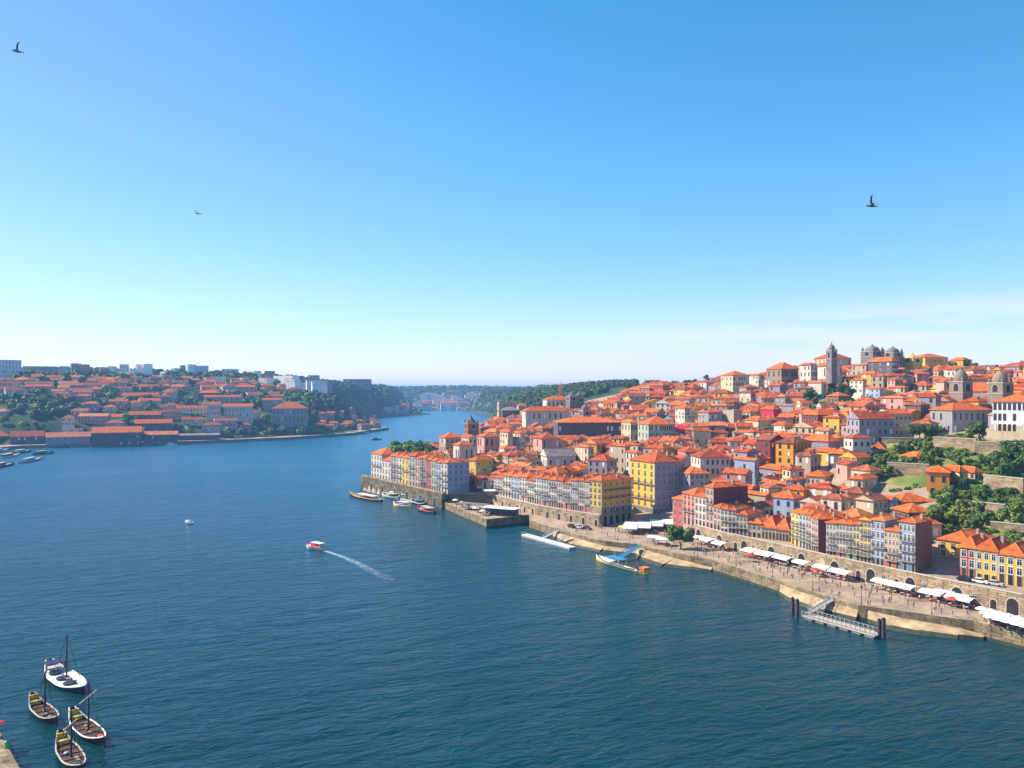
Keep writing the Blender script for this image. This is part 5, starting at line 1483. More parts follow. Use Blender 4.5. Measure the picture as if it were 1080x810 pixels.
def tree(x, y, z, size, kind, label, group=None, name='tree', th=0.8):
    root = empty(name, (x, y, z), rt.uniform(0, 6.28)); tag(root, label, 'tree', group)
    place('trunk', TR[kind % 2], (0, 0, 0), 0, root, (size, size, size*th))
    place('crown', CR[kind], (0, 0, 3.0*size*th + 1.6*size), 0, root, (size, size, size))
    return root
def hill_hit(px, py, d0=230, d1=1600):
    k = (px-540)/F_PX; ds = np.arange(d0, d1, 1.5)
    z = porto_z(k*ds, ds); t_ = CAM_H - (py-HOR)*ds/F_PX; i = np.argmax(z >= t_)
    return (k*ds[i], float(ds[i]), float(z[i])) if z[i] >= t_[i] else None
def free(x, y, r):
    for (fx, fy, rad, o, pad) in footprints:
        if (fx-x)**2 + (fy-y)**2 < (rad+r)**2 and inside(o, x, y, r): return False
    return True
# the round tree on the promenade
p = at(718, 579, 3.9); root = empty('promenade_tree', p); tag(root, 'round dark green tree on the promenade beside the white tents', 'tree')
place('trunk', TR[1], (0,0,0), 0, root, (1.1,1.1,0.8)); place('crown', crown_mesh('crown', M['leaf'], 51, 5.0, 3.0, 2600, 0.5, 16, light=M['leaf_dark']), (0,0,5.2), 0, root, (1,1,0.82))
# named trees
tree(atd(1033,462,345).x, 345, atd(1033,463,345).z, 1.35, 1, 'dark bushy tree against the big white building', th=0.5)
tree(atd(1024,464,352).x, 352, atd(1024,465,352).z, 0.95, 3, 'smaller light tree between the arcaded house and the dark bushy tree', th=0.6)
for i, px in enumerate((962, 970, 978, 986)):
    tree(atd(px,458,384).x, 384, atd(px,460,384).z, 0.95, 2, 'clipped flat-topped tree in the terrace row, %s from the arcaded house' % ['fourth', 'third', 'second', 'first'][i], 'clipped trees on the terrace', th=0.5)
GREF = [(1000, 505, 'the bright orange house'), (965, 482, 'the low red-roofed house'), (1060, 470, 'the high retaining wall'), (1060, 560, 'the lower terrace wall'), (1045, 508, 'the upper terrace wall'), (1030, 535, 'the low garden wall'), (910, 510, 'the cream tower-like house'), (1000, 460, 'the arcaded house'), (885, 410, 'the slender bell tower'), (795, 466, 'the cream blank-walled building'), (960, 545, 'the long dark red-walled house')]
made = []
KN = ['green', 'dark green', 'spreading green', 'yellow-green', 'tall dark']
def scatter(px0, px1, py0, py1, n, smin, smax, kinds, group, d0=230, d1=700):
    k = 0; tries = 0
    while k < n and tries < n*12:
        tries += 1
        h_ = hill_hit(rt.uniform(px0, px1), rt.uniform(py0, py1), d0, d1)
        if not h_: continue
        s_ = rt.uniform(smin, smax)
        if not free(h_[0], h_[1], 1.2*s_ + 0.8): continue
        if any((h_[0]-m_[0])**2 + (h_[1]-m_[1])**2 < (1.9*s_+1.9*m_[3])**2 for m_ in made): continue
        made.append((*h_, s_, rt.choice(kinds), group)); k += 1
scatter(1000, 1076, 526, 562, 26, 0.45, 1.0, [0, 1, 3, 3, 2], 'g')
scatter(985, 1014, 538, 562, 7, 0.7, 1.2, [1, 0, 3], 'g')
scatter(1058, 1085, 482, 505, 6, 1.1, 1.5, [1, 4], 'g')
scatter(1000, 1060, 484, 500, 12, 0.45, 0.85, [1, 3, 0], 'g')
scatter(935, 990, 470, 486, 9, 0.45, 0.8, [1, 0, 3], 'g')
scatter(900, 935, 484, 505, 8, 0.5, 0.8, [0, 3], 'g')
scatter(925, 975, 498, 512, 7, 0.5, 0.85, [0, 3, 1], 'g')
scatter(1035, 1080, 514, 528, 6, 0.6, 0.9, [1, 0], 'g')
scatter(940, 1030, 486, 496, 6, 0.6, 0.9, [1, 0], 'g')
scatter(846, 900, 412, 428, 16, 0.9, 1.5, [1, 4, 1], 'w', 430, 600)
scatter(985, 1000, 408, 420, 4, 0.9, 1.3, [1], 'w', 430, 600)
scatter(786, 812, 462, 470, 5, 0.9, 1.25, [0, 1], 'c', 380, 520)
for (px, py, d, s_, kd) in ((1003,388,640,1.3,1),(1010,388,650,1.2,1),(1020,385,640,1.2,4),(1027,385,650,1.0,1),(755,399,760,1.0,1),(725,402,820,1.5,1),(733,402,830,1.4,1),(745,400,830,1.5,4),(665,408,900,1.6,1),(672,407,900,1.5,1),(684,404,900,1.8,1),(692,404,880,1.7,1),(868,388,640,1.1,4),(712,403,860,1.3,1)):
    q = atd(px, py, d); made.append((q.x, q.y, min(q.z, gz(q.x, q.y)+3.0) - 2.2, s_, kd, 's'))
SREF = GREF + [(700, 402, 'the downstream ridge roofs'), (740, 400, 'the wide-roofed ridge house'), (1010, 385, 'the long skyline building')]
kk = {}
for m_ in made:
    px, py = pix(m_[0], m_[1], m_[2]+3)
    b_ = min(SREF, key=lambda r_: (r_[0]-px)**2 + (r_[1]-py)**2); dx, dy = px-b_[0], py-b_[1]
    rel = ('below' if dy > 0 else 'above') if abs(dy) > abs(dx) else ('upstream of' if dx > 0 else 'downstream of')
    kk.setdefault(((('large ' if m_[3] > 1.1 else ('small ' if m_[3] < 0.75 else '')) + KN[m_[4]] + ' tree'), rel, b_[2]), []).append((math.hypot(dx, dy), m_))
for (nm, rel, ref), l in kk.items():
    l.sort(key=lambda t_: t_[0])
    for i, (dd, m_) in enumerate(l):
        tree(m_[0], m_[1], m_[2]-0.3, m_[3], m_[4], nm + ' ' + rel + ' ' + ref + ((', ' + ORD[min(i, 11)] + 'nearest to it') if len(l) > 1 else ''), {'g':'trees on the green slope','w':'trees in the wood by the palace','c':'tree clump among the roofs','s':'trees along the skyline'}[m_[5]], th=0.55)
# undergrowth on the green slope
ug = MB(); rb = random.Random(91)
bm_ = [crown_mesh('b', mt_, 60+i, 1.5, 0.8, 90, 0.45, 5) for i, mt_ in enumerate((M['leaf'], M['leaf_light'], M['leaf_dark'], M['leaf_light']))]
def to_mb(me):
    o = MB(); o.v = [tuple(v.co) for v in me.vertices]; o.f = [tuple(p_.vertices) for p_ in me.polygons]; o.mi = [p_.material_index for p_ in me.polygons]; o.mats = list(me.materials); return o
bmb = [to_mb(b_) for b_ in bm_]
cnt_ = 0
for i in range(5200):
    y = rb.uniform(240, 395); x = rb.uniform(90, 300)
    if x > 0.66*y + 45: continue
    if not (in_poly(x, y, GREEN)): continue
    n_ = math.sin(x*0.19+1)*math.cos(y*0.15)+math.sin(x*0.07+y*0.11)
    if n_ < -0.45 and rb.random() < 0.85: continue
    if not free(x, y, 1.2): continue
    ug.add(rb.choice(bmb), (x, y, gz(x, y)+0.1), rb.uniform(0, 6.28)); cnt_ += 1
print('bushes', cnt_)
tag(ug.build('undergrowth'), 'mixed shrubs and rough grass covering the green slope upstream', 'shrubs', None, 'stuff')

# ---- far-off woods that read as one mass
def clump(r, size, n, mt_):
    mb = MB()
    for i in range(n):
        v = Vector((r.gauss(0,1), r.gauss(0,1), abs(r.gauss(0,1))*0.9)).normalized()*size*r.uniform(0.7, 1.05)
        nn = (v.normalized()+Vector((r.uniform(-.5,.5), r.uniform(-.5,.5), r.uniform(0,.6)))).normalized(); u = nn.orthogonal().normalized(); w_ = nn.cross(u); s = size*r.uniform(0.28, 0.5)
        mb.face([v-u*s-w_*s*.6, v+u*s*.3-w_*s, v+u*s+w_*s*.5, v-u*s*.4+w_*s], mt_)
    mb.tube((0,0,-size*1.4), (0,0,size*0.3), size*0.08, size*0.05, M['bark'], 4, False)
    return mb
rw_ = random.Random(8)
CL = [clump(rw_, 5.0, 46, M['leaf_dark']) for _ in range(4)] + [clump(rw_, 5.5, 46, M['leaf']) for _ in range(2)]
wood = MB(); n1_ = 0
for i in range(15000):
    px = rw_.uniform(-20, 450); d = rw_.uniform(860, 2600); x = (px-540)/F_PX*d
    gx = float(np.interp(d, _gy, _gx))
    if x > gx - 14: continue
    prob = 0.30 if px < 300 else 0.95
    if d < 960: prob *= 0.2
    nz = math.sin(x*0.021)*math.cos(d*0.017+1) + math.sin(x*0.05+d*0.03)*0.6
    if px < 300 and d < 1500: prob = (0.9 if nz > 0.25 else 0.25) * (1.0 if d < 1330 else 0.35)
    if rw_.random() > prob: continue
    bad = False
    for o in gfoot:
        if abs(o.x-x) < 45 and abs(o.y-d) < 45:
            if inside(o, x, d, 4.5): bad = True; break
            # do not stand right before a lodge's front
            if d < o.y and (o.y-d) < 22 and abs(o.x - x*o.y/d) < o.w/2: bad = True; break
    if bad: continue
    z = float(gaia_z(np.array([x]), np.array([d]))[0])
    sc_ = rw_.uniform(0.7, 1.25); c_ = rw_.choice(CL); 
    k_ = MB(); k_.v = [(a_*sc_, b__*sc_, c__*sc_) for a_, b__, c__ in c_.v]; k_.f = c_.f; k_.mi = c_.mi; k_.mats = c_.mats
    wood.add(k_, (x, d, z+5.0*sc_), rw_.uniform(0, 6.28)); n1_ += 1
tag(wood.build('opposite_woods'), 'dark woods and gardens covering the bank across the river', 'woods', None, 'stuff')
wood = MB()
for i in range(9000):
    px = rw_.uniform(500, 672); d = rw_.uniform(700, 2500); x = (px-540)/F_PX*d
    fx = float(np.interp(d, _fy, _fx))
    if x < fx + 3: continue
    if px > 560 and d < 950: continue
    if px > 640 and d < 1200: continue
    if px <= 560 and d < 1000: continue
    if rw_.random() > (0.95 if d > 1050 else 0.4): continue
    z = gz(x, d); c_ = rw_.choice(CL[:4]); sc_ = rw_.uniform(0.5, 0.9) if px > 560 else rw_.uniform(0.7, 1.2)
    s_ = spec(x, d, z, 8, 8, 8, 0)
    if not free(x, d, 4): continue
    k_ = MB(); k_.v = [(a_*sc_, b__*sc_, c__*sc_) for a_, b__, c__ in c_.v]; k_.f = c_.f; k_.mi = c_.mi; k_.mats = c_.mats
    wood.add(k_, (x, d, z+5.0*sc_), rw_.uniform(0, 6.28)); n1_ += 1
# small grove by the water behind the point
for i in range(46):
    px = rw_.uniform(414, 460); d = rw_.uniform(565, 640); x = (px-540)/F_PX*d
    c_ = rw_.choice(CL[4:]); sc_ = rw_.uniform(0.55, 0.8)
    k_ = MB(); k_.v = [(a_*sc_, b__*sc_, c__*sc_) for a_, b__, c__ in c_.v]; k_.f = c_.f; k_.mi = c_.mi; k_.mats = c_.mats
    zt = CAM_H - (463.5-HOR+rw_.uniform(0, 8))*d/F_PX
    wood.add(k_, (x, d, min(zt, 24)-3.5), rw_.uniform(0, 6.28))
tag(wood.build('downstream_woods'), 'dark wooded hill beyond the town and a grove behind the point', 'woods', None, 'stuff')
wood = MB()
for i in range(5200):
    y = rw_.uniform(2680, 4200); x = rw_.uniform(-1100, 900)
    z = float(far_z(np.array([x]), np.array([y]))[0])
    if z < 1 or (-345 < x < 60 and y < 3180 and rw_.random() < 0.8): continue
    c_ = rw_.choice(CL); sc_ = rw_.uniform(1.2, 2.2)
    k_ = MB(); k_.v = [(a_*sc_, b__*sc_, c__*sc_) for a_, b__, c__ in c_.v]; k_.f = c_.f; k_.mi = c_.mi; k_.mats = c_.mats
    wood.add(k_, (x, y, z+3*sc_), rw_.uniform(0, 6.28))
tag(wood.build('far_woods'), 'hazy far woods along the low hills at the end of the river', 'woods', None, 'stuff')
print('wood trees', n1_)
# ------------------------------------------------------------------ boats
def hull(L, B, free_, rise0, rise1, mt, rail, deckm, deckz=0.35, n=18, full0=0.25, full1=0.05, band=None):
    """boat hull along x, stern at -L/2, bow at +L/2; returns hull, deck and gunwale builders"""
    hb = MB(); dk = MB(); rl = MB(); st = []
    for i in range(n+1):
        t_ = i/n; x = -L/2 + L*t_
        bb = B/2 * min(1, (full0 + (1-full0)*math.sin(min(1, t_/0.42)*math.pi/2))) * min(1, (full1 + (1-full1)*math.sin(min(1, (1-t_)/0.42)*math.pi/2)))
        g = free_ + rise0*max(0, 1-t_/0.3)**2 + rise1*max(0, (t_-0.65)/0.35)**2
        kz = -0.5 + 0.5*max(0, (t_-0.85)/0.15)**2*free_
        st.append((x, bb, g, kz))
    def ring(s): x, b_, g, kz = s; return [(x, -b_, g), (x, -b_*0.96, g*0.55), (x, -b_*0.78, 0.0), (x, 0, kz), (x, b_*0.78, 0.0), (x, b_*0.96, g*0.55), (x, b_, g)]
    for i in range(n):
        a, b_ = ring(st[i]), ring(st[i+1])
        for k in range(6):
            hb.face([a[k], a[k+1], b_[k+1], b_[k]], (band if band and k in (0, 5) else mt))
        def dd(s): return (s[1]*0.93, min(s[2]*0.92, s[2]-0.12 if s[2]*deckz < 0 else s[2]*deckz + 0.15))
        (w0, z0), (w1, z1) = dd(st[i]), dd(st[i+1])
        dk.face([(st[i][0], -w0, z0), (st[i+1][0], -w1, z1), (st[i+1][0], w1, z1), (st[i][0], w0, z0)], deckm)
        for sy in (-1, 1):
            rl.tube((st[i][0], sy*st[i][1], st[i][2]), (st[i+1][0], sy*st[i+1][1], st[i+1][2]), 0.14, 0.14, rail, 5)
    hb.face(ring(st[0]), mt); hb.face(ring(st[-1])[::-1], mt)
    return hb, dk, rl
def boat_root(name, p_stern, p_bow, label, cat='boat', group=None):
    c = (Vector(p_stern)+Vector(p_bow))/2; u = Vector(p_bow)-Vector(p_stern)
    r = empty(name, (c.x, c.y, 0.0), math.atan2(u.y, u.x)); tag(r, label, cat, group)
    return r, Vector((u.x, u.y)).length
def rabelo(ps, pb, label, hullm='wood', railm='whitepaint', panel='yellowpaint', bowm=None, mast=7.0, deckm='wood', canopy=True, yard=True, hatches=False, group='cargo boats moored by the near quay', tip=None, name='cargo_boat'):
    r, L = boat_root(name, ps, pb, label, 'boat', group)
    B = L*(0.25 if hatches else 0.215)
    hb, dk, rl = hull(L, B, 0.75, 1.5, 1.1, M[hullm], M[railm], M[deckm], 0.88 if hatches else 0.35)
    hb.build('hull', r); dk.build('deck', r); rl.build('gunwale', r)
    mb = MB()      # painted stern platform
    mb.box(-L*0.44, -L*0.35, -B*0.26, B*0.26, 1.0, 1.2, M['woodpale']); mb.box(-L*0.45, -L*0.435, -B*0.24, B*0.24, 1.0, 2.0, M[panel]); mb.box(-L*0.35, -L*0.34, -B*0.26, B*0.26, 0.4, 1.2, M[panel]); mb.build('stern_platform', r)
    mb = MB()
    for i in range(5):
        x = -L*0.2 + i*L*0.13; mb.box(x, x+0.25, -B*0.42, B*0.42, 0.72, 0.84, M['woodpale'])
    mb.build('thwart', r) if False else None
    for i in range(0 if hatches else 4):
        m2 = MB(); m2.box(-0.12, 0.12, -B*0.42, B*0.42, 0.5, 0.62, M['w_brown']); m2.build('thwart', r, (-L*0.2 + i*L*0.15, 0, 0))
    if mast:
        mb = MB(); mb.tube((0,0,0.2), (0.2,0,mast), 0.19, 0.1, M['wood'], 7); mm = mb.build('mast', r, (L*0.03, 0, 0))
        if yard:
            mb = MB(); mb.tube((-0.35*L*0.5, -0.4, mast*0.45), (0.5*L*0.5, 0.3, mast*0.92), 0.09, 0.06, M['woodpale'], 6)
            mb.tube((-0.33*L*0.5, -0.4, mast*0.45+0.2), (0.46*L*0.5, 0.3, mast*0.9+0.12), 0.16, 0.1, M['trim'], 6); mb.build('furled_sail', r)
        mb = MB()
        for (a, b_) in (((L*0.03,0,mast*0.97),(L*0.47,0,2.0)), ((L*0.03,0,mast*0.97),(-L*0.4,B*0.2,1.6)), ((L*0.03,0,mast*0.97),(L*0.03,B*0.45,0.8)), ((L*0.03,0,mast*0.97),(L*0.03,-B*0.45,0.8))): mb.tube(a, b_, 0.04, 0.04, M['wood'], 4)
        mb.build('rigging', r)
    mb = MB(); mb.tube((-L*0.34, 0, 2.6), (-L*0.62, 0.5, 0.1), 0.1, 0.07, M['wood'], 6); mb.faces([(-L*0.56,0.32,0.9),(-L*0.64,0.56,-0.3),(-L*0.66,0.56,0.0),(-L*0.58,0.32,1.2)], [(0,1,2,3)], M['wood']); mb.build('steering_oar', r)
    if canopy:
        mb = MB()
        for sx in (-0.31, -0.19):
            for sy in (-1, 1): mb.tube((sx*L, sy*B*0.34, 0.5), (sx*L, sy*B*0.34, 2.3), 0.06, 0.06, M['wood'], 5)
        mb.build('canopy_frame', r)
    if hatches:
        for i, x in enumerate((-0.22, 0.0, 0.2)):
            mb = MB(); mb.lathe((0, 0, 0), [(1.0, 0), (1.0, 0.16), (0.92, 0.2)], M['black'], 18); o = mb.build('hatch', r, (x*L, -B*0.1, 0.92 if deckm != 'wood' else 0.6)); o.scale = (L*0.062, B*0.24, 1)
    mb = MB(); rr_ = random.Random(int(L*97))        # coiled ropes, crates and gear on the boards
    for q in range(7):
        gx, gy = L*rr_.uniform(-0.3, 0.3), B*rr_.uniform(-0.28, 0.28); gz_ = 0.95 if hatches else 0.42
        if q % 2: mb.lathe((gx, gy, gz_), [(0.32, 0), (0.36, 0.12), (0.2, 0.2)], M['woodpale'], 9)
        else: mb.rbox((gx, gy), rr_.uniform(0.4, 0.9), 0.45, gz_, gz_+rr_.uniform(0.25, 0.5), rr_.uniform(0, 3), M[rr_.choice(['black', 'greypaint', 'w_brown'])])
    mb.build('deck_gear', r)
    if hatches:
        mb = MB(); mb.box(-L*0.40, -L*0.27, -B*0.36, B*0.36, 2.5, 2.62, M['black'])
        for sx in (-0.39, -0.28):
            for sy in (-1, 1): mb.tube((sx*L, sy*B*0.33, 0.9), (sx*L, sy*B*0.33, 2.5), 0.06, 0.06, M['wood'], 5)
        mb.build('awning', r)
    if bowm:
        mb = MB(); mb.box(L*0.36, L*0.46, -B*0.12, B*0.12, 1.25, 1.5, M[bowm]); mb.build('bow_cover', r)
    return r
def w0(px, py): v = at(px, py, 0.0); return (v.x, v.y)
rabelo(w0(52, 706), w0(88, 733), 'white-decked wooden boat with oval black hatches and a tall mast', 'black', 'whitepaint', 'greypaint', None, 10.5, 'whitepaint', True, False, True)
rabelo(w0(34, 742), w0(60, 766), 'brown wooden boat with yellow stern below the white-decked one', 'wood', 'trim', 'yellowpaint', None, 8.5, 'wood', True, False)
rabelo(w0(76, 758), w0(110, 788), 'wooden boat with red bow and furled sail, outermost of the moored group', 'wood', 'whitepaint', 'yellowpaint', 'redpaint', 9.5, 'wood', True, True)
rabelo(w0(64, 783), w0(86, 818), 'wooden boat with yellow stern panel cut off by the lower frame edge', 'wood', 'trim', 'yellowpaint', None, 8.5, 'wood', True, True)

# tour boat with yellow band, blue awnings
r, L = boat_root('tour_boat', w0(683, 606), w0(629, 590), 'tour boat with a yellow lower hull and blue awning at the promenade steps')
B = 5.4
hb, dk, rl = hull(L, B, 1.0, 0.7, 1.3, M['yellowpaint'], M['black'], M['whitepaint'], 0.6, band=M['whitepaint']); hb.build('hull', r); dk.build('deck', r); rl.build('gunwale', r)
mb = MB(); mb.box(-L*0.05, L*0.24, -B*0.36, B*0.36, 2.6, 2.75, M['bluepaint'])
for x in (-0.04, 0.1, 0.23):
    for sy in (-1, 1): mb.tube((x*L, sy*B*0.33, 0.7), (x*L, sy*B*0.33, 2.6), 0.06, 0.06, M['whitepaint'], 5)
mb.build('awning', r)
mb = MB(); mb.box(-L*0.38, -L*0.14, -B*0.34, B*0.34, 0.7, 1.3, M['whitepaint'], False); mb.box(-L*0.36, -L*0.16, -B*0.3, B*0.3, 1.3, 1.5, M['dark']); mb.build('cabin', r)
for i in range(7):
    mb = MB(); mb.box(-0.2, 0.2, -B*0.3, B*0.3, 0.7, 1.15, M['woodpale']); mb.build('bench', r, (L*(-0.12+0.045*i), 0, 0))
mb = MB(); mb.tube((0,0,0.5), (0,0,6.5), 0.1, 0.06, M['whitepaint'], 6); mb.build('mast', r, (L*0.12, 0, 0))
mb = MB(); mb.box(-L*0.49, -L*0.40, -B*0.25, B*0.25, 0.9, 2.2, M['orangepaint']); mb.build('stern_box', r)
# its gangway
a = at(650, 590, 1.2); b_ = at(673, 576, 3.9)
def gangway(a, b_, wid, colr, label, posts=True, name='gangway'):
    c = (a+b_)/2; u = Vector((b_.x-a.x, b_.y-a.y, 0)); L = u.length; root = empty(name, c, math.atan2(u.y, u.x)); tag(root, label, 'gangway')
    dz = (b_.z-a.z)/2; mb = MB()
    mb.faces([(-L/2,-wid/2,-dz),(L/2,-wid/2,dz),(L/2,wid/2,dz),(-L/2,wid/2,-dz),(-L/2,-wid/2,-dz-.2),(L/2,-wid/2,dz-.2),(L/2,wid/2,dz-.2),(-L/2,wid/2,-dz-.2)],[(0,1,2,3),(7,6,5,4),(0,4,5,1),(1,5,6,2),(2,6,7,3),(3,7,4,0)], M[colr]); mb.build('deck', root)
    for sy in (-1, 1):
        mb = MB(); y = sy*wid/2; mb.tube((-L/2,y,-dz+1.1),(L/2,y,dz+1.1),0.07,0.07,M[colr],5); mb.tube((-L/2,y,-dz+.55),(L/2,y,dz+.55),0.04,0.04,M[colr],4)
        n_ = int(L/1.6)
        for i in range(n_+1):
            x = -L/2+L*i/n_; zz = -dz+2*dz*i/n_; mb.tube((x,y,zz),(x,y,zz+1.1),0.06,0.06,M[colr],4)
            if i < n_: x2 = x+L/n_; z2 = zz+2*dz/n_; mb.tube((x,y,zz),(x2,y,z2+1.1),0.035,0.035,M[colr],4)
        mb.build('railing', root)
    return root
gangway(a, b_, 2.2, 'bluepaint', 'blue gangway rising from the tour boat to the promenade')
M['steel'] = mat('galvanised_steel', (0.30, 0.29, 0.27), 0.6, 0.2, 1.0)
# floating jetty upstream
ja = at(850, 648, 0.9); jb = at(927, 669.5, 0.9)
u = (jb-ja); Lj = u.length; root = empty('floating_jetty', ((ja.x+jb.x)/2, (ja.y+jb.y)/2, 0), math.atan2(u.y, u.x)); tag(root, 'grey floating jetty with railings lying off the slipway', 'jetty')
mb = MB(); mb.box(-Lj/2, Lj/2, -1.7, 1.7, 0.6, 0.9, M['trim'])
mb.build('deck', root)
for i in range(6):
    mb = MB(); mb.box(-1.3, 1.3, -1.5, 1.5, -0.4, 0.59, M['granite_dark']); mb.build('float', root, (-Lj/2+Lj*(i+0.5)/6, 0, 0))
for sy in (-1, 1):
    mb = MB(); n_ = 16
    mb.box(-Lj/2, Lj/2, sy*1.6-0.05, sy*1.6+0.05, 2.0, 2.12, M['steel'])
    for i in range(n_+1):
        x = -Lj/2 + Lj*i/n_; mb.box(x-0.09, x+0.09, sy*1.6-0.08, sy*1.6+0.08, 0.9, 2.0, M['steel'])
        if i < n_: mb.tube((x, sy*1.6, 0.95), (x+Lj/n_, sy*1.6, 1.98), 0.05, 0.05, M['steel'], 4)
    mb.build('railing', root)
gangway(at(852, 646, 1.1), at(883, 628, 4.0), 2.2, 'steel', 'grey railed gangway climbing from the floating jetty to the quay')
for (px, py, tp, lab) in ((836, 648, 631, 'dark mooring pile at the gangway end of the jetty, outer one'), (841, 651, 633, 'dark mooring pile at the gangway end of the jetty, inner one'), (927.5, 673, 654, 'thick dark mooring pile at the free end of the jetty, first of two'), (932, 674, 653, 'thick dark mooring pile at the free end of the jetty, outermost')):
    v = at(px, py, 0); H = (py-tp)*v.y/F_PX
    root = empty('mooring_pile', v); tag(root, lab, 'mooring pile', 'piles holding the jetty')
    mb = MB(); mb.tube((0,0,-4),(0,0,H),0.5,0.5,M['rust'],12); mb.build('post', root); mb = MB(); mb.lathe((0,0,H),[(0.55,0),(0.5,0.15),(0.05,0.45)],M['black'],12); mb.build('cap', root)
# pontoon downstream
pa = at(553, 563.5, 0.6); pb = at(604, 577.5, 0.6); u = pb-pa; Lj = u.length
root = empty('pontoon', ((pa.x+pb.x)/2, (pa.y+pb.y)/2, 0), math.atan2(u.y, u.x)); tag(root, 'white landing pontoon of joined floats off the rough slipway', 'pontoon')
for i in range(4):
    x0_ = -Lj/2+Lj*i/4; mb = MB(); mb.box(x0_+0.1, x0_+Lj/4-0.1, -1.6, 1.6, -0.3, 0.65, M['greypaint'], False); mb.box(x0_+0.1, x0_+Lj/4-0.1, -1.6, 1.6, 0.652, 0.72, M['whitepaint']); mb.build('float', root)
mb = MB()
for i in range(13): mb.box(-Lj/2+0.3+Lj/12.5*i, -Lj/2+0.42+Lj/12.5*i, -1.5, -1.4, 0.72, 1.7, M['greypaint'])
mb.box(-Lj/2+0.3, Lj/2-0.3, -1.5, -1.4, 1.7, 1.8, M['greypaint']); mb.build('railing', root)
gangway(at(573, 567, 0.9), at(590, 558.5, 3.8), 1.6, 'greypaint', 'grey gangway between the white pontoon and the quay, downstream one')
gangway(at(588, 571, 0.9), at(600, 564, 3.8), 1.6, 'greypaint', 'grey gangway between the white pontoon and the quay, upstream one')

# motor launch with wake
r, L = boat_root('motor_launch', w0(345, 581), w0(320, 576), 'white launch with a red cabin speeding across the river')
L2 = 11.0; hb, dk, rl = hull(L2, 3.4, 1.0, 0, 0.8, M['whitepaint'], M['redpaint'], M['whitepaint'], 0.7, full0=0.8); hb.build('hull', r); dk.build('deck', r); rl.build('gunwale', r)
mb = MB(); mb.box(-L2*0.42, L2*0.12, -1.35, 1.35, 2.4, 2.55, M['whitepaint'])
for x in (-0.4, -0.15, 0.1):
    for sy in (-1,1): mb.tube((x*L2, sy*1.25, 0.8), (x*L2, sy*1.25, 2.4), 0.06, 0.06, M['whitepaint'], 5)
mb.build('canopy', r)
mb = MB(); mb.box(-L2*0.1, L2*0.14, -1.0, 1.0, 0.85, 1.7, M['redpaint']); mb.box(L2*0.141, L2*0.16, -0.9, 0.9, 1.2, 1.75, M['glass']); mb.build('cabin', r)
mb = MB(); mb.box(-L2*0.45, -L2*0.12, -1.1, 1.1, 0.85, 1.3, M['orangepaint']); mb.build('seats', r)
# wake
m = bpy.data.materials.new('wake_foam'); m.use_nodes = True; t = m.node_tree; b = t.nodes['Principled BSDF']; b.inputs['Base Color'].default_value = (0.62, 0.72, 0.74, 1); b.inputs['Roughness'].default_value = 0.8
tc = t.nodes.new('ShaderNodeTexCoord'); n = t.nodes.new('ShaderNodeTexNoise'); n.inputs['Scale'].default_value = 0.9; n.inputs['Detail'].default_value = 8; n.inputs['Roughness'].default_value = 0.7
t.links.new(tc.outputs['Object'], n.inputs['Vector'])
sp = t.nodes.new('ShaderNodeSeparateXYZ'); t.links.new(tc.outputs['Object'], sp.inputs[0])
mr = t.nodes.new('ShaderNodeMapRange'); mr.inputs['From Min'].default_value = 0; mr.inputs['From Max'].default_value = 52; mr.inputs['To Min'].default_value = 0.34; mr.inputs['To Max'].default_value = 0.49; t.links.new(sp.outputs['X'], mr.inputs['Value'])
sb = t.nodes.new('ShaderNodeMath'); sb.operation = 'SUBTRACT'; t.links.new(n.outputs['Fac'], sb.inputs[0]); t.links.new(mr.outputs[0], sb.inputs[1])
ml = t.nodes.new('ShaderNodeMath'); ml.operation = 'MULTIPLY'; ml.inputs[1].default_value = 2.2; ml.use_clamp = True; t.links.new(sb.outputs[0], ml.inputs[0])
ab = t.nodes.new('ShaderNodeMath'); ab.operation = 'ABSOLUTE'; t.links.new(sp.outputs['Y'], ab.inputs[0])
t.links.new(ml.outputs[0], b.inputs['Alpha'])
def wake(px0, py0, px1, py1, w_a, w_b, label):
    a = at(px0, py0, 0.02); c = at(px1, py1, 0.02); u = c-a; L = u.length
    mb = MB(); k = 10
    for i in range(k):
        t0, t1 = i/k, (i+1)/k; wa_, wb_ = w_a+(w_b-w_a)*t0, w_a+(w_b-w_a)*t1; s0 = 0.9*math.sin(t0*5); s1 = 0.9*math.sin(t1*5)
        mb.face([(52*t0*L/52, s0-wa_, 0), (L*t1, s1-wb_, 0), (L*t1, s1+wb_, 0), (L*t0, s0+wa_, 0)], m)
    o = mb.build('wake', None, (a.x, a.y, 0.03), math.atan2(u.y, u.x)); tag(o, label, None, None, 'stuff')
wake(343, 581, 416, 611, 0.8, 1.9, 'thin white wake trailing behind the red and white launch')
# small white motor boat at anchor
r, L = boat_root('small_boat', w0(205, 553), w0(193, 551), 'small white boat alone in the middle of the river')
hb, dk, rl = hull(5.2, 2.0, 0.7, 0, 0.5, M['whitepaint'], M['whitepaint'], M['whitepaint'], 0.6, full0=0.8); hb.build('hull', r); dk.build('deck', r); rl.build('gunwale', r)
mb = MB(); mb.box(-0.6, 1.0, -0.7, 0.7, 0.5, 1.5, M['whitepaint']); mb.box(1.01, 1.05, -0.6, 0.6, 0.95, 1.45, M['glass']); mb.build('cabin', r); mb = MB(); mb.tube((0,0,1.5),(0,0,3.8),0.04,0.03,M['greypaint'],5); mb.build('mast', r)
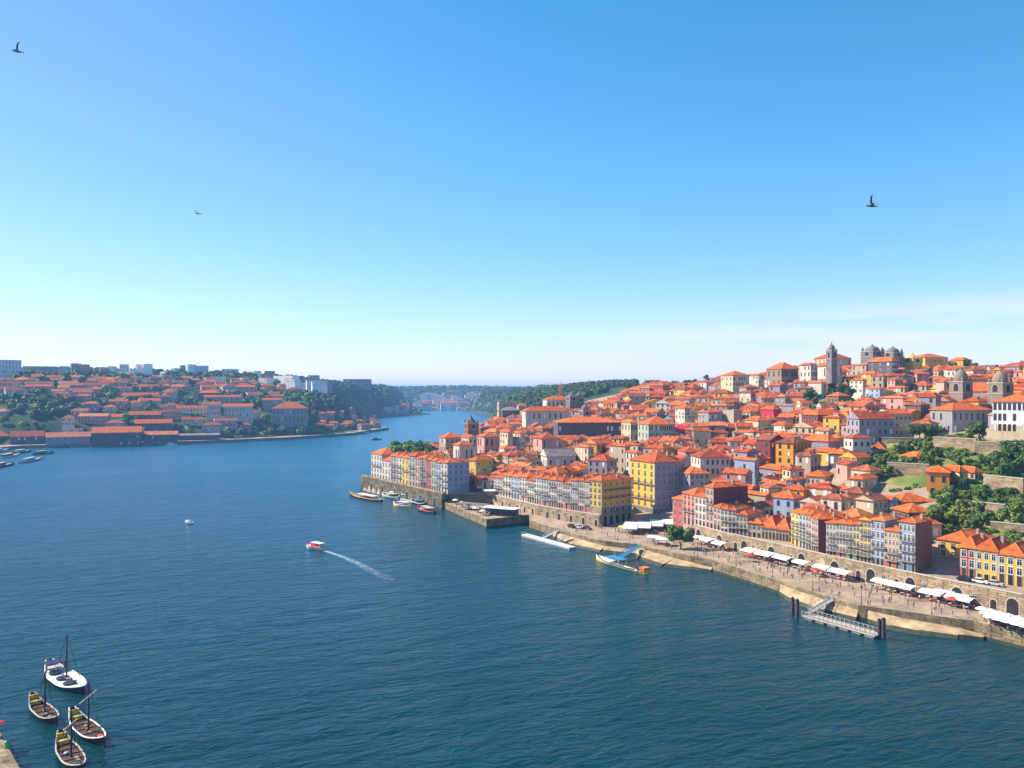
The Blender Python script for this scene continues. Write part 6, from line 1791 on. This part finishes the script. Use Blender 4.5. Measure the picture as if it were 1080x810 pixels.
# boats at the point
def tour(ps, pb, label, band='yellowpaint', hullm='black', name='tour_boat', awn='whitepaint', group='tour boats by the point'):
    r, L = boat_root(name, ps, pb, label, 'boat', group); B = min(5.0, L*0.25)
    hb, dk, rl = hull(L, B, 1.1, 0.8, 1.2, M[hullm], M[band], M['woodpale'], 0.6); hb.build('hull', r); dk.build('deck', r); rl.build('gunwale', r)
    mb = MB(); mb.box(-L*0.3, L*0.18, -B*0.36, B*0.36, 2.7, 2.85, M[awn])
    for x in (-0.28, -0.05, 0.16):
        for sy in (-1,1): mb.tube((x*L, sy*B*0.32, 0.8), (x*L, sy*B*0.32, 2.7), 0.06, 0.06, M['wood'], 5)
    mb.build('canopy', r)
    for i in range(5):
        mb = MB(); mb.box(-0.2, 0.2, -B*0.3, B*0.3, 0.8, 1.2, M['redpaint'] if i % 2 else M['woodpale']); mb.build('bench', r, (L*(-0.24+0.09*i), 0, 0))
    mb = MB(); mb.tube((0,0,0.5),(0,0,6),0.1,0.05,M['wood'],5); mb.build('mast', r, (L*0.25,0,0))
tour(w0(403, 530), w0(369, 523), 'black tour boat with yellow rail, farthest out at the point')
tour(w0(434, 536), w0(415, 533), 'small yellow-hulled tour boat in front of the landing stage', hullm='yellowpaint', band='whitepaint')
tour(w0(421, 527), w0(404, 523), 'pale low tour boat moored close under the river wall', hullm='greypaint', band='whitepaint', awn='greypaint')
tour(w0(449, 534), w0(434, 529.5), 'blue-canopied boat beside the landing stage', awn='bluepaint', band='whitepaint')
tour(w0(459, 543), w0(441, 537), 'slender red-railed boat nearest the platform quay', band='redpaint', awn='greypaint')
# landing stage at the point
a = at(401, 521, 1.0); c = at(452, 532, 1.0); u = c-a; root = empty('landing_stage', ((a.x+c.x)/2+3, (a.y+c.y)/2, 0), math.atan2(u.y, u.x)); tag(root, 'grey landing stage under the river wall with small shelters', 'jetty')
mb = MB(); mb.box(-u.length/2, u.length/2, -2, 2, -0.4, 1.0, M['greypaint']); mb.build('deck', root)
for x in (-18, -4, 12, 22):
    mb = MB(); mb.box(-2.5, 2.5, -1.5, 1.5, 3.2, 3.4, M['canvas'])
    for sx in (-1,1):
        for sy in (-1,1): mb.box(sx*2.3-0.08, sx*2.3+0.08, sy*1.3-0.08, sy*1.3+0.08, 1.0, 3.2, M['greypaint'])
    mb.build('shelter', root, (x, 0, 0))
# moored craft by the far quay at the frame edge
for i, (x0, y0, x1, y1, hm_, lab) in enumerate([(-12,495,14,490,'black','long dark barge half out of frame by the far quay'),(22,489,44,484,'greypaint','long grey barge lying off the far quay'),(0,484,20,480,'whitepaint','pale barge behind the dark half-hidden one'),(14,479,32,476,'wood','brown barge close to the far quay wall'),(36,480,56,478,'wood','brown lighter on the shallows at the far quay'),(-8,478,8,475,'greypaint','grey lighter tight to the far quay at the frame edge')]):
    r, L = boat_root('river_barge', w0(x0, y0), w0(x1, y1), lab, 'barge', 'barges by the far quay'); B = 5.5
    hb, dk, rl = hull(L, B, 1.6, 0.6, 0.9, M[hm_], M['trim'], M['trim'], 0.7, full0=0.7, full1=0.3); hb.build('hull', r); dk.build('deck', r); rl.build('gunwale', r)
    mb = MB(); mb.box(-L*0.35, L*0.1, -B*0.3, B*0.3, 1.2, 3.4, M['greypaint'] if i % 2 else M['w_brown'], False); mb.box(-L*0.36, L*0.11, -B*0.34, B*0.34, 3.4, 3.6, M['greypaint'] if i % 2 else M['trim']); mb.build('cabin', r)
for (px, py, lab) in ((181, 469.5, 'small white boat by the far quay, upstream one'), (257, 465, 'small white boat by the far quay steps, downstream one'), (385, 457, 'white excursion boat tied at the first headland'), (397, 464, 'little dark boat in the channel off the headland')):
    v = at(px, py, 0); r, L = boat_root('small_boat', (v.x-7, v.y-2), (v.x+7, v.y+2), lab, 'boat', None)
    hb, dk, rl = hull(13, 3.4, 1.2, 0, 0.6, M['whitepaint' if 'white' in lab else 'wood'], M['whitepaint'], M['trim'], 0.7, full0=0.7); hb.build('hull', r); dk.build('deck', r); mb = MB(); mb.box(-4, 2, -1.2, 1.2, 1.0, 2.6, M['whitepaint' if 'white' in lab else 'wood'], False); mb.build('cabin', r)

# near quay at the lower corner of the picture
nq = MB(); poly_prism(nq, [(-60, 90), (-75, 127), (-92.0, 147), (-130, 175), (-160, 150), (-120, 90)], -4, 2.6, M['quaywall'], M['granite_dark'])
tag(nq.build('near_quay'), 'corner of a grassy stone quay below the bridge', None, None, 'structure')
v = at(1, 774, 2.6); root = empty('parasol', (v.x-0.5, v.y-0.5, 2.6)); tag(root, 'red parasol on the quay corner below the bridge', 'parasol')
mb = MB(); mb.tube((0,0,0),(0,0,2.5),0.05,0.05,M['iron'],5); mb.build('pole', root); mb = MB(); mb.lathe((0,0,2.0),[(1.3,0),(0.8,0.3),(0.05,0.6)],M['redpaint'],10); mb.build('canopy', root)
v = at(7.5, 789, 2.6); root = empty('bin', v); tag(root, 'small green bin on the quay corner below the bridge', 'bin')
mb = MB(); mb.lathe((0,0,0),[(0.35,0),(0.4,1.0),(0.42,1.05),(0.3,1.2)],M['greenpaint'],12); mb.build('body', root); mb = MB(); mb.lathe((0,0,1.2),[(0.3,0),(0.05,0.15)],M['black'],12); mb.build('lid', root)

# ------------------------------------------------------------------ gulls
def gull(px, py, d, heading, roll, span, label, up=0.5):
    v = atd(px, py, d); root = empty('gull', v, R(heading)); tag(root, label, 'gull', 'gulls in the sky'); root.rotation_euler = (R(roll), R(-6), R(heading))
    s = span/1.4; mb = MB()
    prof = [(-0.28,0.02),(-0.2,0.06),(0,0.085),(0.15,0.07),(0.22,0.05),(0.3,0.045),(0.34,0.01)]
    pts = []; n_ = 8
    for (x, r_) in prof:
        for i in range(n_): a = 6.283*i/n_; pts.append((x*s*1.2, r_*math.cos(a)*s*1.2, r_*math.sin(a)*s*1.2))
    fs = [(k*n_+i, k*n_+(i+1)%n_, (k+1)*n_+(i+1)%n_, (k+1)*n_+i) for k in range(len(prof)-1) for i in range(n_)]
    mb.faces(pts, fs, M['greypaint'])
    mb.faces([(-0.30*s,-0.03*s,0),(-0.30*s,0.03*s,0),(-0.5*s,0.11*s,0.0),(-0.5*s,-0.11*s,0.0),(-0.38*s,0,0.025*s)],[(0,1,4),(1,2,4),(2,3,4),(3,0,4),(3,2,1,0)],M['greypaint'])
    for sy in (-1, 1):      # wings: arm up, hand down a little, 3 cm thick
        st = [(0,0.05,0.0,0.17),(0.04,0.3,up*0.22,0.14),(0.02,0.5,up*0.34,0.10),(-0.12,0.76,up*0.38,0.03)]
        for i in range(3):
            (xa, ya, za, ca), (xb, yb, zb, cb) = st[i], st[i+1]
            P = [(xa+ca/2,ya,za),(xa-ca/2,ya,za),(xb-cb/2,yb,zb),(xb+cb/2,yb,zb)]
            top = [(x*s, y*s*sy, z*s+0.015*s) for x, y, z in P]; bot = [(x*s, y*s*sy, z*s-0.01*s) for x, y, z in P]
            mb.faces(top+bot, [(0,1,2,3),(7,6,5,4),(0,4,5,1),(1,5,6,2),(2,6,7,3),(3,7,4,0)], M['granite_dark'])
    mb.build('body', root)
gull(18, 54, 70, 205, -48, 1.5, 'dark gull banking high in the corner of the sky', 1.2)
gull(208.5, 225, 95, 165, 8, 1.3, 'small gull gliding level above the opposite bank', 0.3)
gull(919, 217, 62, 175, -38, 1.6, 'gull with one wing raised high above the old town', 1.3)

# ------------------------------------------------------------------ cranes
def crane(px, top, by, d, jib, ang, colr, label, tail=10, s=1.5):
    k = (px-540)/F_PX; z0 = CAM_H-(by-HOR)*d/F_PX; H = (by-top)*d/F_PX
    root = empty('tower_crane', (k*d, d, z0), R(ang)); tag(root, label, 'crane')
    mb = MB(); n_ = int(H/s)
    for sx in (-1,1):
        for sy in (-1,1): mb.box(sx*s/2-0.13, sx*s/2+0.13, sy*s/2-0.13, sy*s/2+0.13, -8, H, M[colr])
    for i in range(n_):
        z = i*s
        for (a, b_) in (((-s/2,-s/2),(s/2,-s/2)),((s/2,-s/2),(s/2,s/2)),((s/2,s/2),(-s/2,s/2)),((-s/2,s/2),(-s/2,-s/2))):
            mb.tube((a[0],a[1],z),(b_[0],b_[1],z+s),0.07,0.07,M[colr],4,False); mb.tube((a[0],a[1],z),(b_[0],b_[1],z),0.07,0.07,M[colr],4,False)
    mb.build('mast', root)
    mb = MB()
    for (y, z) in ((-0.5, H),(0.5, H),(0, H+0.9)): mb.tube((-tail, y, z),(jib, y, z),0.14,0.14,M[colr],4)
    for i in range(int((jib+tail)/1.6)):
        x = -tail+1.6*i; mb.tube((x,-0.5,H),(x+0.8,0,H+0.9),0.06,0.06,M[colr],4,False); mb.tube((x+0.8,0,H+0.9),(x+1.6,0.5,H),0.06,0.06,M[colr],4,False)
    mb.build('jib', root)
    mb = MB(); mb.tube((0,0,H),(0,0,H+4.5),0.3,0.15,M[colr],5); mb.tube((0,0,H+4.5),(jib*0.7,0,H+0.9),0.05,0.05,M[colr],4); mb.tube((0,0,H+4.5),(-tail,0,H+0.9),0.05,0.05,M[colr],4); mb.build('apex', root)
    mb = MB(); mb.box(-tail, -tail+2.5, -0.7, 0.7, H-1.8, H-0.1, M['trim']); mb.build('counterweight', root)
    mb = MB(); mb.box(0.8, 2.2, -0.6, 0.6, H-1.9, H-0.15, M['whitepaint']); mb.build('cab', root)
crane(591, 406, 432, 760, 17, 5, 'orangepaint', 'orange tower crane beside the church with two dark towers', 13, 1.6)
crane(734, 430, 466, 480, 13, 170, 'yellowpaint', 'yellow tower crane rising from the middle of the hillside roofs', 7, 1.5)
# ------------------------------------------------------------------ promenade life
ML = [Vector(p_) for p_ in reversed(M_LINE)]        # downstream -> upstream
def along(poly, s):
    for i in range(len(poly)-1):
        L = (poly[i+1]-poly[i]).length
        if s <= L or i == len(poly)-2:
            u = (poly[i+1]-poly[i]).normalized(); return poly[i]+u*s, u
        s -= L
# awnings: white canvas on posts
def awning_parts(w, d, h=2.9):
    mb = MB(); t_ = 0.08
    P = [(-w/2,-d/2,h-0.45),(w/2,-d/2,h-0.45),(w/2,0,h+0.1),(-w/2,0,h+0.1),(w/2,d/2,h-0.3),(-w/2,d/2,h-0.3)]
    Pb = [(x,y,z-t_) for x,y,z in P]
    mb.faces(P+Pb, [(0,1,2,3),(3,2,4,5),(9,8,7,6),(11,10,8,9),(0,6,7,1),(1,7,8,2),(2,8,10,4),(4,10,11,5),(5,11,9,3),(3,9,6,0)], M['canvas'])
    mb.box(-w/2, w/2, -d/2-0.03, -d/2, h-0.85, h-0.46, M['canvas'])
    pm = MB(); pm.tube((0,0,0),(0,0,h-0.5),0.05,0.05,M['iron'],6)
    return mb.mesh('canopy'), pm.mesh('pole')
AW = {}
def awning(x, y, z, rz, w, d, label, group):
    k = (round(w*2)/2, round(d*2)/2)
    if k not in AW: AW[k] = awning_parts(*k)
    root = empty('awning', (x, y, z), rz); tag(root, label, 'awning', group)
    place('canopy', AW[k][0], (0,0,0), 0, root)
    for sx in (-1,1):
        for sy in (-1,1): place('pole', AW[k][1], (sx*(k[0]/2-0.15), sy*(k[1]/2-0.2), 0), 0, root)
tables = []
s = 8.0; i = 0; total = sum((ML[j+1]-ML[j]).length for j in range(len(ML)-1)); aws = []
rnd.seed(31)
while s < total - 40:
    p_, u = along(ML, s); n = Vector((u.y, -u.x)); c = p_ + n*4.1
    if rnd.random() > 0.09: aws.append((c.x + n.x*rnd.uniform(-0.5, 0.9), c.y + n.y*rnd.uniform(-0.5, 0.9), math.atan2(u.y, u.x)))
    s += rnd.choice([6.9, 7.4, 8.2])
for i, (x, y, a) in enumerate(aws):
    nth = ['first','second','third','fourth','fifth','sixth','seventh','eighth','ninth','tenth','eleventh','twelfth','thirteenth','fourteenth','fifteenth','sixteenth','seventeenth'][min(i, 16)]
    awning(x, y, 3.95, a, rnd.choice([5.5, 6.5, 7.0]), rnd.choice([3.8, 4.6, 5.4]), 'long white awning against the arched wall, %s from the downstream end' % nth, 'white awnings along the arched wall')
    for j in (-2.2, 0, 2.2):
        for kk_ in (-1.2, 1.2): tables.append((x + math.cos(a)*j - math.sin(a)*kk_, y + math.sin(a)*j + math.cos(a)*kk_, a))
# marquees near the upstream arch
for (px, py, lab) in ((996, 634, 'white marquee standing out from the wall, downstream one of two'), (1011, 638, 'white marquee standing out from the wall, upstream one of two')):
    v = at(px, py, 3.95); awning(v.x, v.y, 3.95, R(-50), 5.5, 4.5, lab, 'marquees near the big arch')
# big tents on the square
for i, (px, py) in enumerate(((666, 561), (680, 560), (693, 558), (706, 556))):
    v = at(px, py, 3.95); awning(v.x, v.y+1.5, 3.95, R(-12), 6.0, 17.0, 'big white canvas tent on the square, %s from the red house' % ['fourth','third','second','nearest'][i], 'big white tents on the square')
    for j in range(6): tables.append((v.x + rnd.uniform(-2.6, 2.6), v.y + rnd.uniform(-4.5, 4.5), rnd.uniform(0, 3)))
for i, (px, py) in enumerate(((690, 573), (699, 575), (736, 573), (745, 576))):
    v = at(px, py, 3.95); awning(v.x, v.y, 3.95, R(-20), 5.0, 4.5, 'white awning by the round promenade tree, %s going upstream' % ['first','second','third','fourth'][i], 'awnings by the round tree')
# tents of the small square and the platform
for i, (px, py) in enumerate(((508, 519), (516, 523))):
    v = at(px, py, 9.0); p_ = Vector((v.x+ (0), v.y)); awning(v.x, v.y+6, 8.6, R(10), 6.0, 4.5, 'white parasol tent in the small square behind the platform, %s' % ['nearer the point', 'nearer the pale row'][i], 'tents in the small square')
for i in range(7):
    p_ = Vector((-15, 381)) + (Vector((-42, 448)) - Vector((-15, 381)))*((i+0.5)/7) + Vector((3.2, 1.2)); AW_PLAT = (p_.x, p_.y)
    PLAT = globals().setdefault('PLAT', []); PLAT.append(AW_PLAT)
# the platform pavilion
v = at(532, 546, 3.95); root = empty('pavilion', (v.x-2, v.y+9, 3.9), R(-28)); tag(root, 'low flat-roofed café pavilion on the platform quay', 'pavilion')
mb = MB(); mb.box(-9, 9, -4, 4, 3.2, 3.45, M['canvas']); mb.box(-9.2,9.2,-4.2,-4.02,3.1,3.5,M['iron']); mb.build('roof', root)
for sx in (-8.6, -3, 3, 8.6):
    for sy in (-3.7, 3.7): mb = MB(); mb.box(-0.1,0.1,-0.1,0.1,0,3.2,M['iron']); mb.build('post', root, (sx, sy, 0))
mb = MB(); mb.box(-8, 8, 0, 3.4, 0, 3.1, M['w_dark'], False); mb.build('wall', root)
root = empty('pavilion', (v.x-16, v.y+26, 3.9), R(-30)); tag(root, 'dark glass-roofed terrace shelter farther along the platform quay', 'pavilion')
mb = MB(); mb.box(-8, 8, -3, 3, 2.9, 3.1, M['roof_grey']); mb.build('roof', root)
for sx in (-7.6, 0, 7.6):
    for sy in (-2.7, 2.7): mb = MB(); mb.box(-0.1,0.1,-0.1,0.1,0,2.9,M['iron']); mb.build('post', root, (sx, sy, 0))
# upstream parasols
def parasol_meshes(mt):
    c = MB(); c.lathe((0,0,2.1),[(1.75,0),(1.72,0.04),(1.0,0.42),(0.05,0.75)],mt,8); c.lathe((0,0,2.09),[(1.7,0),(0.05,0.62)],mt,8)
    p_ = MB(); p_.tube((0,0,0),(0,0,2.8),0.04,0.04,M['woodpale'],6); p_.lathe((0,0,0),[(0.3,0),(0.3,0.08),(0.05,0.12)],M['iron'],8)
    return c.mesh('canopy'), p_.mesh('pole')
PS = {'white': parasol_meshes(M['canvas']), 'lime': parasol_meshes(M['limepaint']), 'red': parasol_meshes(M['redpaint'])}
def parasol(x, y, k, label, group=None):
    root = empty('parasol', (x, y, 3.92)); tag(root, label, 'parasol', group); place('canopy', PS[k][0], (0,0,0), rnd.uniform(0,1), root); place('pole', PS[k][1], (0,0,0), 0, root)
for r_ in range(3):
    for c_ in range(6):
        v = at(1036+c_*9.5+r_*4, 651+c_*2.6+r_*4.2, 3.92)
        parasol(v.x, v.y, 'white', 'white parasol upstream near the frame edge, %s in the %s row from the wall' % (['first','second','third','fourth','fifth','sixth'][c_], ['first','second','third'][r_]), 'white parasols upstream')
        tables.append((v.x+0.8, v.y+0.5, 0.4))
for i, (x, y) in enumerate(PLAT): parasol(x, y, 'white', 'white parasol on the platform quay, %s from its near corner' % ['first','second','third','fourth','fifth','sixth','seventh'][i], 'parasols on the platform quay'); tables.append((x+0.7, y+0.7, 0.3))
v = at(656, 561, 3.92); parasol(v.x, v.y, 'lime', 'lime-green parasol beside the big white tents')
for (px, py, lab) in ((860, 608, 'red parasol between the white awnings'), (1004, 640, 'red parasol beside the marquees'), (790, 592, 'red parasol downstream among the awnings')):
    v = at(px, py, 3.92); parasol(v.x, v.y, 'red', lab)
# café tables with their chairs (chairs are things of their own)
tm = MB(); tm.lathe((0,0,0.7),[(0.45,0),(0.45,0.05)],M['whitepaint'],10); TT = tm.mesh('table_top')
tm = MB(); tm.tube((0,0,0),(0,0,0.7),0.05,0.05,M['iron'],5); tm.lathe((0,0,0),[(0.28,0),(0.28,0.03),(0.04,0.06)],M['iron'],8); TLg = tm.mesh('leg')
cm = {}
for k in ('redpaint', 'black', 'whitepaint'):
    c = MB(); c.box(-0.23,0.23,-0.23,0.23,0.43,0.48,M[k]); c.box(-0.23,0.23,0.2,0.25,0.48,0.92,M[k])
    for sx in (-0.2,0.2):
        for sy in (-0.2,0.2): c.box(sx-0.02,sx+0.02,sy-0.02,sy+0.02,0,0.43,M['iron'])
    cm[k] = c.mesh('cafe_chair')
seats = []
rq = random.Random(44)
tb = [t_ for t_ in tables if rq.random() < 0.85][:110]
for (x, y, a) in tb:
    root = empty('cafe_table', (x, y, 3.9), a); tag(root, 'small round white café table under the canvas on the promenade', 'table', 'café tables on the promenade')
    place('table_top', TT, (0,0,0), 0, root); place('leg', TLg, (0,0,0), 0, root)
    for q in range(rq.choice([2, 2, 3])):
        an = a + q*(2.09 if q else 0) + rq.uniform(-0.3, 0.3) + q
        k = rq.choice(['redpaint', 'redpaint', 'black', 'whitepaint'])
        cx, cy = x + 0.75*math.cos(an), y + 0.75*math.sin(an)
        o = place('cafe_chair', cm[k], (cx, cy, 3.9), an - math.pi/2)
        tag(o, {'redpaint':'red','black':'black','whitepaint':'white'}[k] + ' café chair at a round table on the promenade', 'chair', 'café chairs on the promenade')
        seats.append((cx, cy, an + math.pi))

# ------------------------------------------------------------------ people
def person_mesh(pose, shirt, trousers, hair=M['hair'], seedv=0):
    J = {'pelvis': (0,0,0.93), 'chest': (0,0,1.28), 'neck': (0,0,1.47), 'head': (0,0.01,1.6), 'top': (0,0.0,1.72)}
    if pose == 'walk': legs = [((0.09,0,0.9),(0.1,0.16,0.5),(0.1,0.24,0.06),(0.1,0.38,0.03)), ((-0.09,0,0.9),(-0.1,0.02,0.5),(-0.1,-0.3,0.12),(-0.1,-0.2,0.03))]; arms = [((0.19,0,1.4),(0.25,-0.14,1.15),(0.24,-0.1,0.9)), ((-0.19,0,1.4),(-0.25,0.12,1.15),(-0.24,0.28,0.96))]
    elif pose == 'stand': legs = [((0.09,0,0.9),(0.11,0.02,0.5),(0.12,0,0.06),(0.13,0.15,0.03)), ((-0.09,0,0.9),(-0.11,0.02,0.5),(-0.12,0,0.06),(-0.13,0.15,0.03))]; arms = [((0.19,0,1.4),(0.26,0,1.14),(0.26,0.05,0.88)), ((-0.19,0,1.4),(-0.27,0.02,1.14),(-0.15,0.22,1.1))]
    else:
        legs = [((0.09,0,0.5),(0.12,0.42,0.5),(0.12,0.44,0.08),(0.12,0.58,0.03)), ((-0.09,0,0.5),(-0.12,0.42,0.5),(-0.12,0.4,0.08),(-0.12,0.54,0.03))]; arms = [((0.19,0,0.98),(0.25,0.08,0.74),(0.18,0.32,0.74)), ((-0.19,0,0.98),(-0.25,0.08,0.74),(-0.16,0.3,0.78))]
        for k in J: J[k] = (J[k][0], J[k][1], J[k][2]-0.42)
    V = [J['pelvis'], J['chest'], J['neck'], J['head'], J['top']]; E = [(0,1),(1,2),(2,3),(3,4)]; Rr = [0.15, 0.17, 0.065, 0.105, 0.08]
    for lg in legs:
        k = len(V); V += list(lg); E += [(0,k),(k,k+1),(k+1,k+2),(k+2,k+3)]; Rr += [0.1, 0.07, 0.05, 0.04]
    for ar in arms:
        k = len(V); V += list(ar); E += [(1,k),(k,k+1),(k+1,k+2)]; Rr += [0.07, 0.05, 0.035]
    me = bpy.data.meshes.new('skeleton'); me.from_pydata(V, E, []); o = bpy.data.objects.new('skeleton', me); COL.objects.link(o)
    md = o.modifiers.new('s', 'SKIN')
    sv = me.skin_vertices[0].data
    for i, r_ in enumerate(Rr): sv[i].radius = (r_, r_*(0.7 if i in (0, 1) else 1.0))
    sv[0].use_root = True
    o.modifiers.new('b', 'SUBSURF').levels = 1
    dg = bpy.context.evaluated_depsgraph_get(); out = bpy.data.meshes.new_from_object(o.evaluated_get(dg)); out.name = 'person'
    bpy.data.objects.remove(o)
    out.materials.clear()
    for m_ in (shirt, trousers, M['skin'], hair, M['black']): out.materials.append(m_)
    dz = -0.42 if pose == 'sit' else 0
    for p_ in out.polygons:
        c = p_.center; z = c.z - dz
        if z > 1.66 or (z > 1.56 and c.y < -0.02 and abs(c.x) < 0.15): p_.material_index = 3
        elif z > 1.44: p_.material_index = 2
        elif abs(c.x) > 0.2 and z < 1.2 and (c.z > 0.6): p_.material_index = 2
        elif c.z > dz + 0.97: p_.material_index = 0
        elif c.z < 0.07: p_.material_index = 4
        else: p_.material_index = 1
        p_.use_smooth = True
    return out
CL_ = {'white': M['whitepaint'], 'black': M['black'], 'red': M['redpaint'], 'blue': M['bluepaint'], 'pink': M['w_pink'], 'beige': M['w_cream'], 'grey': M['greypaint'], 'denim': mat('denim', (0.06, 0.09, 0.18)), 'brown': M['w_brown'], 'green': M['w_green']}
PM = {}
OUT = [('white','denim'),('black','beige'),('red','denim'),('blue','beige'),('pink','black'),('grey','black'),('white','beige'),('green','denim')]
rp_ = random.Random(17); dup_ = {}
def person(x, y, z, face, pose, where):
    a, b_ = rp_.choice(OUT)
    if (pose, a, b_) not in PM: PM[(pose, a, b_)] = person_mesh(pose, CL_[a], CL_[b_])
    verb = {'walk': 'walking', 'stand': 'standing', 'sit': 'sitting'}[pose]
    o = place('person', PM[(pose, a, b_)], (x, y, z), face); s_ = rp_.uniform(0.93, 1.06); o.scale = (s_, s_, s_)
    if pose == 'sit': o.scale = (1, 1, 1)
    tag(o, 'person in %s top and %s trousers %s %s' % (a, b_, verb, where), 'person', 'people out on the riverside')
for (x, y, a) in seats:
    if rp_.random() < 0.42: person(x, y, 3.9, a - math.pi/2, 'sit', 'at a café table')
qy = [(p_[1], p_[0]) for p_ in Q[1:15]]; qy.sort()
my = [(p_[1], p_[0]) for p_ in M_LINE]; my.sort()
def q_x(y): return float(np.interp(y, [a for a, b_ in qy], [b_ for a, b_ in qy]))
def m_x(y): return float(np.interp(y, [a for a, b_ in my] + [345, 356], [b_ for a, b_ in my] + [62, 40]))
n_ = 0
while n_ < 210:
    y = rp_.uniform(200, 352); a, b_ = q_x(y)+1.5, m_x(y)-(7.5 if y < 322 else 1.5)
    if b_ - a < 1: continue
    x = rp_.uniform(a, b_) if rp_.random() < 0.5 else rp_.triangular(a, b_, b_)
    px = 540+F_PX*x/y
    where = 'on the stone promenade upstream of the jetty' if px > 900 else ('on the promenade between jetty and round tree' if px > 735 else ('by the big white tents' if px > 650 else 'near the rough slipway below the corner block'))
    person(x, y, 3.92, rp_.uniform(0, 6.28) if rp_.random() < 0.3 else math.atan2(u.y, u.x)+rp_.choice([1.57, -1.57])+rp_.uniform(-.3,.3), 'walk' if rp_.random() < 0.6 else 'stand', where); n_ += 1
for i in range(26):
    t1 = rp_.uniform(0.05, 0.95); t2 = rp_.uniform(0.1, 0.6); A_ = Vector((-11, 377)); B_ = Vector((-45, 459)); p_ = A_ + (B_-A_)*t1 + Vector((12, 4))*t2
    person(p_.x, p_.y, 3.92, rp_.uniform(0, 6.28), 'walk' if i % 2 else 'stand', 'on the platform quay')
for i in range(7):
    p_ = at(652 + i*4.2, 596 + i*1.3, 0.9); person(p_.x, p_.y+0.5, 1.05, rp_.uniform(0, 6.28), 'stand', 'aboard the yellow-banded tour boat')

# ------------------------------------------------------------------ cars and lamps
def car(x, y, z, rz, colr, label):
    root = empty('parked_car', (x, y, z), rz); tag(root, label, 'car', 'cars parked by the houses')
    mb = MB(); prof = [(-2.1,0.35),(-2.1,0.85),(-1.9,0.98),(-1.2,1.0),(1.15,0.95),(1.95,0.82),(2.1,0.6),(2.1,0.35)]
    n_ = len(prof); P = [(x_, -0.85, z_) for x_, z_ in prof] + [(x_, 0.85, z_) for x_, z_ in prof]
    mb.faces(P, [tuple(range(n_))[::-1], tuple(range(n_, 2*n_))] + [(i, (i+1) % n_, n_+(i+1) % n_, n_+i) for i in range(n_)], M[colr]); mb.build('body', root)
    mb = MB(); prof = [(-1.75,0.97),(-1.25,1.42),(0.35,1.45),(1.05,0.95)]; n_ = 4; P = [(x_, -0.72, z_) for x_, z_ in prof] + [(x_, 0.72, z_) for x_, z_ in prof]
    mb.faces(P, [tuple(range(n_))[::-1], tuple(range(n_, 2*n_)), (0,1,5,4), (2,3,7,6)], M['glass']); mb.faces([(-1.25,-.73,1.42),(0.35,-.73,1.46),(0.35,.73,1.46),(-1.25,.73,1.42),(-1.25,-.73,1.48),(0.35,-.73,1.5),(0.35,.73,1.5),(-1.25,.73,1.48)], [(4,5,6,7),(0,1,5,4),(1,2,6,5),(2,3,7,6),(3,0,4,7)], M[colr]); mb.build('cabin', root)
    for sx in (-1.3, 1.3):
        for sy in (-0.8, 0.8):
            w_ = MB(); w_.tube((0,-0.1,0),(0,0.1,0),0.33,0.33,M['black'],12); w_.build('wheel', root, (sx, sy, 0.33))
for (px, py, c_, lab) in ((1018, 612.5, 'black', 'dark car parked in front of the crimson house'), (1034, 615, 'whitepaint', 'white car parked before the long yellow houses'), (1050, 617.5, 'greypaint', 'silver car parked before the long yellow houses')):
    p_ = at(px, py, 8.5); car(p_.x, p_.y, 8.42, R(-50), c_, lab)
for i, px in enumerate((603, 611, 619)):
    p_ = at(px, 556.5+i*0.8, 3.95); car(p_.x, p_.y, 3.93, R(-55), ['black', 'greypaint', 'black'][i], ['black car parked by the tan arcade wall, downstream one', 'silver car parked between two black ones by the arcade wall', 'black car parked next to the orange corner block'][i])
for i, s_ in enumerate(range(4, 130, 18)):
    pp = [Vector(q_) for q_ in Q[1:13]]; pt, u = along(pp, s_); n = Vector((u.y, -u.x))
    if n.x < 0: n = -n
    root = empty('street_lamp', (pt.x+n.x*1.4, pt.y+n.y*1.4, 3.92)); tag(root, 'iron lamp post on the promenade edge, %s counting from upstream' % ['first','second','third','fourth','fifth','sixth','seventh','eighth'][min(i, 7)], 'street lamp', 'lamp posts on the promenade')
    mb = MB(); mb.lathe((0,0,0),[(0.25,0),(0.22,0.3),(0.09,0.5),(0.06,4.4)],M['iron'],8); mb.build('post', root)
    mb = MB(); mb.lathe((0,0,4.4),[(0.12,0),(0.25,0.5),(0.3,0.55),(0.05,0.8)],M['glass'],6); mb.build('lantern', root)
